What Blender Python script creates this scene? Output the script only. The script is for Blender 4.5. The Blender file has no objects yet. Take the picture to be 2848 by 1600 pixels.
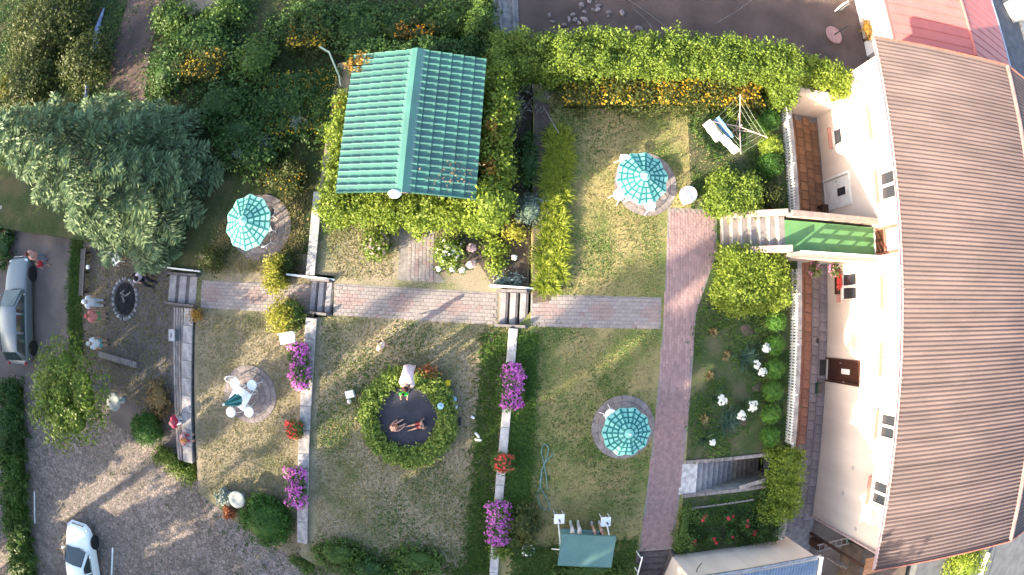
import bpy, bmesh, math, random
import numpy as np
from mathutils import Vector, Matrix
from mathutils.geometry import tessellate_polygon

# ------------------------------------------------------------------ camera, sky, sun, exposure
scene = bpy.context.scene
COL = scene.collection
CAM_H = 20.0                                # drone height above the garden terrace (z = 0)
SRC_W, SRC_H = 2848.0, 1600.0
LENS_PX = 1640.0                            # equisolid focal length in photo pixels
_n = np.array([-.057, -.048, 1.0]); _n /= np.linalg.norm(_n)       # nadir in camera axes (x right, y up, z forward)
_e = np.array([.02, .999, .035])
_Y = _e - _n * (_e @ _n); _Y /= np.linalg.norm(_Y)
_X = np.array([1.0, 0, 0]); _X -= _n * (_X @ _n); _X -= _Y * (_X @ _Y); _X /= np.linalg.norm(_X)
CM = np.stack([_X, _Y, -_n])

cam = bpy.data.cameras.new('camera')
cam.type = 'PANO'
_pc = cam if hasattr(cam, 'panorama_type') else cam.cycles
_pc.panorama_type = 'FISHEYE_EQUISOLID'
_pc.fisheye_lens = LENS_PX * 36.0 / SRC_W
_pc.fisheye_fov = math.radians(170)
cam.sensor_width = 36.0
cam.sensor_fit = 'HORIZONTAL'
cam.clip_start = .1
cam.clip_end = 2000
cam_ob = bpy.data.objects.new('camera', cam)
COL.objects.link(cam_ob)
_r, _u, _b = CM @ np.array([1, 0, 0]), CM @ np.array([0, 1, 0]), CM @ np.array([0, 0, -1])
cam_ob.matrix_world = Matrix(((_r[0], _u[0], _b[0], 0), (_r[1], _u[1], _b[1], 0), (_r[2], _u[2], _b[2], CAM_H), (0, 0, 0, 1)))
scene.camera = cam_ob

SUN_AZ, SUN_EL = math.radians(33.5), math.radians(20.0)   # the light travels towards +x +y
world = bpy.data.worlds.new('World')
scene.world = world
world.use_nodes = True
_wn = world.node_tree
_sky = _wn.nodes.new('ShaderNodeTexSky')
_sky.sky_type = 'NISHITA'
_sky.sun_disc = False
_sky.sun_elevation = SUN_EL
_sky.sun_rotation = math.radians(90) - (SUN_AZ + math.pi)
_sky.air_density = 1.0
_sky.dust_density = 3.0
_bg = _wn.nodes['Background']
_bg.inputs['Strength'].default_value = 0.15
_wn.links.new(_sky.outputs['Color'], _bg.inputs['Color'])
sun = bpy.data.lights.new('sun', 'SUN')
sun.energy = 4.3
sun.angle = math.radians(0.5)
sun.color = (1.0, .86, .62)
sun_ob = bpy.data.objects.new('sun', sun)
COL.objects.link(sun_ob)
_d = Vector((math.cos(SUN_EL) * math.cos(SUN_AZ), math.cos(SUN_EL) * math.sin(SUN_AZ), -math.sin(SUN_EL)))
sun_ob.rotation_euler = _d.to_track_quat('-Z', 'Y').to_euler()
sun_ob.location = (-30, -20, 30)
scene.view_settings.view_transform = 'Standard'
scene.view_settings.look = 'None'
scene.view_settings.gamma = 1
scene.view_settings.use_curve_mapping = False
scene.view_settings.exposure = 2.35
scene.cycles.max_bounces = 6
scene.cycles.diffuse_bounces = 3
scene.cycles.transparent_max_bounces = 4
scene.cycles.use_denoising = True

random.seed(7)
rng = np.random.default_rng(7)
PI = math.pi
S = SRC_W / 2576.0


# ------------------------------------------------------------------ places: the view ray through a point of the photograph, met with a level or a wall
def ray(x, y):
    dx, dy = x * S - SRC_W / 2, y * S - SRC_H / 2
    r = math.hypot(dx, dy) + 1e-9
    th = 2 * math.asin(r / 2 / LENS_PX)
    s = math.sin(th) / r
    return CM @ np.array([dx * s, -dy * s, math.cos(th)])


def at(x, y, z):
    v = ray(x, y)
    k = (z - CAM_H) / v[2]
    return Vector((v[0] * k, v[1] * k, z))


def atx(x, y, X):
    v = ray(x, y)
    k = X / v[0]
    return Vector((X, v[1] * k, v[2] * k + CAM_H))


# ------------------------------------------------------------------ materials
def mat(name, c1, c2=None, scale=5.0, rough=.8, bump=0.0, metal=0.0, world=False, detail=5.0, rnd=0.0, transl=0.0,
        tone=False, bscale=None, lo=.38, hi=.62, spec=.3, stretch=None):
    m = bpy.data.materials.new(name)
    m.use_nodes = True
    nt = m.node_tree
    N, L = nt.nodes, nt.links
    b = N['Principled BSDF']
    b.inputs['Roughness'].default_value = rough
    b.inputs['Metallic'].default_value = metal
    b.inputs['Specular IOR Level'].default_value = spec
    col = None
    if world:
        co = N.new('ShaderNodeNewGeometry').outputs['Position']
    else:
        co = N.new('ShaderNodeTexCoord').outputs['Object']
    if stretch:
        mp = N.new('ShaderNodeMapping'); mp.inputs['Scale'].default_value = stretch
        L.new(co, mp.inputs['Vector']); co = mp.outputs['Vector']
    if c2 is None and not tone:
        rg = N.new('ShaderNodeRGB'); rg.outputs[0].default_value = (*c1, 1); col = rg.outputs[0]
    else:
        mx = N.new('ShaderNodeMix'); mx.data_type = 'RGBA'
        mx.inputs['A'].default_value = (*c1, 1); mx.inputs['B'].default_value = (*(c2 or c1), 1)
        if tone:
            a = N.new('ShaderNodeAttribute'); a.attribute_name = 'tone'
            L.new(a.outputs['Fac'], mx.inputs['Factor'])
        else:
            ns = N.new('ShaderNodeTexNoise'); ns.inputs['Scale'].default_value = scale; ns.inputs['Detail'].default_value = detail
            L.new(co, ns.inputs['Vector'])
            mr = N.new('ShaderNodeMapRange'); mr.inputs['From Min'].default_value = lo; mr.inputs['From Max'].default_value = hi
            L.new(ns.outputs['Fac'], mr.inputs['Value']); L.new(mr.outputs[0], mx.inputs['Factor'])
        col = mx.outputs['Result']
    if rnd:
        oi = N.new('ShaderNodeObjectInfo')
        mr2 = N.new('ShaderNodeMapRange'); mr2.inputs['To Min'].default_value = 1 - rnd; mr2.inputs['To Max'].default_value = 1 + rnd
        L.new(oi.outputs['Random'], mr2.inputs['Value'])
        hs = N.new('ShaderNodeHueSaturation'); L.new(col, hs.inputs['Color']); L.new(mr2.outputs[0], hs.inputs['Value'])
        col = hs.outputs['Color']
    L.new(col, b.inputs['Base Color'])
    if bump:
        nb = N.new('ShaderNodeTexNoise'); nb.inputs['Scale'].default_value = bscale or scale * 4; nb.inputs['Detail'].default_value = 4
        L.new(co, nb.inputs['Vector'])
        bp = N.new('ShaderNodeBump'); bp.inputs['Strength'].default_value = bump; bp.inputs['Distance'].default_value = .03
        L.new(nb.outputs['Fac'], bp.inputs['Height']); L.new(bp.outputs['Normal'], b.inputs['Normal'])
    if transl:
        t = N.new('ShaderNodeBsdfTranslucent'); L.new(col, t.inputs['Color'])
        ms = N.new('ShaderNodeMixShader'); ms.inputs['Fac'].default_value = transl
        L.new(b.outputs[0], ms.inputs[1]); L.new(t.outputs[0], ms.inputs[2])
        L.new(ms.outputs[0], N['Material Output'].inputs['Surface'])
    return m


def leafmat(name, dark, light, transl=.3, rough=.55):
    return mat(name, dark, light, tone=True, rough=rough, transl=transl, spec=.25)


def lawnmat(name, green, straw, soil, bias=0.0, s1=.55):
    """dry lawn: green patches, straw and bare earth at three scales"""
    m = bpy.data.materials.new(name); m.use_nodes = True
    nt = m.node_tree; N, L = nt.nodes, nt.links
    b = N['Principled BSDF']; b.inputs['Roughness'].default_value = .95; b.inputs['Specular IOR Level'].default_value = .1
    g = N.new('ShaderNodeNewGeometry').outputs['Position']

    def noise(sc, det, lo, hi, rough=.6):
        n = N.new('ShaderNodeTexNoise'); n.inputs['Scale'].default_value = sc; n.inputs['Detail'].default_value = det
        n.inputs['Roughness'].default_value = rough
        L.new(g, n.inputs['Vector'])
        r = N.new('ShaderNodeMapRange'); r.inputs['From Min'].default_value = lo; r.inputs['From Max'].default_value = hi
        L.new(n.outputs['Fac'], r.inputs['Value'])
        return r.outputs[0]

    def mix(f, a, bb):
        x = N.new('ShaderNodeMix'); x.data_type = 'RGBA'
        L.new(f, x.inputs['Factor'])
        for k, v in (('A', a), ('B', bb)):
            if isinstance(v, tuple): x.inputs[k].default_value = (*v, 1)
            else: L.new(v, x.inputs[k])
        return x.outputs['Result']
    c = mix(noise(s1, 6, .40 - bias, .60 - bias, .65), straw, green)
    c = mix(noise(7, 5, .55, .75), c, soil)
    c2 = mix(noise(55, 3, .35, .7), c, tuple(v * 1.5 for v in straw))
    c = mix(noise(24, 4, .45, .62), c, c2)
    L.new(c, b.inputs['Base Color'])
    nb = N.new('ShaderNodeTexNoise'); nb.inputs['Scale'].default_value = 45; nb.inputs['Detail'].default_value = 3
    L.new(g, nb.inputs['Vector'])
    bp = N.new('ShaderNodeBump'); bp.inputs['Strength'].default_value = .7; bp.inputs['Distance'].default_value = .04
    L.new(nb.outputs['Fac'], bp.inputs['Height']); L.new(bp.outputs['Normal'], b.inputs['Normal'])
    return m


MT = {}
MT['conc'] = mat('concrete', (.46, .42, .38), (.30, .28, .27), 3, .9, .35, bscale=30)
MT['conc_dark'] = mat('grey_concrete', (.24, .225, .22), (.15, .14, .145), 4, .9, .4, bscale=30)
MT['white'] = mat('white_paint', (.80, .79, .76), (.66, .64, .6), 3, .5)
MT['plastic'] = mat('white_plastic', (.82, .82, .81), None, rough=.35)
MT['metal'] = mat('grey_metal', (.35, .35, .36), (.25, .25, .26), 6, .4, metal=.6)
MT['black'] = mat('black_rubber', (.02, .02, .022), None, rough=.7)
MT['dark'] = mat('dark_paint', (.045, .04, .042), (.03, .028, .03), 6, .5)
MT['brown'] = mat('brown_stained_wood', (.075, .028, .018), (.045, .02, .014), 9, .45, stretch=(1, 1, .15))
MT['redbrown'] = mat('red_brown_paint', (.30, .115, .085), (.22, .085, .065), 6, .6)
MT['oldwood'] = mat('weathered_wood', (.30, .26, .235), (.17, .145, .14), 7, .9, .3, rnd=.25, stretch=(3, .5, 1))
MT['soil'] = mat('soil', (.115, .088, .072), (.07, .055, .046), 2.2, 1, .9, world=True, bscale=14)
MT['yardsoil'] = mat('yard_soil', (.125, .086, .074), (.068, .048, .043), .7, 1, .8, world=True, bscale=9, lo=.3, hi=.7)
MT['glass'] = mat('window_glass', (.03, .035, .045), None, rough=.06, spec=.8)
MT['carglass'] = mat('car_glass', (.025, .04, .042), None, rough=.05, spec=.9)
MT['skin'] = mat('skin', (.52, .30, .21), (.46, .25, .18), 12, .5)
MT['terracotta'] = mat('terracotta', (.38, .16, .09), (.28, .12, .075), 9, .8)


# ------------------------------------------------------------------ mesh builder
class MB:
    def __init__(s):
        s.v, s.f, s.m = [], [], []

    def add(s, vs, fs, mi=0):
        o = len(s.v)
        s.v += [tuple(p) for p in vs]
        for f in fs:
            s.f.append([i + o for i in f]); s.m.append(mi)
        return s

    def box(s, c, d, rz=0.0, mi=0, bev=0.0):
        hx, hy, hz = d[0] / 2, d[1] / 2, d[2] / 2
        ca, sa = math.cos(rz), math.sin(rz)
        if bev:
            b = min(bev, hx * .45, hy * .45, hz * .45)
            ring = lambda X, Y, z: [(-X, -Y, z), (X, -Y, z), (X, Y, z), (-X, Y, z)]
            pts = ring(hx, hy, -hz) + ring(hx, hy, hz - b) + ring(hx - b, hy - b, hz)
            fs = [[3, 2, 1, 0]] + [[i + k, (i + 1) % 4 + k, (i + 1) % 4 + 4 + k, i + 4 + k] for k in (0, 4) for i in range(4)] + [[8, 9, 10, 11]]
        else:
            pts = [(-hx, -hy, -hz), (hx, -hy, -hz), (hx, hy, -hz), (-hx, hy, -hz), (-hx, -hy, hz), (hx, -hy, hz), (hx, hy, hz), (-hx, hy, hz)]
            fs = [[3, 2, 1, 0], [4, 5, 6, 7], [0, 1, 5, 4], [1, 2, 6, 5], [2, 3, 7, 6], [3, 0, 4, 7]]
        return s.add([(c[0] + x * ca - y * sa, c[1] + x * sa + y * ca, c[2] + z) for x, y, z in pts], fs, mi)

    def bar(s, a, b, w, h=None, mi=0):
        """a square bar from a to b"""
        a, b = Vector(a), Vector(b)
        d = (b - a).normalized()
        up = Vector((0, 0, 1)) if abs(d.z) < .95 else Vector((1, 0, 0))
        x = d.cross(up).normalized() * w / 2
        y = x.cross(d).normalized() * (h or w) / 2
        ps = [a - x - y, a + x - y, a + x + y, a - x + y, b - x - y, b + x - y, b + x + y, b - x + y]
        return s.add(ps, [[0, 1, 2, 3], [7, 6, 5, 4], [0, 4, 5, 1], [1, 5, 6, 2], [2, 6, 7, 3], [3, 7, 4, 0]], mi)

    def tube(s, pts, r, n=8, mi=0, close=False, caps=True):
        pts = [Vector(p) for p in pts]
        rs = r if isinstance(r, (list, tuple)) else [r] * len(pts)
        o = len(s.v); K = len(pts)
        ref = None
        for i, p in enumerate(pts):
            if close: d = pts[(i + 1) % K] - pts[i - 1]
            else: d = pts[min(i + 1, K - 1)] - pts[max(i - 1, 0)]
            d.normalize()
            if ref is None:
                ref = d.cross(Vector((0, 0, 1)) if abs(d.z) < .9 else Vector((1, 0, 0))).normalized()
            x = (ref - d * ref.dot(d)).normalized(); ref = x
            y = d.cross(x)
            for k in range(n):
                a = 2 * PI * k / n
                s.v.append(tuple(p + (x * math.cos(a) + y * math.sin(a)) * rs[i]))
        for i in range(K if close else K - 1):
            j = (i + 1) % K
            for k in range(n):
                l = (k + 1) % n
                s.f.append([o + i * n + k, o + i * n + l, o + j * n + l, o + j * n + k]); s.m.append(mi)
        if caps and not close:
            s.f.append([o + k for k in range(n)][::-1]); s.m.append(mi)
            s.f.append([o + (K - 1) * n + k for k in range(n)]); s.m.append(mi)
        return s

    def lathe(s, c, prof, n=24, mi=0, a0=0.0):
        """prof: (radius, height) from bottom to top"""
        o = len(s.v)
        for r, z in prof:
            for k in range(n):
                a = a0 + 2 * PI * k / n
                s.v.append((c[0] + r * math.cos(a), c[1] + r * math.sin(a), c[2] + z))
        for i in range(len(prof) - 1):
            for k in range(n):
                l = (k + 1) % n
                s.f.append([o + i * n + k, o + i * n + l, o + (i + 1) * n + l, o + (i + 1) * n + k]); s.m.append(mi)
        if prof[0][0] > 1e-4: s.f.append([o + k for k in range(n)][::-1]); s.m.append(mi)
        if prof[-1][0] > 1e-4: s.f.append([o + (len(prof) - 1) * n + k for k in range(n)]); s.m.append(mi)
        return s

    def ball(s, c, r, n=10, m=7, mi=0, jit=0.0):
        r = r if isinstance(r, (tuple, list)) else (r, r, r)
        o = len(s.v)
        for i in range(m + 1):
            t = PI * i / m
            for k in range(n):
                a = 2 * PI * k / n
                j = 1 + (random.random() - .5) * jit
                s.v.append((c[0] + r[0] * j * math.sin(t) * math.cos(a), c[1] + r[1] * j * math.sin(t) * math.sin(a), c[2] - r[2] * j * math.cos(t)))
        for i in range(m):
            for k in range(n):
                l = (k + 1) % n
                s.f.append([o + i * n + k, o + i * n + l, o + (i + 1) * n + l, o + (i + 1) * n + k]); s.m.append(mi)
        return s

    def prism(s, poly, z0, z1, mi=0):
        """poly: (x, y) anticlockwise or not; a closed slab"""
        P = [(p[0], p[1]) for p in poly]
        A = sum(P[i][0] * P[(i + 1) % len(P)][1] - P[(i + 1) % len(P)][0] * P[i][1] for i in range(len(P)))
        if A < 0: P = P[::-1]
        n = len(P)
        tri = tessellate_polygon([[Vector((x, y, 0)) for x, y in P]])
        fs = []
        for t in tri:
            a, b, c = [P[i] for i in t]
            up = (b[0] - a[0]) * (c[1] - a[1]) - (c[0] - a[0]) * (b[1] - a[1]) > 0
            t = list(t) if up else list(t)[::-1]
            fs.append([i + n for i in t]); fs.append(t[::-1])
        fs += [[i, (i + 1) % n, (i + 1) % n + n, i + n] for i in range(n)]
        return s.add([(x, y, z0) for x, y in P] + [(x, y, z1) for x, y in P], fs, mi)

    def build(s, name, mats, parent=None, smooth=False, loc=None):
        me = bpy.data.meshes.new(name)
        me.from_pydata(s.v, [], s.f)
        for m in (mats if isinstance(mats, (list, tuple)) else [mats]): me.materials.append(m)
        me.polygons.foreach_set('material_index', s.m)
        if smooth: me.polygons.foreach_set('use_smooth', [True] * len(s.f))
        me.update()
        return link(name, me, parent, loc)


def link(name, me, parent=None, loc=None):
    o = bpy.data.objects.new(name, me)
    COL.objects.link(o)
    if parent is not None: o.parent = parent
    if loc is not None: o.location = loc
    return o


def tag(o, label=None, cat=None, group=None, kind=None):
    if label: o['label'] = label
    if cat: o['category'] = cat
    if group: o['group'] = group
    if kind: o['kind'] = kind
    return o


def thing(name, label, cat, loc=(0, 0, 0), rz=0.0, group=None):
    o = bpy.data.objects.new(name, None)
    o.empty_display_size = .2
    COL.objects.link(o)
    o.location = loc; o.rotation_euler = (0, 0, rz)
    return tag(o, label, cat, group)


KIDS = {}


def copy_tree(o, parent=None, label=None, loc=None, rz=None):
    c = o.copy(); COL.objects.link(c)
    if parent is not None: c.parent = parent
    if label: c['label'] = label
    if loc is not None: c.location = loc
    if rz is not None: c.rotation_euler = (0, 0, rz)
    for k in [x for x in COL.objects if x.parent == o]: copy_tree(k, c)
    return c


def arr_mesh(name, V, F, tone=None, mats=(), smooth=False):
    """mesh from numpy arrays; F (n, k)"""
    me = bpy.data.meshes.new(name)
    n, k = F.shape
    me.vertices.add(len(V)); me.vertices.foreach_set('co', np.asarray(V, np.float32).ravel())
    me.loops.add(n * k); me.loops.foreach_set('vertex_index', np.asarray(F, np.int32).ravel())
    me.polygons.add(n)
    me.polygons.foreach_set('loop_start', np.arange(0, n * k, k, dtype=np.int32))
    me.polygons.foreach_set('loop_total', np.full(n, k, np.int32))
    for m in mats: me.materials.append(m)
    if tone is not None:
        a = me.attributes.new('tone', 'FLOAT', 'FACE')
        a.data.foreach_set('value', np.asarray(tone, np.float32))
    me.update(calc_edges=True)
    if smooth: me.polygons.foreach_set('use_smooth', [True] * n)
    return me


def unit(a):
    return a / (np.linalg.norm(a, axis=-1, keepdims=True) + 1e-9)


def leaves(P, Nn, size, tone, aspect=.55):
    """diamond leaves at P facing Nn"""
    n = len(P)
    Nn = unit(Nn)
    t = unit(np.cross(Nn, rng.normal(size=(n, 3))))
    b = np.cross(Nn, t)
    sz = np.broadcast_to(np.asarray(size, float), (n,))[:, None] * (.7 + .6 * rng.random((n, 1)))
    V = np.stack([P - t * sz / 2, P + b * sz * aspect / 2 + Nn * sz * .08, P + t * sz / 2, P - b * sz * aspect / 2 + Nn * sz * .08], 1).reshape(-1, 3)
    return V, np.arange(4 * n).reshape(n, 4), tone


def join_arrays(parts):
    Vs, Fs, Ts, o = [], [], [], 0
    for V, F, T in parts:
        Vs.append(V); Fs.append(F + o); Ts.append(T); o += len(V)
    return np.concatenate(Vs), np.concatenate(Fs), np.concatenate(Ts)


def core(r, c, n=14, m=8, jit=.16):
    """a lumpy inner mass of twigs and leaves"""
    mb = MB(); mb.ball(c, r, n, m, jit=jit)
    return np.array(mb.v), np.array(mb.f), np.full(len(mb.f), .15) + rng.random(len(mb.f)) * .3


def crown(r, nc=60, per=26, leaf=.11, cr=.16, c=(0, 0, 0), hemi=False, lump=.22, upb=.5, corek=.72, aspect=.55):
    """leaf clumps over an ellipsoid of radii r centred at c (local)"""
    r = np.array(r, float); c = np.array(c, float)
    d = unit(rng.normal(size=(nc, 3)))
    if hemi: d[:, 2] = np.abs(d[:, 2])
    k = 1 + lump * (rng.random((nc, 1)) - .6)
    C = c + d * r * k
    P = np.repeat(C, per, 0) + rng.normal(size=(nc * per, 3)) * cr * (.5 + .5 * np.repeat(rng.random((nc, 1)), per, 0))
    Nn = np.repeat(d, per, 0) * .6 + rng.normal(size=P.shape) * .6 + np.array([0, 0, upb])
    T = np.clip(np.repeat(rng.random(nc), per) * .6 + rng.random(nc * per) * .5 - .05, 0, 1)
    if hemi: P[:, 2] = np.maximum(P[:, 2], c[2] + .01)
    out = [leaves(P, Nn, leaf, T, aspect)]
    if corek: out.append(core(tuple(r * corek), tuple(c)))
    return out


def hedge_part(L, W, Hh, dens=26, leaf=.11, z0=0.0, lump=.1, per=22, shag=0):
    """leaf clumps on the top and sides of a box L x W x Hh centred on the origin"""
    at_, as_, ae = L * W, L * Hh, W * Hh
    nc = int(dens * (at_ + 1.4 * as_ + 1.4 * ae))
    w = np.array([at_, as_ * .7, as_ * .7, ae * .7, ae * .7]); w /= w.sum()
    s = rng.choice(5, nc, p=w)
    u, v = rng.random(nc) - .5, rng.random(nc)
    C = np.zeros((nc, 3)); D = np.zeros((nc, 3))
    for k, (ax, sg) in enumerate(((2, 1), (1, 1), (1, -1), (0, 1), (0, -1))):
        q = s == k
        if ax == 2: C[q] = np.stack([u[q] * L, (v[q] - .5) * W, np.full(q.sum(), Hh)], 1)
        elif ax == 1: C[q] = np.stack([u[q] * L, np.full(q.sum(), sg * W / 2), v[q] * Hh], 1)
        else: C[q] = np.stack([np.full(q.sum(), sg * L / 2), u[q] * W, v[q] * Hh], 1)
        D[q, ax] = sg
    bumpy = (np.sin(C[:, 0] * 2.3 + C[:, 1] * 3.1) + np.sin(C[:, 0] * 5.7 - C[:, 1] * 4.2)) * lump * .5
    C += D * (bumpy[:, None] + lump * rng.normal(size=(nc, 1)) * .6)
    if shag:       # shoots standing out of the clipped face
        C = np.concatenate([C, np.stack([(rng.random(shag) - .5) * L, (rng.random(shag) - .5) * (W + .35), Hh * (.8 + .3 * rng.random(shag))], 1)])
        D = np.concatenate([D, unit(rng.normal(size=(shag, 3)) + np.array([0, 0, 1.0]))]); nc += shag
    P = np.repeat(C, per, 0) + rng.normal(size=(nc * per, 3)) * .1
    Nn = np.repeat(D, per, 0) * .5 + rng.normal(size=P.shape) * .6 + np.array([0, 0, .55])
    T = np.clip(np.repeat(rng.random(nc), per) * .6 + rng.random(nc * per) * .5 - .05, 0, 1)
    P[:, 2] = np.maximum(P[:, 2], .01)
    mb = MB(); mb.box((0, 0, Hh * .46), (L - .14, W - .14, Hh * .9), bev=.1)
    f4 = np.array([f for f in mb.f if len(f) == 4])
    out = [leaves(P, Nn, leaf, T), (np.array(mb.v), f4, np.full(len(f4), .3))]
    for o in out: o[0][:, 2] += z0
    return out


def blades(B, Tp, w, tone):
    """arching grass blades from base B to tip Tp: two quads each"""
    n = len(B)
    d = Tp - B
    side = unit(np.cross(d, np.array([0, 0, 1.0]) + rng.normal(size=(n, 3)) * .2)) * np.asarray(w).reshape(-1, 1) / 2
    mid = B + d * .55 + np.array([0, 0, 1]) * (np.linalg.norm(d, axis=1) * .22)[:, None]
    V = np.stack([B - side, B + side, mid + side * .8, mid - side * .8, Tp + side * .15, Tp - side * .15], 1).reshape(-1, 3)
    i = np.arange(n)[:, None] * 6
    F = np.concatenate([i + np.array([0, 1, 2, 3]), i + np.array([3, 2, 4, 5])], 0)
    return V, F, np.concatenate([tone, tone])


def tuft(c, n, length, spread=1.0, w=.03, base=.08):
    a = rng.random(n) * 2 * PI; k = .35 + .65 * rng.random(n)
    B = np.stack([c[0] + np.cos(a) * base * rng.random(n), c[1] + np.sin(a) * base * rng.random(n), np.full(n, c[2])], 1)
    Tp = B + np.stack([np.cos(a) * spread * k * length, np.sin(a) * spread * k * length, length * (1.05 - .75 * k)], 1)
    return blades(B, Tp, np.full(n, w), rng.random(n))


def folio(name, parts, m, parent=None, loc=None):
    V, F, T = join_arrays(parts)
    return link(name, arr_mesh(name, V, F, T, [m]), parent, loc)


LEAF = {
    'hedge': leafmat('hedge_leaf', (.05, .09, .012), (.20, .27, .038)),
    'lime': leafmat('lime_leaf', (.08, .13, .013), (.25, .31, .04)),
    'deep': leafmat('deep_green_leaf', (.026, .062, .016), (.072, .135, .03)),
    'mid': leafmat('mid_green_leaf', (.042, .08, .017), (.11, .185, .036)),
    'ball': leafmat('clipped_box_leaf', (.028, .08, .012), (.07, .165, .025)),
    'olive': leafmat('olive_leaf', (.03, .046, .013), (.085, .10, .023)),
    'gold': leafmat('golden_leaf', (.15, .15, .018), (.38, .36, .045)),
    'amber': leafmat('amber_leaf', (.22, .12, .02), (.36, .22, .04)),
    'spruce': leafmat('blue_spruce_needle', (.036, .078, .046), (.20, .27, .125), .15, .6),
    'silver': leafmat('silver_leaf', (.12, .16, .14), (.30, .35, .31), .15),
    'red': leafmat('red_leaf', (.28, .07, .03), (.40, .16, .06)),
    'ring': leafmat('hedge_ring_leaf', (.075, .125, .018), (.27, .35, .07)),
    'reed': leafmat('daylily_leaf', (.13, .18, .018), (.36, .40, .05), .4),
    'vine': leafmat('vine_leaf', (.06, .11, .012), (.23, .29, .035)),
}
PETAL = {
    'magenta': leafmat('magenta_petal', (.45, .06, .38), (.74, .24, .60), .35),
    'red': leafmat('red_petal', (.66, .04, .03), (.82, .16, .12), .35),
    'white': leafmat('white_petal', (.72, .72, .62), (.85, .84, .78), .3),
    'yellow': leafmat('yellow_petal', (.55, .32, .02), (.75, .52, .06), .35),
    'pink': leafmat('pink_petal', (.60, .38, .38), (.72, .56, .52), .35),
    'rose': leafmat('rose_petal', (.42, .02, .03), (.65, .08, .10), .3),
    'fuchsia': leafmat('fuchsia_petal', (.60, .12, .34), (.75, .30, .50), .35),
}


def blossoms(C, R, n, size, upb=.9):
    """n petals' heads scattered over ellipsoid tops at C with radii R"""
    d = unit(rng.normal(size=(n, 3))); d[:, 2] = np.abs(d[:, 2])
    P = np.array(C) + d * np.array(R) * (.45 + .62 * rng.random((n, 1)) ** .7)
    return leaves(P, d + np.array([0, 0, upb]) + rng.normal(size=(n, 3)) * .3, size, rng.random(n), .95)
# ------------------------------------------------------------------ the setting: ground sheets, terraces, paths
ZA, ZB, ZC, ZD, ZP, ZY = 0.0, -.55, -1.1, -1.65, -2.2, -1.5
xy = lambda p: (p[0], p[1])


def cobblemat(name, c1, c2, sc=2.2):
    """worn setts: voronoi stones with sunk dark joints and large uneven stains"""
    m = mat(name, c1, c2, .9, .95, 0, world=True, detail=9, lo=.3, hi=.7)
    nt = m.node_tree; N, L = nt.nodes, nt.links; b = N['Principled BSDF']
    src = b.inputs['Base Color'].links[0].from_socket
    g = N.new('ShaderNodeNewGeometry').outputs['Position']
    v = N.new('ShaderNodeTexVoronoi'); v.feature = 'DISTANCE_TO_EDGE'; v.inputs['Scale'].default_value = sc * 3
    L.new(g, v.inputs['Vector'])
    mr = N.new('ShaderNodeMapRange'); mr.inputs['From Min'].default_value = .0; mr.inputs['From Max'].default_value = .10
    L.new(v.outputs['Distance'], mr.inputs['Value'])
    mr2 = N.new('ShaderNodeMapRange'); mr2.inputs['From Min'].default_value = .0; mr2.inputs['From Max'].default_value = .12; mr2.inputs['To Min'].default_value = .55
    L.new(v.outputs['Distance'], mr2.inputs['Value'])
    v2 = N.new('ShaderNodeTexVoronoi'); v2.inputs['Scale'].default_value = sc * 3; L.new(g, v2.inputs['Vector'])
    hs = N.new('ShaderNodeHueSaturation'); L.new(src, hs.inputs['Color'])
    sp = N.new('ShaderNodeSeparateColor'); L.new(v2.outputs['Color'], sp.inputs['Color'])
    mm = N.new('ShaderNodeMath'); mm.operation = 'MULTIPLY_ADD'; mm.inputs[1].default_value = .5; mm.inputs[2].default_value = .75; L.new(sp.outputs[0], mm.inputs[0])
    m3 = N.new('ShaderNodeMath'); m3.operation = 'MULTIPLY'; L.new(mm.outputs[0], m3.inputs[0]); L.new(mr2.outputs[0], m3.inputs[1])
    L.new(m3.outputs[0], hs.inputs['Value']); L.new(hs.outputs['Color'], b.inputs['Base Color'])
    bp = N.new('ShaderNodeBump'); bp.inputs['Strength'].default_value = .8; bp.inputs['Distance'].default_value = .03
    L.new(mr.outputs[0], bp.inputs['Height']); L.new(bp.outputs['Normal'], b.inputs['Normal'])
    return m


MT['lawnA'] = lawnmat('lawn_upper', (.058, .105, .022), (.265, .215, .10), (.165, .138, .088), .0)
MT['lawnB'] = lawnmat('lawn_middle', (.055, .085, .026), (.245, .205, .142), (.17, .142, .105), -.05)
MT['lawnC'] = lawnmat('lawn_lower', (.05, .07, .026), (.225, .185, .128), (.155, .13, .10), -.055)
MT['bed'] = lawnmat('bed_green', (.035, .065, .02), (.09, .085, .05), (.085, .072, .062), .05, 1.1)
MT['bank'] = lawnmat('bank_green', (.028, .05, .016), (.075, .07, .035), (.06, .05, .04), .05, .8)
MT['cobble'] = cobblemat('worn_cobble_yard', (.265, .212, .185), (.17, .137, .12))
MT['drive'] = cobblemat('grey_drive', (.31, .258, .235), (.21, .177, .165), 3.2)
MT['dirt'] = mat('packed_dirt', (.155, .128, .115), (.095, .08, .074), 1.0, 1, .8, world=True, bscale=18, detail=9, lo=.3, hi=.7)
MT['joint'] = mat('sandy_joint', (.22, .20, .185), (.17, .15, .14), 6, 1, .4)
MT['asphalt'] = mat('asphalt', (.10, .105, .12), (.075, .08, .09), 2, .9, .3, world=True, bscale=40)
MT['pave_grey'] = mat('grey_paver', (.26, .225, .215), (.195, .168, .163), 6, .9, .35, rnd=.10, bscale=40)
MT['pave_red'] = mat('red_paver', (.255, .19, .178), (.20, .148, .142), 6, .9, .35, rnd=.10, bscale=40)
MT['brick_red'] = mat('red_brick_paver', (.29, .19, .185), (.22, .145, .145), 6, .9, .35, rnd=.16, bscale=40)
MT['tile_red'] = mat('red_patio_tile', (.26, .125, .085), (.19, .09, .065), 5, .7, .2, rnd=.15)
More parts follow.
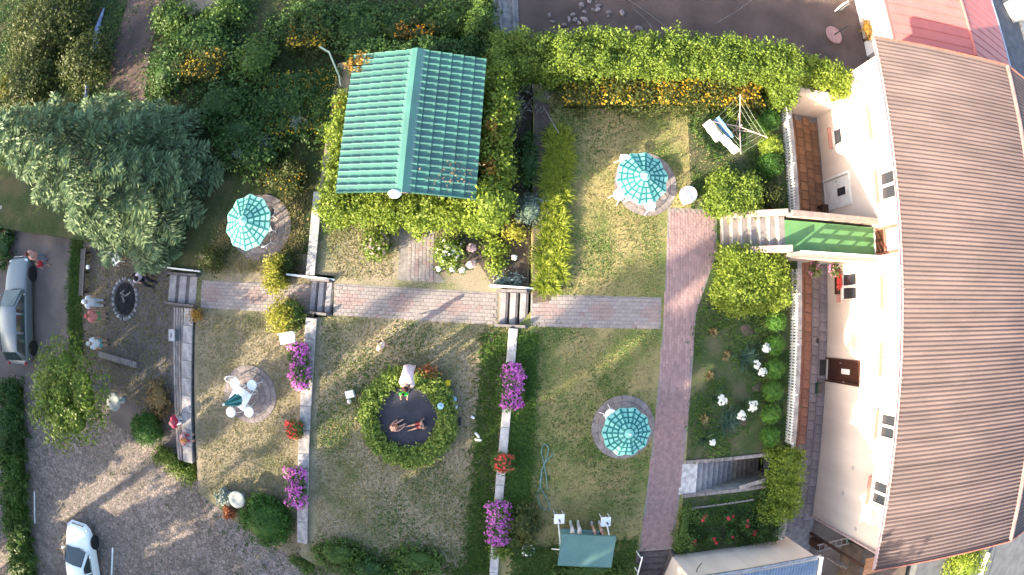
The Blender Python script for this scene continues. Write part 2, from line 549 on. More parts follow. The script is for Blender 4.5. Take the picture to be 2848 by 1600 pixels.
MT['tile_grey'] = mat('grey_patio_tile', (.22, .185, .19), (.16, .135, .145), 5, .75, .2, rnd=.15)
MT['tile_brown'] = mat('brown_patio_tile', (.23, .12, .065), (.16, .085, .05), 5, .7, .2, rnd=.2)


def sheet(name, poly, z, m, z0=-2.6):
    mb = MB(); mb.prism([xy(p) for p in poly], z0, z)
    return tag(mb.build(name, m), kind='structure')


g = MB(); g.add([(-700, -700, -2.6), (700, -700, -2.6), (700, 700, -2.6), (-700, 700, -2.6)], [[0, 1, 2, 3]])
tag(g.build('ground', MT['dirt']), kind='structure')

W1 = [(1.02, -14), xy(at(1245, 1400, 0)), xy(at(1262, 1150, 0)), xy(at(1292, 830, 0)), (1.55, -.1), (1.8, .2), (1.75, 10)]     # edge between upper and middle terrace
wl = [xy(at(757, 1400, ZB)), xy(at(765, 1250, ZB)), xy(at(778, 800, ZB)), xy(at(792, 690, ZB)), xy(at(803, 480, ZB)), xy(at(850, 160, ZB))]
wlb = wl[:3] + [xy(at(839, 797, ZB)), xy(at(841, 694, ZB))] + wl[3:]
sheet('upper_lawn', W1 + [(7.6, 10), (7.6, -8.75), (6.0, -8.75), (6.0, -14)], ZA, MT['lawnA'])
sheet('flower_bed_ground', [(7.6, 10), (12.15, 10), (12.15, -5.3), (7.6, -5.3)], ZA, MT['bed'])
sheet('rose_bed_ground', [(7.6, -6.6), (12.15, -6.6), (12.15, -14), (7.6, -14)], ZA, MT['bed'])
sheet('middle_lawn', [(-3.2, -14), xy(at(905, 1470, ZB)), xy(at(806, 1428, ZB))] + wlb + [(-4.5, 9.75), (1.74, 9.75), (1.74, .25), (1.5, -.1)] + [p for p in W1[:4][::-1]], ZB, MT['lawnB'])
road_edge = [at(500, 1238, ZC), at(600, 1318, ZC), at(690, 1378, ZC), at(752, 1402, ZC)]
sheet('lower_lawn', [xy(at(492, 780, ZC)), xy(at(500, 640, ZC)), xy(at(820, 640, ZC)), wl[2], wl[1], wl[0]] + [xy(p) for p in road_edge[::-1]], ZC, MT['lawnC'])
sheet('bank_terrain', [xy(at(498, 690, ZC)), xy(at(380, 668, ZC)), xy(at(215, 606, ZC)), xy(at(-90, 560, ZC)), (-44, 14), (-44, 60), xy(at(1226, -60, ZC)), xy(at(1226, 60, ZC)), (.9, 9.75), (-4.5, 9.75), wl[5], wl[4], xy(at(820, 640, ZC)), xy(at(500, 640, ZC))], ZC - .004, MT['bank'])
sheet('yard_ground', [(-60, -60), (2, -60), (2, 20), (-60, 20)], ZD, MT['dirt'])
park = [at(30, 940, ZD), at(250, 1040, ZD), at(360, 1110, ZD), at(500, 1215, ZD), at(640, 1310, ZD), at(800, 1440, ZD), (-6, -13), (-6, -22), (-34, -22), (-30, -12)]
tag(MB().add([(p[0], p[1], ZD + .006) for p in park], [list(range(len(park)))[::-1]]).build('parking_ground', MT['cobble']), kind='structure')
drv = [at(470, 1180, ZD), at(560, 1235, ZD), at(700, 1345, ZD), at(900, 1470, ZD), (-5, -14), (-9, -14), at(640, 1447, ZD), at(560, 1350, ZD)]
tag(MB().add([(p[0], p[1], ZD + .012) for p in drv], [list(range(len(drv)))[::-1]]).build('drive_road', MT['drive']), kind='structure')
sheet('neighbour_ground', [(1.0, 10), (18.7, 10), (18.7, 60), (1.0, 60)], ZY, MT['yardsoil'])
sheet('patio_ground', [(12.36, -14), (15.3, -14), (15.3, 9.2), (12.36, 9.2)], ZP - .05, MT['conc_dark'])
sheet('street', [(28.9, -60), (34, -60), (34, 60), (28.9, 60)], -.6, MT['asphalt'])
sheet('side_street', [(21, -60), (28.88, -60), (28.88, -10.6), (21.6, -10.6)], -.5, MT['asphalt'])
sheet('pavement', [(34.02, -60), (60, -60), (60, 60), (34.02, 60)], -.47, MT['conc'])
strip = [at(182, 600, ZD), at(210, 600, ZD), at(205, 760, ZD), at(210, 890, ZD), at(178, 890, ZD), at(172, 760, ZD)]
tag(MB().add([(p[0], p[1], ZD + .008) for p in strip], [list(range(6))[::-1]]).build('verge_ground', MT['bank']), kind='structure')

# short dry tufts over the lawns: nobody could count them
def inside(P, poly):
    x, y = P[:, 0], P[:, 1]; r = np.zeros(len(P), bool); n = len(poly)
    for i in range(n):
        x1, y1 = poly[i][:2]; x2, y2 = poly[(i + 1) % n][:2]
        c = ((y1 > y) != (y2 > y)) & (x < (x2 - x1) * (y - y1) / (y2 - y1 + 1e-12) + x1)
        r ^= c
    return r


BARE = []          # paved places where no turf grows
for q, r in ((at(1625, 463, 0), 1.12), (at(655, 572, ZC), 1.2), (at(1568, 1075, 0), 1.1), (at(628, 992, ZC), 1.06), (at(1025, 1052, -.3), 1.1), (at(315, 752, ZD), .84)):
    BARE.append([(q.x + r * math.cos(k * .3), q.y + r * math.sin(k * .3)) for k in range(21)])
for a, b, z, w in (((505, 775), (780, 790), ZC, 1.08), ((780, 790), (1250, 818), ZB, 1.13), ((1250, 818), (1662, 828), ZA, 1.12)):
    a, b = at(*a, z), at(*b, z); BARE.append([(a.x, a.y + .03), (b.x, b.y + .03), (b.x, b.y + w - .03), (a.x, a.y + w - .03)])
BARE.append([(6.05, -8.75), (7.3, -8.75), (7.7, .2), (8.55, 2.45), (8.55, 4.0), (6.72, 4.0)])
BARE.append([xy(at(1010, 545, ZB)), xy(at(1085, 545, ZB)), xy(at(1088, 705, ZB)), xy(at(1005, 705, ZB))])


def scatter(n, poly, z, soft=.16):
    A = np.array([p[:2] for p in poly]); lo, hi = A.min(0), A.max(0)
    P = lo + (hi - lo) * rng.random((n, 2)); P = P[inside(P, [tuple(a) for a in A])]
    for e in BARE: P = P[~inside(P, e)]
    P = P + rng.normal(size=P.shape) * soft * (rng.random((len(P), 1)) ** 2 * 1.6)
    return np.column_stack([P, np.full(len(P), z)])


def patchy(P, f, th):
    """keep points where a smooth field is high, so that the turf comes in patches"""
    s = sum(np.sin(P[:, 0] * a * f + P[:, 1] * b * f + c) for a, b, c in ((1.1, .7, 0), (-.6, 1.3, 2), (2.1, -1.7, 4), (2.9, 2.3, 1)))
    return P[s + rng.normal(size=len(P)) * .8 > th]


GRASS = leafmat('turf_blade', (.13, .125, .045), (.33, .27, .13), .3, .8)
GRASS_D = leafmat('green_turf_blade', (.035, .085, .016), (.09, .155, .03), .3, .8)
def turf(name, poly, z, n, m, h=.042, th=-9, f=1.0):
    P = patchy(scatter(n, poly, z), f, th)
    k = len(P); a = rng.random(k) * 2 * PI; l = h * (.6 + .8 * rng.random(k))
    Tp = P + np.stack([np.cos(a) * l, np.sin(a) * l, l * .9], 1)
    side = np.stack([-np.sin(a), np.cos(a), np.zeros(k)], 1) * .022
    V = np.stack([P - side, P + side, Tp], 1).reshape(-1, 3)
    tag(link(name, arr_mesh(name, V, np.arange(3 * k).reshape(k, 3), rng.random(k), [m])), kind='stuff')


yb = lambda x, y, z: xy(at(x, y, z))
A_poly = [(1.5, -9.8), (2, .5), (2.2, 8.2), (6.4, 8.2), (9.5, 7.4), (9.5, 4.2), (6.4, 4.0), (6.0, -8.6)]
B_poly = [(-6.2, -10.6), (-5.6, -.1), (1.1, -.3), (.7, -10.6)]
B2_poly = [yb(815, 560, ZB), yb(990, 560, ZB), yb(990, 700, ZB), yb(840, 700, ZB)]
C_poly = [yb(500, 790, ZC), yb(760, 800, ZC), yb(735, 1400, ZC), yb(510, 1230, ZC)]
C2_poly = [yb(560, 560, ZC), yb(770, 480, ZC), yb(760, 690, ZC), yb(510, 680, ZC)]
turf('grass', A_poly, 0, 26000, GRASS)
turf('grass', B_poly, ZB, 30000, GRASS)
turf('grass', B2_poly, ZB, 2500, GRASS)
turf('grass', C_poly, ZC, 14000, GRASS)
turf('grass', C2_poly, ZC, 7000, GRASS, .09)
turf('grass', A_poly, 0, 24000, GRASS_D, .06, .3, .8)
turf('grass', B_poly, ZB, 20000, GRASS_D, .06, 1.0, .7)
turf('grass', [yb(1215, 840, ZB), yb(1275, 840, ZB), yb(1225, 1440, ZB), yb(1170, 1440, ZB)], ZB, 9000, GRASS_D, .13)
turf('grass', [yb(1300, 840, 0), yb(1350, 840, 0), yb(1330, 1300, 0), yb(1270, 1300, 0)], 0, 8000, GRASS_D, .15)
turf('grass', [(1.3, -8.4), (5.9, -8.2), (5.9, -10.5), (1.3, -10.5)], 0, 6000, GRASS_D, .14)
turf('grass', [(-6, -8.8), (.5, -8.6), (.5, -11), (-6, -11)], ZB, 6000, GRASS_D, .14, -.2)
turf('grass', [(7.7, 9), (12.0, 9), (12.0, -5.2), (7.7, -5.2)], 0, 16000, GRASS_D, .13, -.3, 1.3)
turf('grass', [(7.7, -6.8), (12.0, -6.8), (12.0, -9), (7.7, -9)], 0, 4000, GRASS_D, .13, -.5, 1.3)
turf('grass', [p[:2] for p in strip], ZD, 3500, GRASS_D, .14)
turf('weeds', [p[:2] for p in park], ZD, 24000, GRASS_D, .08, .9, 4.5)
turf('weeds', [p[:2] for p in park], ZD, 12000, GRASS, .05, -.2, 1.6)
turf('weeds', [yb(215, 620, ZD), yb(430, 690, ZD), yb(430, 1100, ZD), yb(280, 960, ZD), yb(180, 900, ZD)], ZD, 9000, GRASS, .08)
turf('weeds', [p[:2] for p in drv], ZD, 26000, GRASS_D, .09, 2.1, 6.5)


# ------------------------------------------------------------------ paved ways: every paver its own piece
def paver_mesh(sx, sy, h, m):
    mb = MB(); mb.box((0, 0, h / 2), (sx, sy, h), bev=.012)
    me = bpy.data.meshes.new('paver'); me.from_pydata(mb.v, [], mb.f); me.materials.append(m); me.update()
    return me


def pave(parent, o, ux, L, W, sx, sy, gap, z, pick, name='paver', limit=300, keep=None, h=.05, near=None):
    """lay pavers in running bond over L (along ux) by W, from corner o"""
    ux = Vector((ux[0], ux[1], 0)).normalized(); uy = Vector((-ux.y, ux.x, 0)); ang = math.atan2(ux.y, ux.x)
    meshes, cells = {}, []
    nx, ny = int(L / (sx + gap)), int(W / (sy + gap))
    for j in range(ny):
        for i in range(nx):
            off = (sx + gap) / 2 if j % 2 else 0
            u, v = i * (sx + gap) + sx / 2 + off, j * (sy + gap) + sy / 2 + gap
            if u > L: continue
            p = Vector((o[0], o[1], 0)) + ux * u + uy * v
            if keep and not keep(p): continue
            cells.append((p, pick(u, v)))
    cells.sort(key=lambda c: (c[0].xy - Vector(near)).length if near else c[0].length)
    rest = {}
    for k, (p, mk) in enumerate(cells):
        dz = z - h + .010 + random.uniform(-.003, .003)
        if k < limit:
            if mk not in meshes: meshes[mk] = paver_mesh(sx, sy, h, MT[mk])
            q = link(name, meshes[mk], parent, (p.x, p.y, dz))
            q.rotation_euler = (random.uniform(-.008, .008), random.uniform(-.008, .008), ang + random.uniform(-.01, .01))
        else:
            rest.setdefault(mk, MB()).box((p.x, p.y, dz + h / 2), (sx, sy, h), ang, bev=.012)
    for mk, mb in rest.items():
        tag(mb.build(name + '_field', MT[mk], parent), kind='stuff')


def path_base(name, poly, z, m='soil'):
    mb = MB(); mb.prism([xy(p) for p in poly], z - .3, z + .002)
    return tag(mb.build(name, MT[m]), kind='structure')


def walkway(a, b, z, w, name='walk_path', limit=300):
    """a garden walk of grey pavers with red lozenges, lower edge a -> b"""
    a, b = at(*a, z), at(*b, z); d = (b - a); L = d.length; d.normalize(); nrm = Vector((-d.y, d.x, 0))
    base = path_base(name, [a, b, b + nrm * w, a + nrm * w], z + .002, 'joint')
    def pick(u, v):
        q = abs(((u + .4) % 1.9) - .95) / .62 + abs(v - w / 2) / .36
        return 'pave_red' if q < 1 or random.random() < .04 else 'pave_grey'
    pave(base, a, d, L, w, .19, .125, .007, z + .006, pick, limit=limit)
    return base


walkway((505, 775), (780, 790), ZC, 1.08)
walkway((838, 793), (1250, 818), ZB, 1.13)
walkway((1335, 822), (1662, 828), ZA, 1.12)
base = path_base('brick_path', [(6.02, -8.75), (7.36, -8.75), (7.75, .2), (8.6, 2.45), (8.62, 4.0), (6.68, 4.0), (6.5, 0)], ZA + .004, 'joint')
edge_l = lambda y: 6.02 + (y + 8.75) * .052
edge_r = lambda y: 7.36 + (y + 8.75) * .044 if y < .2 else (7.75 + (y - .2) * .38 if y < 2.45 else 8.62)
pave(base, (8.75, -8.72), (0, 1), 12.7, 2.75, .20, .10, .006, ZA + .008, lambda u, v: 'brick_red',
     keep=lambda p: edge_l(p.y) + .05 < p.x < edge_r(p.y) - .05, near=(6.8, 0))
b2 = path_base('pavilion_path', [at(1010, 545, ZB), at(1085, 545, ZB), at(1085, 660, ZB), at(1120, 712, ZB), at(1000, 705, ZB)], ZB + .003, 'joint')
pe = at(1090, 708, ZB)
pave(b2, (pe.x, pe.y), (0, 1), 2.35, 1.02, .19, .125, .006, ZB + .008, lambda u, v: 'pave_red' if random.random() < .3 else 'pave_grey')
pt = tag(MB().prism([(12.36, -13.9), (15.12, -13.9), (15.12, 9.2), (12.36, 9.2)], ZP - .049, ZP - .02).build('patio_floor', MT['conc_dark']), kind='structure')
pave(pt, (15.08, -9.6), (0, 1), 18.8, 2.6, .40, .40, .012, ZP + .012,
     lambda u, v: 'tile_brown' if u > 13.1 else ('tile_grey' if v < .85 and u < 13 else ('tile_red' if u > 4 else 'tile_grey')), name='tile', limit=300, near=(14.6, 0))


# ------------------------------------------------------------------ retaining walls, kerbs, steps
def wall_along(name, label, pts, z0, z1, w, m, cat='wall', cap=None, bw=None, joints=0):
    """a wall following pts (x, y); one thing with body and coping stones"""
    c = Vector((pts[0][0], pts[0][1], z0))
    t = thing(name, label, cat, c)
    P = [Vector((p[0] - c.x, p[1] - c.y)) for p in pts]
    def ribbon(mb, P, w, a, b):
        n = len(P)
        for i in range(n - 1):
            d = (P[i + 1] - P[i]).normalized(); q = Vector((-d.y, d.x)) * w / 2
            mb.prism([P[i] - q, P[i + 1] - q, P[i + 1] + q, P[i] + q], a, b)
    if cap:
        mb = MB(); ribbon(mb, P, w - .04, 0, z1 - z0 - .06); mb.build('wall_body', m, t)
        tot = 0
        for i in range(len(P) - 1):
            d = P[i + 1] - P[i]; L = d.length; k = max(1, round(L / joints)); ang = math.atan2(d.y, d.x)
            for j in range(k):
                p = P[i] + d * ((j + .5) / k)
                cb = MB(); cb.box((0, 0, 0), (L / k - .012, w + random.uniform(-.006, .006), .062), bev=.012)
                o = cb.build('coping_stone', cap, t, loc=(p.x, p.y, z1 - z0 - .03 + random.uniform(-.003, .003))); o.rotation_euler = (0, 0, ang + random.uniform(-.004, .004))
    else:
        mb = MB(); ribbon(mb, P, w, 0, z1 - z0); mb.build('wall_body', m, t)
    return t


wall_along('retaining_wall', 'pale straight garden wall between hedge ring lawn and umbrella lawn', [xy(at(1292, 826, .1)), xy(at(1278, 1000, .1)), xy(at(1258, 1220, .1)), xy(at(1242, 1440, .1)), (.78, -11)], -.6, .12, .30, MT['conc_dark'], cap=mat('pale_coping', (.46, .43, .41), (.34, .32, .31), 4, .9, .3, rnd=.06), joints=1.0)
GC = mat('grey_coping', (.36, .33, .315), (.23, .21, .205), 5, .9, .5, rnd=.12)
wall_along('retaining_wall', 'grey garden wall with purple flower boxes below the hedge ring lawn', [xy(at(783, 800, -.4)), xy(at(772, 960, -.4)), xy(at(762, 1200, -.4)), xy(at(760, 1368, -.4))], -1.2, -.42, .42, MT['conc_dark'], cap=GC, joints=.8)
wall_along('retaining_wall', 'short pale wall beside the green roofed pavilion leading up from steps', [xy(at(800, 482, -.4)), xy(at(790, 590, -.4)), xy(at(780, 692, -.4))], -1.2, -.40, .34, MT['conc_dark'], cap=MT['conc'], joints=.7)
wall_along('retaining_wall', 'long hidden wall holding the flower bed above the patio', [(12.25, -9.2), (12.25, 9.2)], ZP - .05, .02, .2, MT['conc'])
KW = MT['white']
wall_along('kerb', 'white kerb at the head of the steps by flower bed', [xy(at(1232, 719, -.2)), xy(at(1348, 727, .0))], -.55, .14, .06, KW, 'kerb')
wall_along('kerb', 'white kerb at the steps beside the short pale wall', [xy(at(728, 692, -.8)), xy(at(842, 704, -.5))], -1.1, -.42, .06, KW, 'kerb')
wall_along('kerb', 'white kerb running from under the spruce to the lowest steps', [xy(at(372, 665, -1.0)), xy(at(432, 675, -1.0)), xy(at(503, 683, -1.0))], -1.65, -1.0, .06, KW, 'kerb')


def flight(label, p0, p1, z0, z1, n, w, m, name='garden_steps'):
    """n treads from p0 (bottom) to p1 (top), w wide; each step a part"""
    a, b = Vector((p0[0], p0[1])), Vector((p1[0], p1[1])); d = b - a; L = d.length; ang = math.atan2(d.y, d.x)
    t = thing(name, label, 'steps', (a.x, a.y, z0), ang)
    h = (z1 - z0) / (n + 1)
    for i in range(n):
        mb = MB(); x0 = L * i / n + .05
        mb.box((x0 + (L / n - .055) / 2, 0, h * (i + 1) / 2 - .1), (L / n - .055, w + .004 * (i % 2), h * (i + 1) + .2), bev=.015)
        so = mb.build('step', m, t)
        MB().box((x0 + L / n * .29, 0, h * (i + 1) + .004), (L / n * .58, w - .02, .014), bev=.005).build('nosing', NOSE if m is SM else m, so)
    for s in (-1, 1):
        mb = MB(); mb.bar((0, s * (w / 2 + .05), h * .3), (L, s * (w / 2 + .05), z1 - z0 + .02), .09, .5)
        mb.build('stringer', m, t)
    return t


SM = mat('shaded_worn_stone', (.115, .108, .118), (.085, .08, .088), 5, .9, .3)  # dark tread backs: shade and wear put into the stone colour
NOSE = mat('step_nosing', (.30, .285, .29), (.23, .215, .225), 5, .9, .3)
mid = lambda p, q: ((p[0] + q[0]) / 2, (p[1] + q[1]) / 2)
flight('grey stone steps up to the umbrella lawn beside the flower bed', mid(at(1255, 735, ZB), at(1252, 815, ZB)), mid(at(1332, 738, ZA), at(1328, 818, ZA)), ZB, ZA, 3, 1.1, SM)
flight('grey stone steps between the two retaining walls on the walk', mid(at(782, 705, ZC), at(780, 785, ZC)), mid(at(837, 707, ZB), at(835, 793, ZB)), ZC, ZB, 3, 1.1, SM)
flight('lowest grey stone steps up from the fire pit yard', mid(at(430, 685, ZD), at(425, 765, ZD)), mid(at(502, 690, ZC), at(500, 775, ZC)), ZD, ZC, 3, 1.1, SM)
flight('dark steps going down at the foot of the red brick path', (6.62, -10.6), (6.66, -8.76), -1.2, 0, 5, 1.28, mat('dark_step_stone', (.10, .085, .09), (.07, .06, .065), 5, .9, .3))
hr = thing('handrail', 'white metal handrail beside steps at the foot of brick path', 'handrail', (5.92, -8.7, 0))
for i in range(3): MB().tube([(0, -i * .7, -i * .25), (0, -i * .7, .85 - i * .3)], .022).build('post', MT['white'], hr)
MB().tube([(0, .1, .88), (0, -.7, .55), (0, -1.6, .15)], .028).build('rail', MT['white'], hr)
# the cut with steps down to the patio
cut = thing('patio_steps', 'worn steps between bank walls leading from brick path down to the patio', 'steps', (8.1, -5.92, 0))
SB = mat('worn_step', (.38, .30, .25), (.24, .185, .155), 4, .95, .5)
for i in range(13):
    mb = MB(); x = i * .29; z = -.17 * (i + 1)
    mb.box((x + .145, 0, (z - 2.6) / 2), (.30, 1.22 + .004 * (i % 2), z + 2.6), bev=.012); mb.build('step', SB if i > 6 else NOSE, cut)
sl = MB(); sl.box((-.35, 0, -.14), (.72, 1.22, .3), bev=.02); sl.build('landing_slab', mat('pale_slab', (.5, .48, .47), (.3, .28, .28), 5, .9, .3), cut)
ww = wall_along('bank_wall', 'low rough stone edging on the lily bed side of the patio steps', [(7.55, -5.26), (9.6, -5.24), (11.9, -5.2)], -2.2, .07, .14, MT['conc'], cap=MT['oldwood'], joints=.9)
wall_along('bank_wall', 'low rough stone edging on the rose bed side of the patio steps', [(7.55, -6.58), (9.6, -6.55), (11.9, -6.5)], -2.2, .07, .14, MT['conc'], cap=MT['oldwood'], joints=.9)
tag(MB().bar((9.9, -6.42, .12), (11.5, -6.12, .16), .16, .05).build('plank', MT['oldwood']), 'weathered plank lying along the edge of the patio steps', 'plank')
tag(MB().bar((7.7, -7.12, .04), (10.6, -7.0, .06), .06, .06).build('plank', MT['oldwood']), 'thin grey board edging the top of the rose bed', 'board')
# ------------------------------------------------------------------ the long house
MT['facade'] = mat('pale_render', (.66, .555, .475), (.585, .485, .415), 1.6, .9, .12, world=True, bscale=25, stretch=(1, 1, .16), detail=8)
MT['facade2'] = mat('grey_white_render', (.60, .57, .58), (.53, .50, .52), .8, .9, .12, world=True, bscale=25)
MT['roof'] = mat('brown_fibre_cement', (.088, .064, .066), (.058, .043, .046), 1.5, .8, .12, rnd=.05, bscale=30, detail=9, world=True, stretch=(.22, 1.2, 1), lo=.3, hi=.7)
MT['gutter'] = mat('pale_pink_gutter', (.50, .36, .34), (.42, .29, .28), 7, .5)
MT['pinkroof'] = mat('red_sheet_roof', (.40, .125, .115), (.35, .11, .105), 1.2, .5, .08, world=True)
MT['greenroof'] = mat('green_metal_tile', (.048, .152, .124), (.036, .100, .088), 1.1, .32, .05, spec=.7, bscale=20, world=True, detail=9, lo=.3, hi=.75)
MT['bluecorr'] = mat('blue_grey_corrugated', (.20, .25, .33), (.15, .19, .26), 3, .45)
HX, HY0, HY1 = 15.13, -9.1, 10.3
EX, EZ, RX, RZ = 14.68, 3.72, 21.95, 5.27       # eave and ridge
house = thing('house', 'long pale rendered house with brown corrugated roof beside the patio', 'house', (HX, 0, ZP))


def facade(mb, X, y0, y1, z0, z1, holes, depth=.16):
    """a wall in the plane x = X facing -x with recessed openings (y0, y1, z0, z1)"""
    ys = sorted({y0, y1} | {h[0] for h in holes} | {h[1] for h in holes})
    zs = sorted({z0, z1} | {h[2] for h in holes} | {h[3] for h in holes})
    for i in range(len(ys) - 1):
        for j in range(len(zs) - 1):
            cy, cz = (ys[i] + ys[i + 1]) / 2, (zs[j] + zs[j + 1]) / 2
            if any(h[0] < cy < h[1] and h[2] < cz < h[3] for h in holes): continue
            mb.add([(X, ys[i], zs[j]), (X, ys[i], zs[j + 1]), (X, ys[i + 1], zs[j + 1]), (X, ys[i + 1], zs[j])], [[0, 1, 2, 3]])
    for a, b, c, d in holes:
        q = [(X, a, c), (X, b, c), (X, b, d), (X, a, d)]; r = [(X + depth, p[1], p[2]) for p in q]
        mb.add(q + r, [[0, 4, 5, 1], [1, 5, 6, 2], [2, 6, 7, 3], [3, 7, 4, 0]])


UPPER = [(7.12, 8.32, 1.98, 3.18), (4.5, 5.66, 1.98, 3.18), (.45, 1.57, 1.98, 3.18), (-2.1, -1.0, 1.98, 3.18), (-4.55, -3.55, 1.98, 3.18), (-7.2, -6.2, 1.98, 3.18)]
LOWWIN = (.78, 1.95, -1.12, .05)
SMALL = (7.5, 8.3, -1.1, -.35)
WDOOR = (4.85, 6.1, -2.16, -.12)
DDOOR = (-2.66, -1.74, -2.16, .38)
BDOOR = (2.45, 3.5, 1.5, 3.3)
mb = MB()
lo = lambda h: (h[0], h[1], h[2] - ZP, h[3] - ZP)
facade(mb, 0, HY0, HY1, 0, 5.8, [lo(h) for h in UPPER + [LOWWIN, SMALL, WDOOR, DDOOR, BDOOR]])
for yy in (HY0, HY1):
    pts = [(0, yy, 0), (13.6, yy, 0), (13.6, yy, 5.8), (RX - HX, yy, RZ - ZP - .12), (0, yy, 5.8)]
    mb.add(pts, [[0, 1, 2, 3, 4] if yy == HY0 else [4, 3, 2, 1, 0]])
mb.add([(13.6, HY0, 0), (13.6, HY1, 0), (13.6, HY1, 5.8), (13.6, HY0, 5.8)], [[0, 1, 2, 3]])
mb.build('wall', MT['facade'], house)


def window(h, parent, frame=MT['white'], sill=None, panes=2, depth=.10, hmull=False, dark=MT['glass'], open_=0):
    y0, y1, z0, z1 = lo(h)
    f = MB(); t = .07
    for a, b in ((y0, y0 + t), (y1 - t, y1)): f.box((depth, (a + b) / 2, (z0 + z1) / 2), (.07, t, z1 - z0))
    for a, b in ((z0, z0 + t), (z1 - t, z1)): f.box((depth, (y0 + y1) / 2, (a + b) / 2), (.066, y1 - y0 - 2 * t - .004, t))
    w = (y1 - y0) / panes
    for k in range(1, panes): f.box((depth, y0 + w * k, (z0 + z1) / 2), (.062, .10, z1 - z0 - 2 * t - .004))
    if hmull: f.box((depth, (y0 + y1) / 2, z0 + (z1 - z0) * .68), (.058, y1 - y0 - 2 * t - .004, .05))
    w_ = f.build('window', frame, parent)
    for k in range(panes):
        MB().box((depth + .02, y0 + w * (k + .5), (z0 + z1) / 2), (.012, w - .06, z1 - z0 - .1)).build('pane', dark, w_)
    if sill:
        MB().box((-.06, (y0 + y1) / 2, z0 - .035), (.26, y1 - y0 + .16, .06), bev=.01).build('sill', sill, w_)
    return w_


SILL = mat('red_brown_sill', (.42, .20, .16), (.36, .17, .14), 6, .6)
CURT = mat('pale_curtain_behind_glass', (.40, .37, .34), (.30, .28, .26), 4, .15, spec=.8, stretch=(1, 14, 1))
for i, h in enumerate(UPPER):
    window(h, house, sill=SILL, dark=CURT if i in (0, 2, 3) else MT['glass'])
window(LOWWIN, house, sill=SILL)
window(SMALL, house, panes=1, sill=SILL)
d = MB().box((.11, (WDOOR[0] + WDOOR[1]) / 2, (WDOOR[2] + WDOOR[3]) / 2 - ZP), (.06, WDOOR[1] - WDOOR[0] - .02, WDOOR[3] - WDOOR[2] - .02)).build('door', MT['white'], house)
MB().box((.07, 5.45, -.85 - ZP), (.03, .34, .62)).build('pane', MT['glass'], d)
MB().box((.06, 5.95, -1.2 - ZP), (.05, .03, .14)).build('handle', MT['metal'], d)
fr = MB(); fr.box((-.012, 4.80, -1.13 - ZP), (.08, .1, 2.06)); fr.box((-.012, 6.15, -1.13 - ZP), (.08, .1, 2.06)); fr.box((-.012, 5.475, -.05 - ZP), (.084, 1.45, .1))
fr.build('door_surround', MT['white'], d)
d = MB().box((.11, -2.2, -.89 - ZP), (.06, .9, 2.52)).build('door', MT['brown'], house)
MB().box((.072, -2.2, -.72 - ZP), (.03, .22, .62)).build('pane', mat('frosted_pane', (.75, .73, .7), None, rough=.3), d)
MB().box((.06, -1.86, -1.1 - ZP), (.05, .04, .14)).build('handle', MT['metal'], d)
fr = MB(); fr.box((-.014, -2.69, -.89 - ZP), (.09, .07, 2.58)); fr.box((-.014, -1.71, -.89 - ZP), (.09, .07, 2.58)); fr.box((-.014, -2.2, .42 - ZP), (.094, 1.05, .08))
fr.build('door_surround', MT['brown'], d)
# glazed door to the landing: slatted foot, pane above, brown frame
y0, y1, z0, z1 = lo(BDOOR)
f = MB()
f.box((.04, y0 + .04, (z0 + z1) / 2), (.12, .09, z1 - z0)); f.box((.04, y1 - .04, (z0 + z1) / 2), (.12, .09, z1 - z0))
f.box((.04, (y0 + y1) / 2, z0 + .62), (.10, y1 - y0 - .18, .09)); f.box((.04, (y0 + y1) / 2, z1 - .05), (.10, y1 - y0 - .18, .1))
d = f.build('door', MT['redbrown'], house)
MB().box((.07, (y0 + y1) / 2, z0 + 1.2), (.02, y1 - y0 - .2, 1.06)).build('pane', mat('bright_pane', (.55, .52, .48), None, rough=.08, spec=.9), d)
for k in range(6): MB().box((.03, (y0 + y1) / 2, z0 + .06 + k * .09), (.07, y1 - y0 - .2, .055)).build('slat', MT['brown'], d)
for p, r in (((2146, 1178), .09), ((2121, 1241), .10), ((2153, 1331), .08), ((2122, 962), .05)):
    q = atx(*p, HX)
    v = MB(); v.lathe((0, 0, 0), [(r, 0), (r, .02), (r * .75, .035), (r * .7, .02)], 16)
    o = v.build('vent_cover', mat('vent_grey', (.42, .37, .35), None) if 'vent_grey' not in bpy.data.materials else bpy.data.materials['vent_grey'], house, loc=(-.001, q.y, q.z - ZP)); o.rotation_euler = (0, -PI / 2, 0)
q = atx(2166, 815, HX)
l = MB(); l.box((-.05, 0, 0), (.1, .08, .12)); l.ball((-.14, 0, -.05), .07); l.build('wall_lamp', MT['plastic'], house, loc=(0, q.y, q.z - ZP))

# roof: corrugated sheets laid in courses, each sheet its own piece
ang = math.atan2(RZ - EZ, RX - EX)
slope = math.hypot(RX - EX, RZ - EZ)
NC, NR = 20, 1
RW = 20.1 / NC
def corr_mesh(w, l, pitch, amp, m, name='roof_sheet', thick=.012, seg=6):
    n = int(round(w / pitch)) * seg
    V, Fc = [], []
    for k in range(n + 1):
        y = w * k / n - w / 2; z = amp * math.cos(2 * PI * k / seg)
        V += [(0, y, z), (l, y, z), (0, y, z - thick), (l, y, z - thick)]
    for k in range(n):
        a, b = 4 * k, 4 * k + 4
        Fc += [[a, a + 1, b + 1, b], [b + 2, b + 3, a + 3, a + 2], [a + 2, a, b, b + 2]]
    me = bpy.data.meshes.new(name); me.from_pydata(V, [], Fc); me.materials.append(m)
    me.polygons.foreach_set('use_smooth', [i % 3 != 2 for i in range(len(Fc))]); me.update()
    return me
sl_l = slope / NR
cm = corr_mesh(RW + .01, sl_l, .1675, .032, MT['roof'])
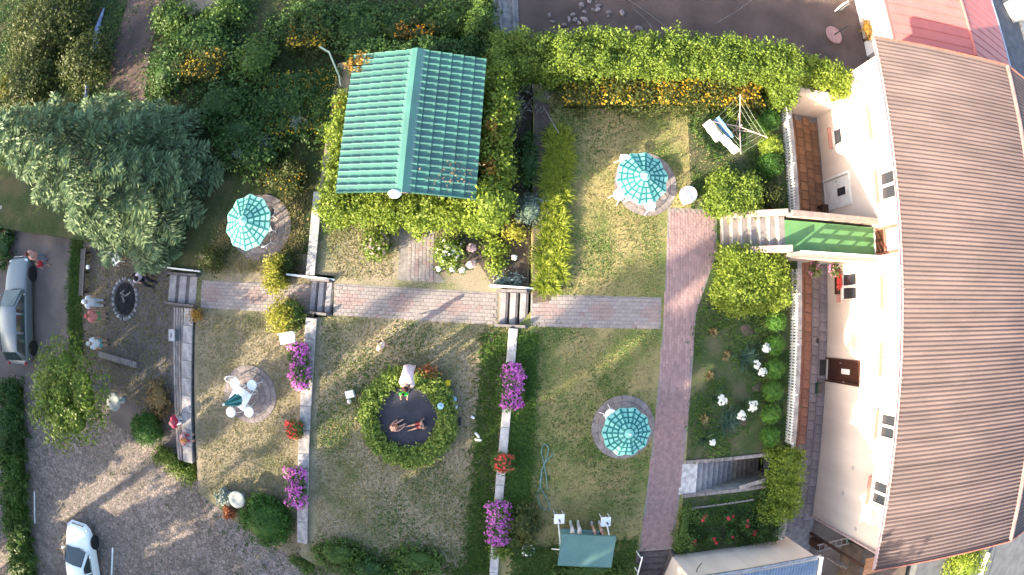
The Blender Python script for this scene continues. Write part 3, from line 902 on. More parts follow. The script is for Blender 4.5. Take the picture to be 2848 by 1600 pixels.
roof = MB().add([(EX - HX + .03, -9.35, EZ - ZP - .09), (RX - HX, -9.35, RZ - ZP - .09), (RX - HX, 10.65, RZ - ZP - .09), (EX - HX + .03, 10.65, EZ - ZP - .09)], [[0, 1, 2, 3]]).build('roof', MT['brown'], house)
for r in range(NR):
    for c in range(NC):
        o = link('roof_sheet', cm, roof, (EX - HX - .02 + math.cos(ang) * sl_l * r, -9.4 + RW * (c + .5), EZ - ZP + math.sin(ang) * sl_l * r + .008 + random.uniform(-.001, .001)))
        o.rotation_euler = (0, -ang + .005, 0)
bm_ = corr_mesh(RW + .01, slope, .1675, .032, MT['roof'])
for c in range(NC):
    o = link('roof_sheet', bm_, roof, (RX - HX + math.cos(ang) * slope, -9.4 + RW * (c + .5), RZ - ZP - math.sin(ang) * slope)); o.rotation_euler = (0, -ang, PI)
PALE = mat('pale_ridge', (.16, .12, .115), (.12, .09, .09), 5, .6)
for k in range(20):
    m_ = MB(); m_.tube([(0, -.52, 0), (0, .52, 0)], .13, 10); m_.build('ridge_tile', PALE, roof, loc=(RX - HX, -9.4 + 20.1 * (k + .5) / 20, RZ - ZP - .02 + .006 * (k % 2)))
for y in (-9.43, 10.72):
    m_ = MB()
    m_.bar((EX - HX - .05, y, EZ - ZP - .02), (RX - HX, y, RZ - ZP - .02), .05, .22)
    m_.bar((RX - HX, y + .003, RZ - ZP - .02), (2 * RX - EX - HX, y + .003, EZ - ZP - .02), .05, .22)
    m_.build('bargeboard', MT['redbrown'], house)
gt = MB()
prof = [(.085 * math.cos(PI + PI * k / 10), .085 * math.sin(PI + PI * k / 10)) for k in range(11)]
V, Fc = [], []
for y in (-9.45, 10.74):
    V += [(x, y, z) for x, z in prof] + [(x * .86, y, z * .86 + .004) for x, z in prof]
for k in range(10):
    Fc += [[k, k + 1, 22 + k + 1, 22 + k], [11 + k + 1, 11 + k, 33 + k, 33 + k + 1]]
Fc += [[0, 22, 33, 11], [10, 21, 43, 32]]
gt.add(V, Fc)
go = gt.build('gutter', MT['gutter'], house, smooth=True, loc=(EX - HX - .07, 0, EZ - ZP - .02))
for k in range(26): MB().bar((-.10, 0, .012), (.12, 0, .03), .03, .012).build('gutter_bracket', MT['gutter'], go, loc=(0, -9.2 + k * .79, 0))
MB().bar((EX - HX + .07, -9.38, EZ - ZP - .1), (EX - HX + .07, 10.68, EZ - ZP - .1), .04, .2).build('fascia', MT['brown'], house)
dp = MB(); dp.tube([(EX - HX - .05, -9.2, EZ - ZP - .1), (-.08, -9.0, EZ - ZP - .5), (-.08, -9.0, .05)], .05); dp.build('downpipe', MT['gutter'], house)

# ------------------------------------------------------------------ stair and green landing to the upper door
LZ = 1.42
lx0 = at(1975, 600, LZ).x
ly1, ly0 = 3.56, 2.44
st = thing('entrance_stair', 'entrance stair with a green landing rising from brick path to the house door', 'stair', (8.75, 3.0, 0))
SC = mat('stair_concrete', (.23, .20, .19), (.175, .155, .15), 4, .9, .3)
n = 7; run = (lx0 - 8.75) / n
for i in range(n):
    h = LZ * (i + 1) / n
    s_ = MB(); s_.box((run * (i + .5), .12 - .0, h / 2 - .1), (run + .02, 1.12 + .004 * (i % 2), h + .2), bev=.015); so = s_.build('step', SC, st)
    MB().box((run * i + .02, .12, h + .002), (.05, 1.10, .012)).build('nosing', MT['conc'], so)
GREEN = mat('green_coated_floor', (.105, .235, .09), (.085, .20, .078), 1.5, .6, .1)
MB().box(((lx0 + HX) / 2 - 8.75 - .004, 0, LZ - .1), (HX - lx0 - .01, ly1 - ly0, .2)).build('landing', GREEN, st)
lb = MB(); lb.box(((lx0 + HX) / 2 - 8.75, 0, (LZ - .2 + ZP) / 2 - .02), (HX - lx0 - .02, 1.1, LZ - .2 - ZP - .05)); lb.build('landing_base', MT['facade'], st)
SWM = mat('stair_wall_render', (.40, .31, .27), (.34, .26, .23), 3, .9, .2)
CAPM = mat('stair_wall_cap', (.27, .20, .175), (.21, .16, .145), 4, .85, .2)
for s, nm in ((1, 'side_wall'), (-1, 'side_wall')):
    yw = .12 + s * .66
    w_ = MB(); w_.prism([(-.05, yw - .09), (lx0 - 8.75, yw - .09), (lx0 - 8.75, yw + .09), (-.05, yw + .09)], -.1, .14)
    # sloping parapet following the steps
    up = .22 if s < 0 else 0
    V = [(-.05, yw - .09, .15 + up), (lx0 - 8.75, yw - .09, LZ + .35 + up), (lx0 - 8.75, yw + .09, LZ + .35 + up), (-.05, yw + .09, .15 + up), (-.05, yw - .09, .0), (lx0 - 8.75, yw - .09, .0), (lx0 - 8.75, yw + .09, .0), (-.05, yw + .09, .0)]
    w_ = MB(); w_.add(V, [[0, 1, 2, 3], [7, 6, 5, 4], [4, 5, 1, 0], [6, 7, 3, 2], [5, 6, 2, 1], [7, 4, 0, 3]])
    wo = w_.build(nm, SWM, st)
    c_ = MB(); c_.bar((-.08, yw, .17 + up), (lx0 - 8.75 - .03, yw, LZ + .37 + up), .24, .05); c_.build('coping', CAPM, wo)
    yw2 = (.12 if s > 0 else .0) + s * (.64 if s > 0 else .68)
    ph = .36 if s > 0 else .10
    w2 = MB(); w2.box(((lx0 + HX) / 2 - 8.75 + .06, yw2, (LZ + ph - .4) / 2 + .2), (HX - lx0 - .16, .16, LZ + ph)); wo = w2.build('parapet', SWM, st)
    MB().box(((lx0 + HX) / 2 - 8.75 + .05, yw2, LZ + ph + .025), (HX - lx0 - .14, .23, .05), bev=.01).build('coping', CAPM, wo)
rl = thing('stair_railing', 'wooden barred railing along the lower side of the green landing', 'railing', (lx0, ly0 - .14, LZ))
RLL = HX - lx0 - .25
for k in range(6): MB().box((.12 + k * (RLL - .2) / 5, 0, .5), (.07, .07, 1.0)).build('baluster', MT['oldwood'], rl)
for zz in (.30, .54, .78): MB().box((RLL / 2 + .05, -.045, zz), (RLL, .025, .11)).build('crossbar', MT['oldwood'], rl)
MB().box((RLL / 2 + .05, 0, 1.02), (RLL, .09, .05)).build('rail', MT['white'], rl)

# ------------------------------------------------------------------ wall closing the patio, fences
tag(MB().box((13.6, 9.32, -.95), (3.0, .2, 2.6)).build('boundary_wall', MT['facade']), 'pinkish end wall of the patio below the bright hedge', 'wall')


def picket_fence(label, x, y0, y1, z=0.0, h=.58, sp=.115):
    t = thing('picket_fence', label, 'fence', (x, y0, z), group='white picket fences at the patio edge')
    pm = MB(); pm.box((0, 0, h / 2 + .03), (.025, .062, h - .06)); pm.add([(-.0125, -.031, h), (.0125, -.031, h), (.0125, .031, h), (-.0125, .031, h), (-.0125, 0, h + .05), (.0125, 0, h + .05)], [[0, 1, 5, 4], [2, 3, 4, 5], [1, 2, 5], [3, 0, 4]])
    me = bpy.data.meshes.new('picket'); me.from_pydata(pm.v, [], pm.f); me.materials.append(MT['white']); me.update()
    n = int((y1 - y0) / sp)
    for k in range(n): link('picket', me, t, (-.03, sp * (k + .5), random.uniform(-.006, .006))).rotation_euler = (0, random.uniform(-.015, .015), 0)
    for zz in (.16, .46): MB().box((.0, (y1 - y0) / 2, zz), (.03, y1 - y0, .07)).build('fence_rail', MT['white'], t)
    for k in range(int((y1 - y0) / 1.9) + 1): MB().box((.05, k * 1.9, .30), (.07, .07, .60)).build('post', MT['white'], t)
    return t


picket_fence('white picket fence on patio edge above the entrance stair', 11.82, 4.1, 8.5)
picket_fence('white picket fence on patio edge along the lily bed', 11.82, -4.75, 1.9)
picket_fence('short white picket fence on patio edge beside the rose bed', 11.80, -8.7, -6.9)

# ------------------------------------------------------------------ garage at the bottom, red roofed neighbour, annex
gar = thing('garage', 'pale garage with blue grey corrugated roof beside the rose bed', 'garage', (7.35, -9.02, 0))
MB().prism([(0, 0), (5.25, .04), (5.25, -6), (0, -6)], -2.6, 2.42).build('wall', MT['facade'], gar)
cm2 = corr_mesh(5.2, 6.2, .13, .022, MT['bluecorr'])
o = link('roof', cm2, gar, (2.66, -.02, 2.47)); o.rotation_euler = (0, .05, -PI / 2)
MB().bar((.02, .08, 2.40), (5.35, .12, 2.40), .10, .09).build('gutter', MT['metal'], gar)
MB().bar((5.36, .1, 2.5), (5.36, -6.2, 2.8), .12, .10).build('verge_board', MT['white'], gar)
vent = MB(); vent.tube([(.35, .05, 1.9), (.35, .18, 1.9), (.42, .5, 2.1)], .02); vent.build('bracket', MT['dark'], gar)

nb = thing('neighbour_house', 'white walled neighbouring house under red sheet metal roof', 'house', (18.5, 12.6, -1.75))
MB().prism([(0, .25), (9.4, .25), (9.4, 30), (0, 30)], -.85, 2.95).build('wall', MT['facade2'], nb)
rf = MB()
for sgn, x0, x1 in ((1, -.18, 4.75), (-1, 4.75, 9.7)):
    za, zb = (3.0, 4.15) if sgn > 0 else (4.15, 3.0)
    rf.add([(x0, 0, za), (x1, 0, zb), (x1, 30, zb), (x0, 30, za), (x0, 0, za - .05), (x1, 0, zb - .05), (x1, 30, zb - .05), (x0, 30, za - .05)], [[0, 1, 2, 3], [7, 6, 5, 4], [4, 5, 1, 0], [3, 2, 6, 7], [0, 3, 7, 4], [1, 5, 6, 2]])
rfo = rf.build('roof', MT['pinkroof'], nb)
for k in range(40):
    y = .35 + k * .55
    MB().bar((-.17, y, 3.02), (4.7, y, 4.16), .03, .035).build('roof_seam', MT['pinkroof'], rfo)
    MB().bar((4.8, y, 4.16), (9.68, y, 3.02), .03, .035).build('roof_seam', MT['pinkroof'], rfo)
MB().tube([(4.75, -.02, 4.16), (4.75, 30, 4.16)], .10, 8).build('ridge_cap', MT['pinkroof'], rfo)
MB().bar((-.26, 0, 2.95), (-.26, 30, 2.95), .12, .1).build('gutter', MT['pinkroof'], nb)
MB().bar((9.8, 0, 2.95), (9.8, 30, 2.95), .16, .1).build('gutter', mat('blue_grey_gutter', (.25, .29, .36), None, rough=.5), nb)
q = atx(2172, 82, 18.48)
wn = MB(); wn.box((-.02, q.y - 12.6, q.z + 1.75), (.06, 1.0, 1.1)); wo = wn.build('window', MT['brown'], nb)
MB().box((-.06, q.y - 12.6, q.z + 1.75), (.02, .8, .9)).build('pane', MT['glass'], wo)

an = thing('annex', 'low orange boarded annex roof against the house end', 'shed', (15.0, -9.5, 1.55))
for px_ in (.2, 2.4, 4.4): MB().box((px_, -.4, -1.6), (.1, .1, 5.1)).build('post', MT['brown'], an)
OB = mat('orange_board', (.40, .19, .09), (.30, .14, .07), 5, .8, .2, rnd=.12)
for k in range(5): MB().box((2.4, -.10 - k * .15, 1.0 + .02 * (k % 2)), (4.7, .142, .03), -.03).build('board', OB, an)
wall_along('wall', 'white kerb wall between the sunny shrub and side street', [xy(at(2466, 1460, -.3)), xy(at(2478, 1420, -.3)), xy(at(2490, 1392, -.3))], -.75, -.3, .22, MT['white'])
sheet('side_ground', [(17.6, -60), (20.98, -60), (20.98, -10.7), (17.6, -10.7)], -.72, MT['soil'])

# ------------------------------------------------------------------ green pavilion
pv = thing('pavilion', 'garden pavilion with green tile sheet roof wrapped in vines', 'pavilion', (-2.24, 5.90, ZB), math.radians(-2.2))
PW, PL, PE, PR = 2.17, 4.66, 3.05, 3.62
MB().prism([(-1.95, -2.05), (1.95, -2.05), (1.95, 2.05), (-1.95, 2.05)], 0, PE - .1).build('wall', MT['oldwood'], pv)
for yy in (-2.05, 2.05):
    MB().add([(-1.95, yy, PE - .1), (1.95, yy, PE - .1), (0, yy, PR - .08)], [[0, 1, 2] if yy < 0 else [2, 1, 0]]).build('gable', MT['oldwood'], pv)
def tile_slope(side):
    """pressed tile sheet: round ribs running down the slope, stepped across it"""
    nr, seg, courses = 21, 8, 6
    V, Fc = [], []
    ys = []
    for k in range(nr * seg + 1):
        ph = (k % seg) / seg
        z = .062 * max(0, math.cos(2 * PI * ph)) ** .8 + .010 * math.cos(2 * PI * ph)
        ys.append((-PL / 2 + PL * k / (nr * seg), z))
    rows = []
    for c in range(courses):
        rows += [(c / courses, .055), ((c + .985) / courses, 0.0)]
    for u, lift in rows:
        for y, z in ys:
            x = PW * (1 - u); zz = PE + (PR - PE) * u + z + lift
            V.append((side * x, y, zz))
    w = len(ys)
    for r in range(len(rows) - 1):
        for k in range(w - 1):
            q = [r * w + k, (r + 1) * w + k, (r + 1) * w + k + 1, r * w + k + 1]
            Fc.append(q[::-1] if side > 0 else q)
    me = bpy.data.meshes.new('roof_slope'); me.from_pydata(V, [], Fc); me.materials.append(MT['greenroof']); me.update()
    me.polygons.foreach_set('use_smooth', [False] * len(Fc))
    return link('roof_slope', me, pv)
for s_ in (1, -1):
    tile_slope(s_)
    MB().add([(0, -PL / 2 + .03, PR - .05), (s_ * (PW - .03), -PL / 2 + .03, PE - .05), (s_ * (PW - .03), PL / 2 - .03, PE - .05), (0, PL / 2 - .03, PR - .05)], [[0, 1, 2, 3] if s_ < 0 else [3, 2, 1, 0]]).build('roof_deck', MT['oldwood'], pv)
    for yy in (-1, 1): MB().bar((s_ * PW, yy * (PL / 2 - .02), PE + .0), (0, yy * (PL / 2 - .02), PR + .0), .03, .13).build('verge_trim', MT['greenroof'], pv)
rc = MB(); rc.add([(-.26, -PL / 2 - .03, PR - .02), (-.16, -PL / 2 - .03, PR + .06), (0, -PL / 2 - .03, PR + .12), (.16, -PL / 2 - .03, PR + .06), (.26, -PL / 2 - .03, PR - .02)] + [(x, PL / 2 + .03, z) for x, z in ((-.26, PR - .02), (-.16, PR + .06), (0, PR + .12), (.16, PR + .06), (.26, PR - .02))], [[i, i + 1, i + 6, i + 5][::-1] for i in range(4)])
rc.build('ridge_cap', MT['greenroof'], pv)
tag(MB().ball((-2.55, 3.50, 3.1), (.20, .14, .13), jit=.2).build('plant_pot_cover', MT['plastic']), 'crumpled white cover lying at the front peak of the green roof', 'cover')
# ------------------------------------------------------------------ trees, hedges, shrubs, flowers
def shrub(label, p, z, r, m, hgt=None, nc=60, per=24, leaf=.11, cr=.15, name='shrub', cat='shrub', group=None, stem=True, flower=None, **kw):
    """a rounded shrub standing at p (x, y)"""
    hgt = hgt or r[2] * 2
    t = thing(name, label, cat, (p[0], p[1], z), group=group)
    folio('foliage', crown(r, nc, per, leaf, cr, (0, 0, hgt - r[2]), **kw), m, t)
    if stem:
        for a in range(3): MB().tube([(.02 * math.cos(a * 2.1), .02 * math.sin(a * 2.1), -.02), (.3 * r[0] * math.cos(a * 2.1), .3 * r[1] * math.sin(a * 2.1), hgt * .6)], [.035, .015], 5).build('stem', MT['oldwood'], t)
    if flower:
        pm, n, sz = flower
        V, F, T = blossoms((0, 0, hgt - r[2]), (r[0], r[1], r[2]), n, sz)
        link('blossom', arr_mesh('blossom', V, F, T, [pm]), t)
    return t


def hedge(label, a, b, w, h, z, m, dens=26, leaf=.11, name='hedge', lump=.2, cat='hedge', group=None, per=22):
    a, b = Vector((a[0], a[1])), Vector((b[0], b[1])); d = b - a
    t = thing(name, label, cat, ((a.x + b.x) / 2, (a.y + b.y) / 2, z), math.atan2(d.y, d.x), group)
    folio('foliage', hedge_part(d.length, w, h, dens, leaf, lump=lump, per=per, shag=int(d.length * w * 14) if lump >= .2 else 0), m, t)
    for k in range(max(1, int(d.length / .8))):
        x = -d.length / 2 + .3 + k * .8
        if x < d.length / 2: MB().tube([(x, 0, -.03), (x + .05, .02, h * .7)], [.03, .012], 5).build('stem', MT['oldwood'], t)
    return t


# big bright hedges along the upper edge
hedge('long bright green hedge at the top edge of the umbrella lawn', at(1400, 150, .9), at(1985, 175, .9), 1.35, 1.75, 0, LEAF['hedge'], 44, .105)
hedge('dark shaded stretch of hedge between the pavilion and the bright hedge', at(1235, 150, .5), at(1405, 165, .5), 1.4, 1.7, -.3, LEAF['hedge'], 40, .105)
hedge('yellow green hedge arching over the end wall of the patio', (12.0, 10.15), (15.0, 9.95), 1.0, .8, .15, LEAF['lime'], 34, .13)
hedge('round corner of hedge hanging over the upper end of the fence', (10.9, 8.75), (11.9, 8.9), 1.1, 1.25, 0, LEAF['hedge'], 34, .12)
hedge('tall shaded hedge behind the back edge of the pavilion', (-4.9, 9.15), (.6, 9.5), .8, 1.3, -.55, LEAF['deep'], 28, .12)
hedge('thin upright hedge strip climbing beside the grey garden track', at(1215, 5, .3), at(1205, 95, .3), .5, 1.2, -.2, LEAF['mid'], 26, .12)

# vines wrapped round the pavilion
hedge('vine over the left front of the pavilion beside its entrance', at(815, 514, 1.3), at(992, 516, 1.3), .62, 2.1, ZB, LEAF['vine'], 46, .105, 'climbing_vine', cat='vine')
hedge('vine over the right front of the pavilion spreading to the hydrangea', at(1020, 524, 1.3), at(1250, 534, 1.3), .72, 2.1, ZB, LEAF['vine'], 46, .105, 'climbing_vine', cat='vine')
hedge('vine with amber leaves along the right wall of the pavilion', (.32, 3.3), (.48, 8.3), .62, 2.5, ZB, LEAF['vine'], 30, .12, 'climbing_vine', cat='vine')
hedge('vine with yellow leaves along the left wall of the pavilion', (-4.75, 3.5), (-4.55, 7.4), .62, 2.4, ZB, LEAF['vine'], 30, .12, 'climbing_vine', cat='vine')
for lab, p, r in (('amber leaves at the right eave of the pavilion', (.28, 6.0, 1.9), (.22, .6, .3)), ('orange leaves hanging low on the right eave of pavilion', (.25, 4.6, 1.9), (.2, .35, .3)), ('dry reddish creeper on the upper left corner of the green roof', (-4.1, 8.05, 2.62), (.4, .25, .12)), ('amber leaves at the left eave of the pavilion', (-4.7, 6.9, 1.6), (.2, .3, .3))):
    t = thing('creeper', lab, 'creeper', p); folio('foliage', crown(r, 26, 14, .10, .1, corek=.5), LEAF['amber'], t)

c = at(1228, 512, 2.2)
t = thing('climbing_vine', 'high vine shoulder on the front eave corner of the pavilion nearest the daylilies', 'vine', (c.x + .1, c.y - .05, ZB))
folio('foliage', crown((.55, .5, .55), 60, 22, .13, .16, (0, 0, 2.75), lump=.3), LEAF['vine'], t)
MB().tube([(0, 0, -.02), (.05, 0, 1.4), (0, 0, 2.7)], [.05, .04, .02], 6).build('stem', MT['oldwood'], t)

LEAF['boxlit'] = leafmat('lit_box_leaf', (.035, .10, .014), (.10, .22, .03))  # brighter copy of the box leaf, light from above put into its colour
t = thing('leaf_litter', 'dry brown leaves lying on the lower right corner of the green roof', 'leaves', (-.9, 4.2, 2.78))
P = np.column_stack([rng.normal(size=70) * .38, rng.normal(size=70) * .30, np.zeros(70)]); P[:, 2] = .06 - P[:, 0] * .262
V, F, T = leaves(P, rng.normal(size=P.shape) * .3 + np.array([.25, 0, 1.0]), .085, rng.random(70)); link('leaf_scatter', arr_mesh('leaf_scatter', V, F, T, [leafmat('dead_leaf', (.16, .11, .07), (.32, .24, .15))]), t)["kind"] = 'stuff'
# clipped box balls along the fence
rows_lo = [(1953, 808), (1950, 868), (1950, 928), (1945, 984), (1941, 1041), (1938, 1098)]
names_lo = ['topmost clipped box ball of the lower row, under the big square shrub', 'clipped box ball second from the top in the lower fence row', 'clipped box ball behind the big white lily clump', 'clipped box ball third from the bottom of the lower fence row', 'clipped box ball second from the bottom of the lower fence row', 'lowest clipped box ball of the row, above the climbing hedge']
for p, lab in zip(rows_lo, names_lo):
    c = at(*p, .45)
    t = thing('box_ball', lab, 'box ball', (c.x, c.y, 0), group='clipped box balls along the picket fence')
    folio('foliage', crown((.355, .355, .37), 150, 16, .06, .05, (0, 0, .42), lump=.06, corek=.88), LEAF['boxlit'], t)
    MB().tube([(0, 0, -.02), (0, 0, .3)], .04, 6).build('stem', MT['oldwood'], t)
for p, r, lab, m in (((1937, 300), .42, 'clipped box ball nearest the top hedge', 'ball'), ((1940, 368), .45, 'yellow green box ball between two darker ones near the dryer', 'lime'), ((1938, 415), .48, 'dark clipped box ball between the dryer and the large shrub', 'ball')):
    c = at(*p, .5)
    t = thing('box_ball', lab, 'box ball', (c.x, c.y, 0), group='clipped box balls along the picket fence')
    folio('foliage', crown((r, r, r), 150, 16, .07, .06, (0, 0, r), lump=.06, corek=.88), LEAF[m], t)
    MB().tube([(0, 0, -.02), (0, 0, .3)], .04, 6).build('stem', MT['oldwood'], t)

# large shrubs beside the entrance stair
c = at(1898, 706, .8); hedge('large square clipped shrub on the lower side of the entrance stair', (c.x - 1.2, c.y), (c.x + 1.2, c.y + .05), 1.85, 1.15, 0, LEAF['lime'], 54, .10, 'large_shrub', cat='shrub')
c = at(1848, 492, .7); hedge('large leafy shrub on the upper side of the entrance stair', (c.x - .85, c.y), (c.x + .85, c.y + .05), 1.2, 1.0, 0, LEAF['hedge'], 54, .105, 'large_shrub', cat='shrub')
c = at(1940, 492, .5); shrub('small yellowing shrub squeezed between large shrub and fence', c, 0, (.42, .45, .4), LEAF['olive'], .85, leaf=.1)
hedge('climbing hedge spilling over the fence by the patio steps', at(1985, 1135, .6), at(1960, 1300, .6), 1.1, .9, 0, LEAF['vine'], 46, .10, 'climbing_hedge', cat='hedge')
hedge('dark clipped hedge in front of the climbing hedge at patio steps', (11.3, -6.8), (11.1, -8.6), .75, .6, 0, LEAF['deep'], 30, .1)
hedge('low dark edging hedge along the brick path beside the rose bed', (7.75, -6.9), (7.65, -8.7), .45, .35, 0, LEAF['mid'], 30, .08)

# daylily row
t = thing('daylily_row', 'long row of strappy daylily leaves, sunlit at the lower end', 'plant', (0, 0, 0))
pr = []
for k in range(110):
    f = k / 109
    p = at(1408 - 22 * f + random.uniform(-26, 26), 330 + 395 * f, .2)
    pr.append(tuft((p.x, p.y, 0), 56, random.uniform(.34, .5), 1.05, .035, .12))
folio('foliage', pr, LEAF['reed'], t)

# the hedge ring round the trampoline
rc_ = at(1025, 1052, -.2)
t = thing('hedge_ring', 'round clipped leafy hedge ring around the dark trampoline', 'hedge', (rc_.x, rc_.y, ZB))
pr = []
n = 760
a = rng.random(n) * 2 * PI; keep = ~((a > 1.32) & (a < 1.72)); a = a[keep]; n = len(a)
rr = 1.40 + .30 * (rng.random(n) * 2 - 1); zz = .42 - .16 * np.abs(rr - 1.40) / .30 + rng.normal(size=n) * .03
C = np.stack([np.cos(a) * rr, np.sin(a) * rr * 1.03, zz], 1)
P = np.repeat(C, 20, 0) + rng.normal(size=(n * 20, 3)) * .075; P[:, 2] = np.maximum(P[:, 2], .02)
pr.append(leaves(P, rng.normal(size=P.shape) * .6 + np.array([0, 0, .8]), .11, np.clip(np.repeat(rng.random(n), 20) * .6 + rng.random(n * 20) * .5, 0, 1)))
cb = MB()
for k in range(40):
    aa = 2 * PI * k / 40
    if 1.3 < aa < 1.75: continue
    cb.ball((1.40 * math.cos(aa), 1.44 * math.sin(aa), .17), (.26, .26, .19), 8, 5, jit=.2)
pr.append((np.array(cb.v), np.array(cb.f), np.full(len(cb.f), .25)))
folio('foliage', pr, LEAF['ring'], t)
tr = thing('trampoline', 'small round dark trampoline sunk inside the hedge ring', 'trampoline', (rc_.x, rc_.y, ZB))
MB().lathe((0, 0, 0), [(1.02, .18), (1.02, .215), (.3, .20), (0.001, .195)], 40).build('mat', mat('trampoline_mat', (.034, .034, .048), (.017, .018, .026), 3, .5, .35, bscale=9, detail=8, lo=.3, hi=.7), tr)
MB().tube([(1.07 * math.cos(2 * PI * k / 32), 1.07 * math.sin(2 * PI * k / 32), .21) for k in range(32)], .05, 8, close=True).build('rim', MT['dark'], tr)
for k in range(6): MB().tube([(1.05 * math.cos(k * PI / 3), 1.05 * math.sin(k * PI / 3), -.01), (1.05 * math.cos(k * PI / 3), 1.05 * math.sin(k * PI / 3), .2)], .025).build('leg', MT['metal'], tr)

# flower bed in front of the pavilion
shrub('hydrangea with a few pink heads on the lawn left of the pavilion walk', at(945, 612, -.1), ZB, (.42, .46, .38), LEAF['hedge'], .75, 70, 22, .10, flower=(PETAL['pink'], 70, .11), name='hydrangea')
shrub('hydrangea with green heads right of the pavilion walk', at(1130, 632, -.1), ZB, (.48, .46, .38), LEAF['hedge'], .75, 70, 22, .10, flower=(PETAL['white'], 50, .12), name='hydrangea')
for p, lab in (((1186, 624), 'upper large pale pink bloom beside the green hydrangea'), ((1186, 664), 'lower large pale pink bloom beside the green hydrangea'), ((1104, 676), 'small pale bloom at the left foot of the hydrangea'), ((1138, 678), 'small pale bloom at the middle foot of the hydrangea'), ((1162, 680), 'pale bloom at the right foot of the hydrangea'), ((1294, 648), 'lone white bloom in the middle of the dark flower bed')):
    c = at(*p, -.15)
    t = thing('flower', lab, 'flower', (c.x, c.y, ZB))
    r = .15 if 'large' in lab else .09
    V, F, T = blossoms((0, 0, .42), (r, r, r * .7), 46, r * .8); link('bloom', arr_mesh('bloom', V, F, T, [PETAL['pink' if 'pink' in lab else 'white']]), t)
    MB().tube([(0, 0, -.02), (0, 0, .42)], .012, 5).build('stem', LEAF['deep'], t)
    folio('foliage', [tuft((0, 0, 0), 14, .25, .8, .05, .05)], LEAF['mid'], t)
shrub('small golden shrub at the edge of the dark flower bed', at(1294, 580, 0), -.3, (.28, .36, .3), LEAF['gold'], .6, 30, 20, .09)
shrub('loose leafy perennial clump in the middle of the flower bed', at(1245, 622, -.2), ZB, (.42, .32, .25), LEAF['lime'], .5, 34, 18, .11)
shrub('low leafy clump below the perennial clump near the steps', at(1250, 668, -.2), ZB, (.28, .26, .2), LEAF['lime'], .4, 26, 18, .1)
shrub('pale variegated plant growing against the white kerb', at(1283, 703, -.2), ZB, (.45, .16, .18), LEAF['silver'], .36, 30, 16, .1)
shrub('pale yellowish low plant left of the daylily row end', at(1350, 640, 0), -.2, (.22, .3, .18), LEAF['olive'], .36, 22, 14, .1)
shrub('silvery blue lavender spreading below the pavilion corner', at(1335, 530, 0), -.1, (.5, .5, .25), leafmat('lavender_leaf', (.06, .10, .07), (.18, .24, .19), .15), .5, 60, 18, .13, aspect=.22)
shrub('dark shrub mass between pavilion vine and daylily row', at(1330, 400, 0), -.3, (.4, 1.2, .3), LEAF['deep'], .55, 60, 20, .11)
shrub('olive toned low shrub right of the pavilion vine', at(1285, 400, 0), -.3, (.35, .7, .3), LEAF['olive'], .55, 50, 20, .11)
t = thing('grass_plume_plant', 'pale feathery plumes rising from the shade right of pavilion', 'plant', at(1320, 240, 0) - Vector((0, 0, .3)))
pr = [tuft((random.uniform(-.7, .9), random.uniform(-.8, .6), 0), 9, random.uniform(.6, 1.0), .5, .05, .05) for _ in range(26)]
folio('plume', pr, leafmat('plume', (.26, .26, .2), (.45, .43, .34), .3), t)
t = thing('stake', 'thin pale stake leaning over the shaded bed by the hedge', 'stake', (0, 0, 0))
MB().bar(at(1365, 265, .05), at(1405, 335, .5), .03).build('stick', MT['oldwood'], t)
sheet('soil_ground', [(1.83, .45), (2.45, .55), (2.35, 7.6), (1.80, 7.8)], .02, MT['soil'], -.5)
sheet('soil_ground', [(.55, 3.2), (1.72, 3.0), (1.72, 8.6), (.6, 8.6)], ZB + .02, MT['soil'], -1)
sheet('soil_ground', [xy(at(1100, 560, ZB)), xy(at(1330, 560, ZB)), xy(at(1325, 712, ZB)), xy(at(1235, 712, ZB)), xy(at(1200, 655, ZB)), xy(at(1095, 690, ZB))], ZB + .03, MT['soil'], -1)

# black eyed flowers below the top hedge and in the left thicket
def flowerband(label, a, b, w, h, z, m, pm, nf, fs=.09, name='flower_bush', cat='flowers'):
    t = hedge(label, a, b, w, h, z, m, 22, .10, name, .2, cat)
    L = (Vector(b[:2]) - Vector(a[:2])).length
    P = np.stack([(rng.random(nf) - .5) * L * 1.02, (rng.random(nf) - .5) * w * 1.1, h * (.85 + .25 * rng.random(nf))], 1)
    V, F, T = leaves(P, rng.normal(size=P.shape) * .35 + np.array([0, 0, 1]), fs, rng.random(nf), .95)
    link('blossom', arr_mesh('blossom', V, F, T, [pm]), t)
    return t
flowerband('band of yellow coneflowers under the bright top hedge, left half', at(1415, 235, .5), at(1650, 240, .5), .95, .75, 0, LEAF['olive'], PETAL['yellow'], 520)
flowerband('band of golden coneflowers under the bright top hedge, right half', at(1650, 238, .5), at(1905, 245, .5), .95, .85, 0, LEAF['olive'], PETAL['yellow'], 900)
shrub('amber orange flowering shrub behind the clothes dryer', at(1868, 232, .8), 0, (.35, .35, .35), LEAF['amber'], .95, 40, 18, .1)
shrub('small lime shrub at the left foot of the dryer by the hedge', at(1852, 275, .4), 0, (.28, .28, .28), LEAF['lime'], .55, 30, 18, .1)

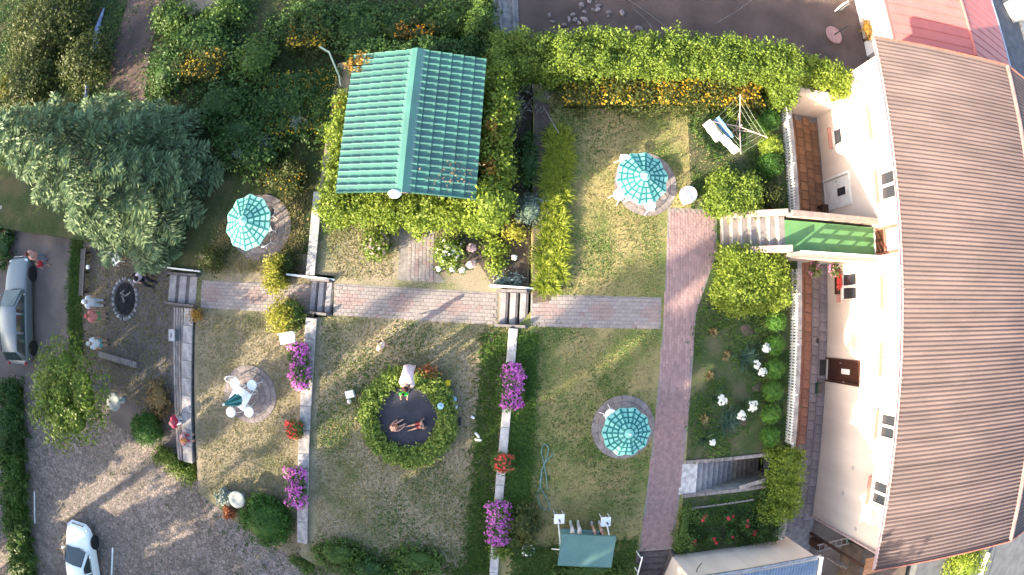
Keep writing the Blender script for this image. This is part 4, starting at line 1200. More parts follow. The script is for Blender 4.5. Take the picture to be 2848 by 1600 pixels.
# thicket at the upper left
TH = [('mid', (640, 150), (1.0, .9, .7), 1.3, 'pale green bushy shrub among yellow flowers in the thicket'), ('deep', (500, 110), (1.5, 1.1, .7), 1.2, 'dark shrub at the upper left of the yellow flowers'),
      ('deep', (700, 260), (1.8, .8, .5), .9, 'long dark shrub left of the pavilion above the coneflowers'), ('deep', (560, 250), (1.6, 1.0, .6), 1.0, 'dark spreading shrub just right of the spruce top'),
      ('deep', (900, 70), (1.6, 1.0, .6), 1.1, 'dark shrub at the top edge left of the orange flowers'), ('mid', (1130, 55), (1.1, .9, .6), 1.1, 'rough green shrub beside the thin hedge strip'),
      ('deep', (420, 170), (1.0, 1.2, .6), 1.0, 'dark shrub beside the dusty track in the thicket'), ('mid', (430, 40), (.9, .8, .6), 1.1, 'green shrub at the left side of the sunlit dirt patch'),
      ('deep', (780, 60), (1.3, .9, .6), 1.1, 'dark shrub at top edge between two flowering bushes'), ('mid', (560, 30), (1.0, .7, .5), .9, 'green shrub right of the sunlit dirt patch'),
      ('deep', (1000, 60), (1.1, .9, .6), 1.1, 'dark shrub behind the orange coneflowers'), ('deep', (640, 380), (1.3, .9, .5), .8, 'dark low shrub between spruce and silver thistles'),
      ('deep', (600, 330), (1.2, .9, .5), .9, 'dark shrub under the right shoulder of the spruce')]
for mk, p, r, h, lab in TH:
    c = at(*p, ZC + h * .6)
    shrub(lab, c, ZC, r, LEAF[mk], h, int(70 * r[0] * r[1] + 30), 22, .15, .24, name='thicket_shrub', cat='shrub', lump=.4, group='shrubs of the thicket')
flowerband('yellow coneflower clump in the left of the thicket', at(450, 150, -.4), at(560, 165, -.4), 1.2, .85, ZC, LEAF['olive'], PETAL['yellow'], 240, .11)
flowerband('yellow coneflower clump at the top of the thicket', at(730, 85, -.4), at(830, 85, -.4), 1.2, .85, ZC, LEAF['olive'], PETAL['yellow'], 200, .11)
flowerband('orange coneflower clump behind the pavilion', at(1000, 85, -.2), at(1090, 95, -.2), .6, .8, -.6, LEAF['olive'], leafmat('orange_petal', (.6, .22, .02), (.8, .42, .04), .3), 110, .1)
flowerband('wide bed of small yellow coneflowers left of the pavilion', at(660, 260, -.5), at(850, 250, -.5), 2.4, .6, ZC, LEAF['deep'], PETAL['yellow'], 700, .075)
flowerband('golden flowers between the spruce and the umbrella terrace', at(660, 440, -.8), at(760, 455, -.8), .9, .45, ZC, LEAF['olive'], PETAL['yellow'], 60, .08)
for p, lab in (((752, 318), 'silver thistle plant left of the pavilion vine'), ((660, 345), 'pale streaky leaves in the middle of the dark thicket'), ((605, 385), 'small silver plant near the spruce')):
    c = at(*p, -.6)
    t = thing('silver_plant', lab, 'plant', (c.x, c.y, ZC)); folio('foliage', [tuft((random.uniform(-.25, .25), random.uniform(-.25, .25), .5), 14, .34, 1, .05) for _ in range(4)], LEAF['silver'], t)
for p, r, lab in (((110, 60), (2.6, 2.0, 1.2), 'broad dull olive shrub mass in the top left corner'), ((60, 210), (1.8, 1.6, 1.1), 'dull olive shrub above the spruce at left edge'), ((210, 150), (1.2, 1.2, .9), 'olive shrub left of the pale blue pipe')):
    c = at(*p, ZC + 1.4)
    shrub(lab, c, ZC, r, LEAF['olive'], r[2] + 1.2, int(75 * r[0] * r[1] + 40), 22, .17, .28, name='thicket_shrub', lump=.45, corek=.55, cat='shrub', group='shrubs of the thicket')
c = at(60, 215, .4); shrub('yellow sunlit bush tip at the left edge above the spruce', at(15, 220, .6), .2, (.6, .5, .4), LEAF['gold'], .8, 30, 18, .14)
sheet('dusty_path', [xy(at(330, -20, ZC)), xy(at(425, -20, ZC)), xy(at(380, 120, ZC)), xy(at(365, 255, ZC)), xy(at(255, 255, ZC)), xy(at(290, 110, ZC))], ZC + .012, MT['yardsoil'], -2)
sheet('bare_ground', [xy(at(405, 60, ZC)), xy(at(450, 5, ZC)), xy(at(545, -20, ZC)), xy(at(560, 10, ZC)), xy(at(470, 45, ZC))], ZC + .022, mat('light_dirt', (.30, .22, .16), (.22, .16, .12), 3, 1, .5, world=True), -2)
pp = MB(); pp.tube([at(262, 20, -1.0), at(246, 70, -.95), at(240, 110, -.95), at(236, 150, -.95), at(222, 200, -.95), at(216, 245, -.95)], [.05, .16, .17, .13, .11, .09], 8)
tag(pp.build('water_pipe', mat('pale_blue_plastic', (.24, .29, .44), (.13, .16, .26), 3, .4)), 'pale blue pipe lying through the dark shrubs at upper left', 'pipe')
pp = MB(); pp.tube([at(805, 118, -.1), at(828, 132, 0), at(842, 165, 0), at(853, 190, -.1), at(857, 215, -.3)], .035, 6)
tag(pp.build('hose', mat('pale_green_hose', (.34, .42, .32), None, rough=.5)), 'pale green hose curling over the thicket behind the pavilion', 'hose')

# leafy undergrowth of the thicket: nobody could count it
P = scatter(15000, [yb(-40, -30, ZC), yb(1190, -30, ZC), yb(1190, 110, ZC), yb(850, 140, ZC), yb(830, 380, ZC), yb(560, 430, ZC), yb(300, 420, ZC), yb(-40, 330, ZC)], ZC)
tr_ = [tuple(p) for p in (yb(335, -30, ZC), yb(420, -30, ZC), yb(375, 110, ZC), yb(350, 230, ZC), yb(275, 230, ZC), yb(300, 110, ZC))]
P = P[~inside(P, tr_) | (rng.random(len(P)) < .16)]; P = P[~inside(P, [tuple(p) for p in (yb(400, 60, ZC), yb(450, 5, ZC), yb(545, -30, ZC), yb(560, 10, ZC), yb(470, 50, ZC))])]
P = np.repeat(patchy(P, .9, -1.2), 4, 0); P = P + rng.normal(size=P.shape) * np.array([.12, .12, 0]); P[:, 2] += .03 + .32 * rng.random(len(P)) ** 1.5
V, F, T = leaves(P, rng.normal(size=P.shape) * .6 + np.array([0, 0, .9]), .13, np.clip(rng.random(len(P)), 0, 1))
tag(link('undergrowth', arr_mesh('undergrowth', V, F, T, [LEAF['deep']])), kind='stuff')


# spruce
def spruce(label, p, z, H_, R, seed, m=LEAF['spruce']):
    r_ = np.random.default_rng(seed)
    t = thing('spruce_tree', label, 'tree', (p[0], p[1], z))
    MB().tube([(0, 0, -.1), (.05, 0, H_ * .5), (0, 0, H_ * .97)], [.2, .11, .02], 9).build('trunk', MT['oldwood'], t)
    Vs = []; bm_ = MB()
    zc = .35
    while zc < H_ * .98:
        f = zc / H_
        L = R * (1 - f) ** .85 + .12
        nb = max(4, int(10 - 5 * f)); a0 = r_.random() * 6
        for k in range(nb):
            a = a0 + 2 * PI * k / nb + r_.normal() * .15; l = L * (.78 + .36 * r_.random())
            d = np.array([math.cos(a), math.sin(a), 0]); base = np.array([0, 0, zc]); sidev = np.array([-d[1], d[0], 0])
            droop = -.16 * l if f < .6 else .1 * l
            q = lambda s: base + d * l * s + np.array([0, 0, droop * s + .16 * l * s * s])
            bm_.tube([q(0), q(.5), q(.95)], [.03 * (1 - f) + .012, .018, .008], 4, caps=False)
            ns = max(5, int(l * 7))
            for s_ in np.linspace(.16, 1, ns):
                w = l * .34 * (1 - s_) ** .7 + .10
                for sg in (-1, 1):
                    c0 = q(s_); tip = c0 + sidev * sg * w * (.8 + .4 * r_.random()) + d * w * .7 + np.array([0, 0, -.06 * w])
                    Vs.append((c0, tip, s_))
        zc += .26 + .12 * f
    B = np.array([v[0] for v in Vs]); Tp = np.array([v[1] for v in Vs]); sN = np.array([v[2] for v in Vs])
    outp = []
    for j in range(9):        # needle sprays along every twig
        fr = (j + .5) / 9
        P = B + (Tp - B) * fr + r_.normal(size=B.shape) * .055
        ax = unit(Tp - B); sd = unit(np.cross(ax, np.array([0, 0, 1.0]) + r_.normal(size=B.shape) * .8))
        ln = (.17 + .09 * r_.random((len(P), 1))); wd = .038
        off = ax * ln * .5
        up = np.array([0, 0, 1.0]) * .03
        V = np.stack([P - off, P + sd * wd + up * r_.random((len(P), 1)), P + off * 1.3 + up, P - sd * wd + up * r_.random((len(P), 1))], 1).reshape(-1, 3)
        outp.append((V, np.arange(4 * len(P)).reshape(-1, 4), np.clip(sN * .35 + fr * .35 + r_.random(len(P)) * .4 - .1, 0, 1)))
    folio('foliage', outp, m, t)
    tag(bm_.build('branch_whorl', MT['oldwood'], t), kind='stuff')
    return t


spruce('tall blue green spruce leaning over the left terrace edge', at(376, 468, ZC), ZC, 9.7, 3.5, 3)

def broad_tree(label, p, z, H_, r, m, nc=150, per=26, leaf=.16, cr=.26, name='leafy_tree', seed=0, group=None, lobes=5):
    t = thing(name, label, 'tree', (p[0], p[1], z), group=group)
    mb = MB(); mb.tube([(0, 0, -.1), (.06, .03, H_ * .35), (.02, 0, H_ * .75)], [.16, .11, .05], 8)
    tips = []
    for k in range(lobes):
        a = 2 * PI * k / lobes + random.random(); q = (math.cos(a) * r * .55, math.sin(a) * r * .55, H_ - r * (.45 + .5 * random.random()))
        mb.tube([(.04, .02, H_ * .35), (q[0] * .5, q[1] * .5, q[2] * .8), q], [.07, .05, .025], 6); tips.append(q)
    mb.build('trunk', MT['oldwood'], t)
    tips.append((0, 0, H_ - r * .5))
    pr = []
    for q in tips: pr += crown((r * .55, r * .55, r * .42), nc // len(tips), per, leaf, cr, q, lump=.5, corek=.5)
    folio('foliage', pr, m, t)
    return t


c = at(158, 992, 1.1)
broad_tree('leafy yellow green tree between the silver car and parking yard', c, ZD, 3.7, 2.05, LEAF['hedge'], 260, 24, .15, .24, lobes=9)
# round and low bushes along the parking yard
c = at(366, 1080, -1.0); shrub('dense round clipped bush beside the grill wall at parking yard', c, ZD, (.68, .68, .55), LEAF['ball'], 1.1, 170, 20, .085, .1, lump=.08, corek=.85)
c = at(398, 1003, -1.3); shrub('dry golden brown shrub left of the slatted bench', c, ZD, (.5, .75, .4), leafmat('dry_leaf', (.20, .13, .05), (.34, .24, .10)), .7, 60, 20, .1)
hedge('low green edging growing along the corner of the parking yard', at(395, 1135, -1.4), at(490, 1205, -1.4), .55, .4, ZD, LEAF['hedge'], 34, .1, cat='hedge')
c = at(668, 1310, -.6); shrub('large dark green round bush at the bottom of the lower lawn', c, ZC, (1.0, 1.0, .6), LEAF['ball'], 1.1, 210, 20, .1, .12, lump=.12, corek=.85)
c = at(575, 1248, -1.2); t = thing('silver_plant', 'silver grey woolly plant beside the pale dish at driveway edge', 'plant', (c.x, c.y, ZC)); folio('foliage', crown((.38, .34, .22), 40, 18, .11, .1, (0, 0, .22)), LEAF['silver'], t)
pot = thing('flower_pot', 'terracotta pot with red leaved plant at the driveway edge', 'pot', at(584, 1283, ZC))
MB().lathe((0, 0, 0), [(.14, 0), (.20, .28), (.22, .28), (.22, .32), (.17, .32), (.16, .26)], 18).build('pot', MT['terracotta'], pot)
folio('foliage', crown((.24, .24, .15), 26, 16, .09, .08, (0, 0, .38)), LEAF['red'], pot)
hedge('dark edging bushes at the bottom end of the grey garden wall', at(745, 1385, ZD), at(800, 1425, ZD), .7, .5, ZD, LEAF['mid'], 28, .1)
for p, r, lab, m in (((850, 1395), (.9, .6, .4), 'dark bush at the bottom of the middle lawn, left one', 'mid'), ((920, 1430), (.9, .5, .4), 'dark bush at bottom edge of the middle lawn', 'deep'), ((1050, 1412), (.9, .6, .4), 'dark bush at the bottom of the middle lawn, right one', 'mid'), ((1320, 1318), (.5, .75, .5), 'dark leafy shrub beside the lower purple flower box', 'olive'), ((1262, 1385), (.22, .3, .2), 'small lime plant at the foot of the pale wall near bottom edge', 'hedge'), ((1478, 1440), (1.4, .3, .25), 'green plants along the bottom edge behind the swing seat', 'mid')):
    c = at(*p, ZB + .3 if p[0] < 1200 else .3); shrub(lab, c, ZB if p[0] < 1200 else 0, r, LEAF[m], r[2] * 1.7, int(90 * r[0] * r[1] + 20), 20, .12, .16)
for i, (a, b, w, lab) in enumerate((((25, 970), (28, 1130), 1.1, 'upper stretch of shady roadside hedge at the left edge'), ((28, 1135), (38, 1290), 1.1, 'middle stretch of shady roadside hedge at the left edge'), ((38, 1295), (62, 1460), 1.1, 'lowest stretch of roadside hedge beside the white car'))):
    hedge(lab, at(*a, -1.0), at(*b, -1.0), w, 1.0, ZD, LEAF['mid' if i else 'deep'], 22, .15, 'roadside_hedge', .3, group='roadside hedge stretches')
c = at(8, 350, -.5); shrub('dark bush at left edge below the spruce tip', c, ZC, (1.0, 1.4, .6), LEAF['deep'], 1.0, 60, 20, .16)
c = at(5, 620, -1.2); shrub('dark bush at left edge above the silver car', c, ZD, (.8, 1.0, .4), LEAF['deep'], .8, 50, 20, .16)
tk = MB(); tk.tube([at(-20, 528, -1.3), at(20, 522, -1.35), at(45, 515, -1.45)], [.28, .24, .18], 10)
tag(tk.build('log', MT['oldwood']), 'grey log lying at the left edge below the spruce', 'log')

# thin golden hedge across the walk
hedge('narrow golden cypress hedge standing at the upper side of the walk', at(694, 655, -.4), at(690, 725, -.4), .42, 1.15, ZC, LEAF['gold'], 40, .09, 'golden_hedge', .1)
c = at(722, 662, -.8); shrub('dark olive shrub right of the golden hedge top', c, ZC, (.42, .45, .3), LEAF['olive'], .6, 40, 18, .1)
c = at(712, 795, -.6); shrub('rounded yellow green cypress below the walk at wall end', c, ZC, (.52, .62, .5), LEAF['gold'], .95, 90, 20, .09)
c = at(745, 790, -.8); shrub('dark half of the cypress pair beside the wall end', c, ZC, (.32, .5, .4), LEAF['mid'], .8, 60, 20, .09)
c = at(500, 790, -1.2); shrub('small rusty shrub at the top end of the slatted bench', c, ZC, (.25, .25, .2), LEAF['amber'], .4, 26, 16, .08)
c = at(535, 655, -.9); shrub('olive bush where the spruce meets the white kerb', c, ZC, (.55, .4, .35), LEAF['olive'], .65, 46, 20, .1)

# flower boxes on the walls
def flower_box(label, a, b, z, pm, w=.62, n=420, group=None):
    a, b = Vector(at(*a, z)), Vector(at(*b, z)); L = (b - a).length
    t = thing('flower_box', label, 'flower box', ((a.x + b.x) / 2, (a.y + b.y) / 2, z - .2), math.atan2(b.y - a.y, b.x - a.x), group)
    bx = MB(); bx.box((0, 0, .1), (L * .9, .22, .2), bev=.02); bx.build('box', MT['terracotta'], t)
    pl = []
    for q in range(5): pl += crown((L * .24, w * random.uniform(.36, .5), .17), 16, 18, .085, .08, ((q - 2) * L * .2, random.uniform(-.05, .05), .24))
    folio('foliage', pl, LEAF['mid'], t)
    bp = [blossoms(((q - 2.5) * L * .19, random.uniform(-.05, .05), .23 + random.uniform(-.02, .03)), (L * .17, w * random.uniform(.4, .58), random.uniform(.17, .24)), int(n * random.uniform(.2, .3)), .078) for q in range(6)]
    V, F, T = join_arrays(bp); link('blossom', arr_mesh('blossom', V, F, T, [pm]), t)
    return t
flower_box('upper purple petunia box on the grey wall under the white seat', (752, 872), (756, 968), -.2, PETAL['magenta'], .84, 560, 'flower boxes on the garden walls')
flower_box('red geranium box on the grey wall between two purple ones', (742, 1064), (741, 1098), -.2, PETAL['red'], .62, 300, 'flower boxes on the garden walls')
flower_box('lower purple petunia box on the grey wall near the dark bush', (745, 1184), (747, 1268), -.2, PETAL['magenta'], .86, 520, 'flower boxes on the garden walls')
flower_box('upper purple petunia box on the pale wall right of the hedge ring', (1290, 924), (1284, 1018), .35, PETAL['magenta'], .84, 560, 'flower boxes on the garden walls')
flower_box('red geranium box on the pale wall between two purple ones', (1268, 1146), (1263, 1182), .35, PETAL['red'], .62, 300, 'flower boxes on the garden walls')
flower_box('lower purple petunia box on the pale wall left of the swing seat', (1256, 1270), (1252, 1360), .35, PETAL['magenta'], .86, 520, 'flower boxes on the garden walls')

# lily bed
for p, r, lab in (((1928, 875), .17, 'white lily cluster highest up beside the box balls'), ((1903, 918), .14, 'white lily cluster on the left of the big clump'), ((1918, 935), .17, 'white lily cluster lowest of the big clump beside the box balls'), ((1817, 1007), .19, 'white lily cluster alone in the left middle of the bed'), ((1893, 1022), .20, 'round white lily cluster in the right middle of the bed'), ((1865, 1046), .19, 'white lily cluster just lower left of the round one'), ((1792, 1113), .12, 'small creamy lily at the lower left of the bed')):
    c = at(*p, .55)
    t = thing('lily', lab, 'lily', (c.x, c.y, 0), group='white lilies in the bed')
    V, F, T = blossoms((0, 0, .58), (r, r, r * .6), int(700 * r * r + 16), .11); link('bloom', arr_mesh('bloom', V, F, T, [PETAL['white']]), t)
    folio('foliage', [tuft((-.12, .03, 0), 34, .55, .9, .035, .08)], leafmat('lily_leaf', (.03, .07, .03), (.09, .15, .07)) if 'lily_leaf' not in bpy.data.materials else bpy.data.materials['lily_leaf'], t)
    MB().tube([(0, 0, 0), (0, 0, .56)], .012, 5).build('stem', LEAF['deep'], t)
for p, lab in (((1796, 835), 'bronze rosette plant at top of the lily bed'), ((1828, 895), 'bronze rosette plant second from the top in lily bed'), ((1785, 946), 'bronze rosette plant in the middle left of the lily bed'), ((1772, 1053), 'bronze rosette plant lowest in the lily bed')):
    c = at(*p, .1); t = thing('rosette_plant', lab, 'plant', (c.x, c.y, 0), group='bronze rosette plants')
    folio('foliage', [tuft((0, 0, .02), 34, .2, 1.1, .07, .03)], leafmat('bronze_leaf', (.16, .11, .04), (.34, .25, .11)) if 'bronze_leaf' not in bpy.data.materials else bpy.data.materials['bronze_leaf'], t)
for p, lab in (((1880, 905), 'blue green agapanthus leaves left of the big lily clump'), ((1840, 1050), 'blue green strappy leaves in the lower lily bed'), ((1830, 1075), 'dark strappy leaves at the lower end of the lily bed')):
    c = at(*p, .2); t = thing('strap_plant', lab, 'plant', (c.x, c.y, 0)); folio('foliage', [tuft((random.uniform(-.15, .15), random.uniform(-.15, .15), 0), 30, .55, 1, .04) for _ in range(2)], leafmat('strap_leaf', (.03, .075, .055), (.10, .17, .12)) if 'strap_leaf' not in bpy.data.materials else bpy.data.materials['strap_leaf'], t)
for p, r in (((1880, 830), .3), ((1905, 975), .25), ((1870, 1060), .25)):
    c = at(*p, .0); mb = MB(); mb.ball((c.x, c.y, -.02), (r, r * .8, .07), 14, 8, jit=.15); tag(mb.build('bare_ground', MT['yardsoil'], smooth=True), kind='structure')

# roses
for p, lab in (((1770, 1305), 'red rose at the upper left of the rose bed'), ((1838, 1305), 'red rose in the top middle of the rose bed'), ((1880, 1318), 'red rose at the upper right of the rose bed'), ((1893, 1345), 'red rose at the lower right of the rose bed'), ((1745, 1363), 'red rose at the lower left corner of rose bed'), ((1798, 1360), 'red rose low in the middle of the rose bed'), ((1842, 1352), 'small red rose between the lower roses')):
    c = at(*p, .5); t = thing('rose', lab, 'rose', (c.x, c.y, 0), group='red roses in the rose bed')
    folio('foliage', crown((.26, .26, .2), 24, 16, .09, .08, (0, 0, .34)), LEAF['deep'], t)
    for k in range(3 if 'small' not in lab else 1):
        V, F, T = blossoms((random.uniform(-.12, .12), random.uniform(-.12, .12), .5), (.06, .06, .05), 22, .07); link('bloom', arr_mesh('bloom', V, F, T, [PETAL['rose']]), t)
    MB().tube([(0, 0, -.02), (0, 0, .45)], .015, 5).build('stem', MT['brown'], t)

# hanging pots under the landing, window flowers, street side shrub
for p, lab in (((2050, 678), 'pink hanging fuchsia basket under the landing, left one'), ((2102, 678), 'pink hanging fuchsia basket under the landing, right one')):
    c = at(*p, .5); t = thing('hanging_basket', lab, 'basket', (c.x, c.y, .3), group='fuchsia baskets under the landing')
    MB().lathe((0, 0, -.05), [(.10, 0), (.16, .12), (.17, .18), (.15, .18)], 16).build('pot', MT['terracotta'], t)
    folio('foliage', crown((.24, .24, .14), 26, 16, .09, .08, (0, 0, .18)), LEAF['olive'], t)
    V, F, T = blossoms((0, 0, .1), (.30, .30, .18), 110, .07); link('blossom', arr_mesh('blossom', V, F, T, [PETAL['fuchsia']]), t)
    MB().tube([(0, 0, .2), (0, .35, .95)], .008, 4).build('chain', MT['metal'], t)
t = thing('window_flowers', 'red geraniums in a box on the lower double window', 'flower box', (15.0, 1.55, -1.2))
MB().box((0, 0, .0), (.2, 1.0, .16)).build('box', MT['brown'], t)
V, F, T = blossoms((0, .1, .12), (.15, .45, .16), 150, .08); link('blossom', arr_mesh('blossom', V, F, T, [PETAL['red']]), t)
c = at(2418, 1412, 0); shrub('sunlit yellow green shrub beyond the lower end of the house', c, -.6, (1.3, 1.2, 1.0), LEAF['lime'], 2.0, 120, 22, .15, .24)
c = atx(2183, 72, 18.2); t = thing('window_flowers', 'orange brown flowers in front of the neighbour house window', 'flower box', (18.2, c.y, c.z - .2))
MB().box((0, 0, -.1), (.24, .9, .18)).build('box', MT['oldwood'], t); folio('foliage', crown((.25, .5, .28), 30, 16, .1, .1, (0, 0, .12)), LEAF['amber'], t)

# trees south-west of the garden, outside the picture: they throw the long evening shade
SHADE = [(-2.55, 33, 15.8, 1.2), (-4.9, 27, 14.4, 1.7), (-7.6, 22, 12.7, 2.0), (-10.4, 17.5, 11.2, 2.0), (-13.2, 13, 10.2, 2.0), (-16.4, 8.5, 10.1, 2.2), (-19.6, 5, 10, 2.2),
         (2.0, 35, 11.8, .36, (.66, .76, .86)), (.25, 35, 12.4, .62, (.835,)), (0.0, 33, 6.0, .85), (4.15, 33, 8.2, 1.1), (-1.95, 36, 15.3, .75), (6.5, 35, 10.3, 1.1), (8.6, 35, 10.0, 1.5), (11.2, 35, 8.4, 1.8), (14.0, 36, 8.6, 1.9), (17.0, 36, 8.7, 2.0)]
sa, ca = math.sin(SUN_AZ), math.cos(SUN_AZ)
ORD = ['first', 'second', 'third', 'fourth', 'fifth', 'sixth', 'seventh', 'eighth', 'ninth', 'tenth', 'eleventh', 'twelfth', 'thirteenth', 'fourteenth', 'fifteenth', 'sixteenth', 'seventeenth', 'eighteenth', 'nineteenth', 'twentieth']
SHADE.sort()
for k, (u, d_, h, r, *fs) in enumerate(SHADE):
    x, y = -d_ * ca - u * sa, -d_ * sa + u * ca
    t = thing('boundary_tree', ORD[k] + ' leafy tree of the row beyond the parking yard, counted from the garage end', 'tree', (x, y, ZD), group='trees in the row beyond the parking yard')
    MB().tube([(0, 0, -.1), (0, 0, (h - ZD) * .6)], [.3, .15], 8).build('trunk', MT['oldwood'], t)
    pr = []
    hh = h - ZD
    for f in (fs[0] if fs else (.14, .26, .40, .54, .70, .86)): pr += crown((r * (1.05 - .35 * abs(f - .45) * 2), r * (1.05 - .35 * abs(f - .45) * 2), hh * .14), 26, 18, .38, .26, (0, 0, hh * f), lump=.4, corek=.85)
    folio('foliage', pr, LEAF['mid'], t)
# ------------------------------------------------------------------ parasols, tables, chairs
CANV_L = mat('mint_canvas', (.24, .54, .47), (.19, .46, .42), 2.2, .8, .25, transl=.3, rnd=.10, bscale=5)
CANV_D = mat('teal_canvas_band', (.012, .12, .125), None, rough=.8, transl=.15)
def parasol(label, p, z, top, tilt=(0, 0), R=.92, rz=0.0):
    """ten ribbed panels with woven teal bands; tilt leans the canopy"""
    t = thing('parasol', label, 'parasol', (p[0], p[1], z), group='mint parasols with teal bands')
    n = 10; H_ = .42
    M3 = Matrix.Rotation(tilt[1], 4, 'Y') @ Matrix.Rotation(tilt[0], 4, 'X') @ Matrix.Rotation(rz, 4, 'Z')
    c0 = Vector((0, 0, top - z - H_))
    prof = lambda s: H_ * (1 - s) ** 1.15 - .02 * math.sin(PI * s)
    def P(s, a, lift=0.0, sag=True):
        k = a / (2 * PI / n); fr = k - math.floor(k)
        e = 1 - (.075 * s if sag else 0) * (1 - abs(2 * fr - 1)) * 1.0
        dz = -.03 * s * (1 - abs(2 * fr - 1))
        return c0 + (M3 @ Vector((R * s * e * math.cos(a), R * s * e * math.sin(a), prof(s) + dz + lift)))
    SS = [0.02, .1, .19, .24, .39, .45, .60, .66, .80, .86, .95, 1.0]
    DARKR = {2, 4, 6, 8}
    sub = 6
    cv = MB()
    for i in range(len(SS) - 1):
        for k in range(n * sub):
            a, b = 2 * PI * k / (n * sub), 2 * PI * (k + 1) / (n * sub)
            dark = i in DARKR
            cv.add([P(SS[i], a), P(SS[i + 1], a), P(SS[i + 1], b), P(SS[i], b)], [[0, 1, 2, 3]], 1 if dark else 0)
    co = cv.build('canopy', [CANV_L, CANV_D], t)
    vl = MB()
    for k in range(n * sub):
        a, b = 2 * PI * k / (n * sub), 2 * PI * (k + 1) / (n * sub)
        q1, q2 = P(1.0, a), P(1.0, b)
        vl.add([q1, q1 - Vector((0, 0, .09)), q2 - Vector((0, 0, .09)), q2], [[0, 1, 2, 3]])
    vl.build('valance', CANV_L, co)
    for k in range(n):      # radial bands and ribs
        a = 2 * PI * k / n
        for da, nm in ((0, 'band'), (PI / n, 'band')):
            bd = MB(); w = .030 if da else .036; s0 = .22 if not da else .44
            V = []
            for s_ in np.linspace(s0, .985, 5):
                for sg in (-1, 1): V.append(P(s_, a + da + sg * w / s_ / R, .006))
            bd.add(V, [[2 * j, 2 * j + 2, 2 * j + 3, 2 * j + 1] for j in range(4)]); bd.build(nm, CANV_D, co)
        rb = MB(); rb.tube([P(s_, a, -.03) for s_ in (.06, .3, .6, .98)], .009, 5); rb.build('rib', MT['white'], t)
    MB().tube([(0, 0, 0), (0, 0, top - z - H_ - .05), c0 + M3 @ Vector((0, 0, H_ + .05))], .022, 8).build('pole', MT['white'], t)
    MB().lathe((0, 0, 0), [(.24, .06), (.25, .09), (.06, .12), (.04, .3), (0.001, .3)], 20).build('base', MT['conc'], t)
    kn = MB(); kn.ball(c0 + M3 @ Vector((0, 0, H_ + .04)), .035, 8, 6); kn.build('finial', MT['white'], t)
    return t


def chair(label, p, z, rz, seat=MT['plastic'], frame=MT['plastic'], group=None):
    """round seated bistro chair with four splayed legs and a curved wire back; faces +y"""
    t = thing('garden_chair', label, 'chair', (p[0], p[1], z), rz, group)
    MB().lathe((0, 0, .44), [(.0005, -.012), (.19, -.012), (.205, .008), (.19, .028), (.0005, .022)], 24).build('seat', seat, t)
    for sx in (-1, 1):
        for sy in (-1, 1):
            MB().tube([(sx * .12, sy * .12, .43), (sx * .2, sy * .22, 0)], .014, 6).build('leg', frame, t)
    bk = MB(); bk.tube([(-.17, -.12, .43), (-.20, -.22, .62), (-.12, -.30, .84), (0, -.33, .88), (.12, -.30, .84), (.20, -.22, .62), (.17, -.12, .43)], .013, 6)
    bo = bk.build('backrest', frame, t)
    for sx in (-.07, 0, .07): MB().tube([(sx, -.19, .44), (sx * 1.1, -.26, .64), (sx * 1.2, -.315, .86)], .008, 5).build('back_wire', frame, bo)
    MB().tube([(.15 * math.cos(k * PI / 6), .15 * math.sin(k * PI / 6), .27) for k in range(12)], .008, 5, close=True).build('stretcher', frame, t)
    return t


def slab(label, p, z, r):
    """round paving of wedge stones in rings"""
    t = thing('round_paving', label, 'paving', (p[0], p[1], z)); PM = [mat('round_paver', (.24, .20, .19), (.17, .145, .145), 6, .95, .4, rnd=.18)] if 'round_paver' not in bpy.data.materials else [bpy.data.materials['round_paver']]
    MB().lathe((0, 0, 0), [(r, -.03), (r, .006), (0.001, .006)], 40).build('bed', MT['soil'], t)
    nr = 5
    for i in range(nr):
        a, b = r * i / nr + .008, r * (i + 1) / nr - .008
        k = 1 if i == 0 else int(2 * PI * (a + b) / 2 / .34)
        for j in range(k):
            a0, a1 = 2 * PI * j / k + .006 / max(b, .1), 2 * PI * (j + 1) / k - .006 / max(b, .1)
            m = 3 if i else 16
            poly = [(b * math.cos(a0 + (a1 - a0) * q / m), b * math.sin(a0 + (a1 - a0) * q / m)) for q in range(m + 1)]
            if i: poly += [(a * math.cos(a1 - (a1 - a0) * q / m), a * math.sin(a1 - (a1 - a0) * q / m)) for q in range(m + 1)]
            else: poly = poly[:-1]
            s_ = MB(); s_.prism(poly, 0, .02 + random.uniform(0, .006)); s_.build('paver', PM[0], t)
    return t


def table(label, p, z, rz, w=.8, m=MT['plastic']):
    t = thing('garden_table', label, 'table', (p[0], p[1], z), rz)
    MB().box((0, 0, .70), (w, w, .035), bev=.02).build('tabletop', m, t)
    for sx in (-1, 1):
        for sy in (-1, 1): MB().tube([(sx * w * .4, sy * w * .4, 0), (sx * w * .38, sy * w * .38, .69)], .022, 6).build('leg', m, t)
    return t


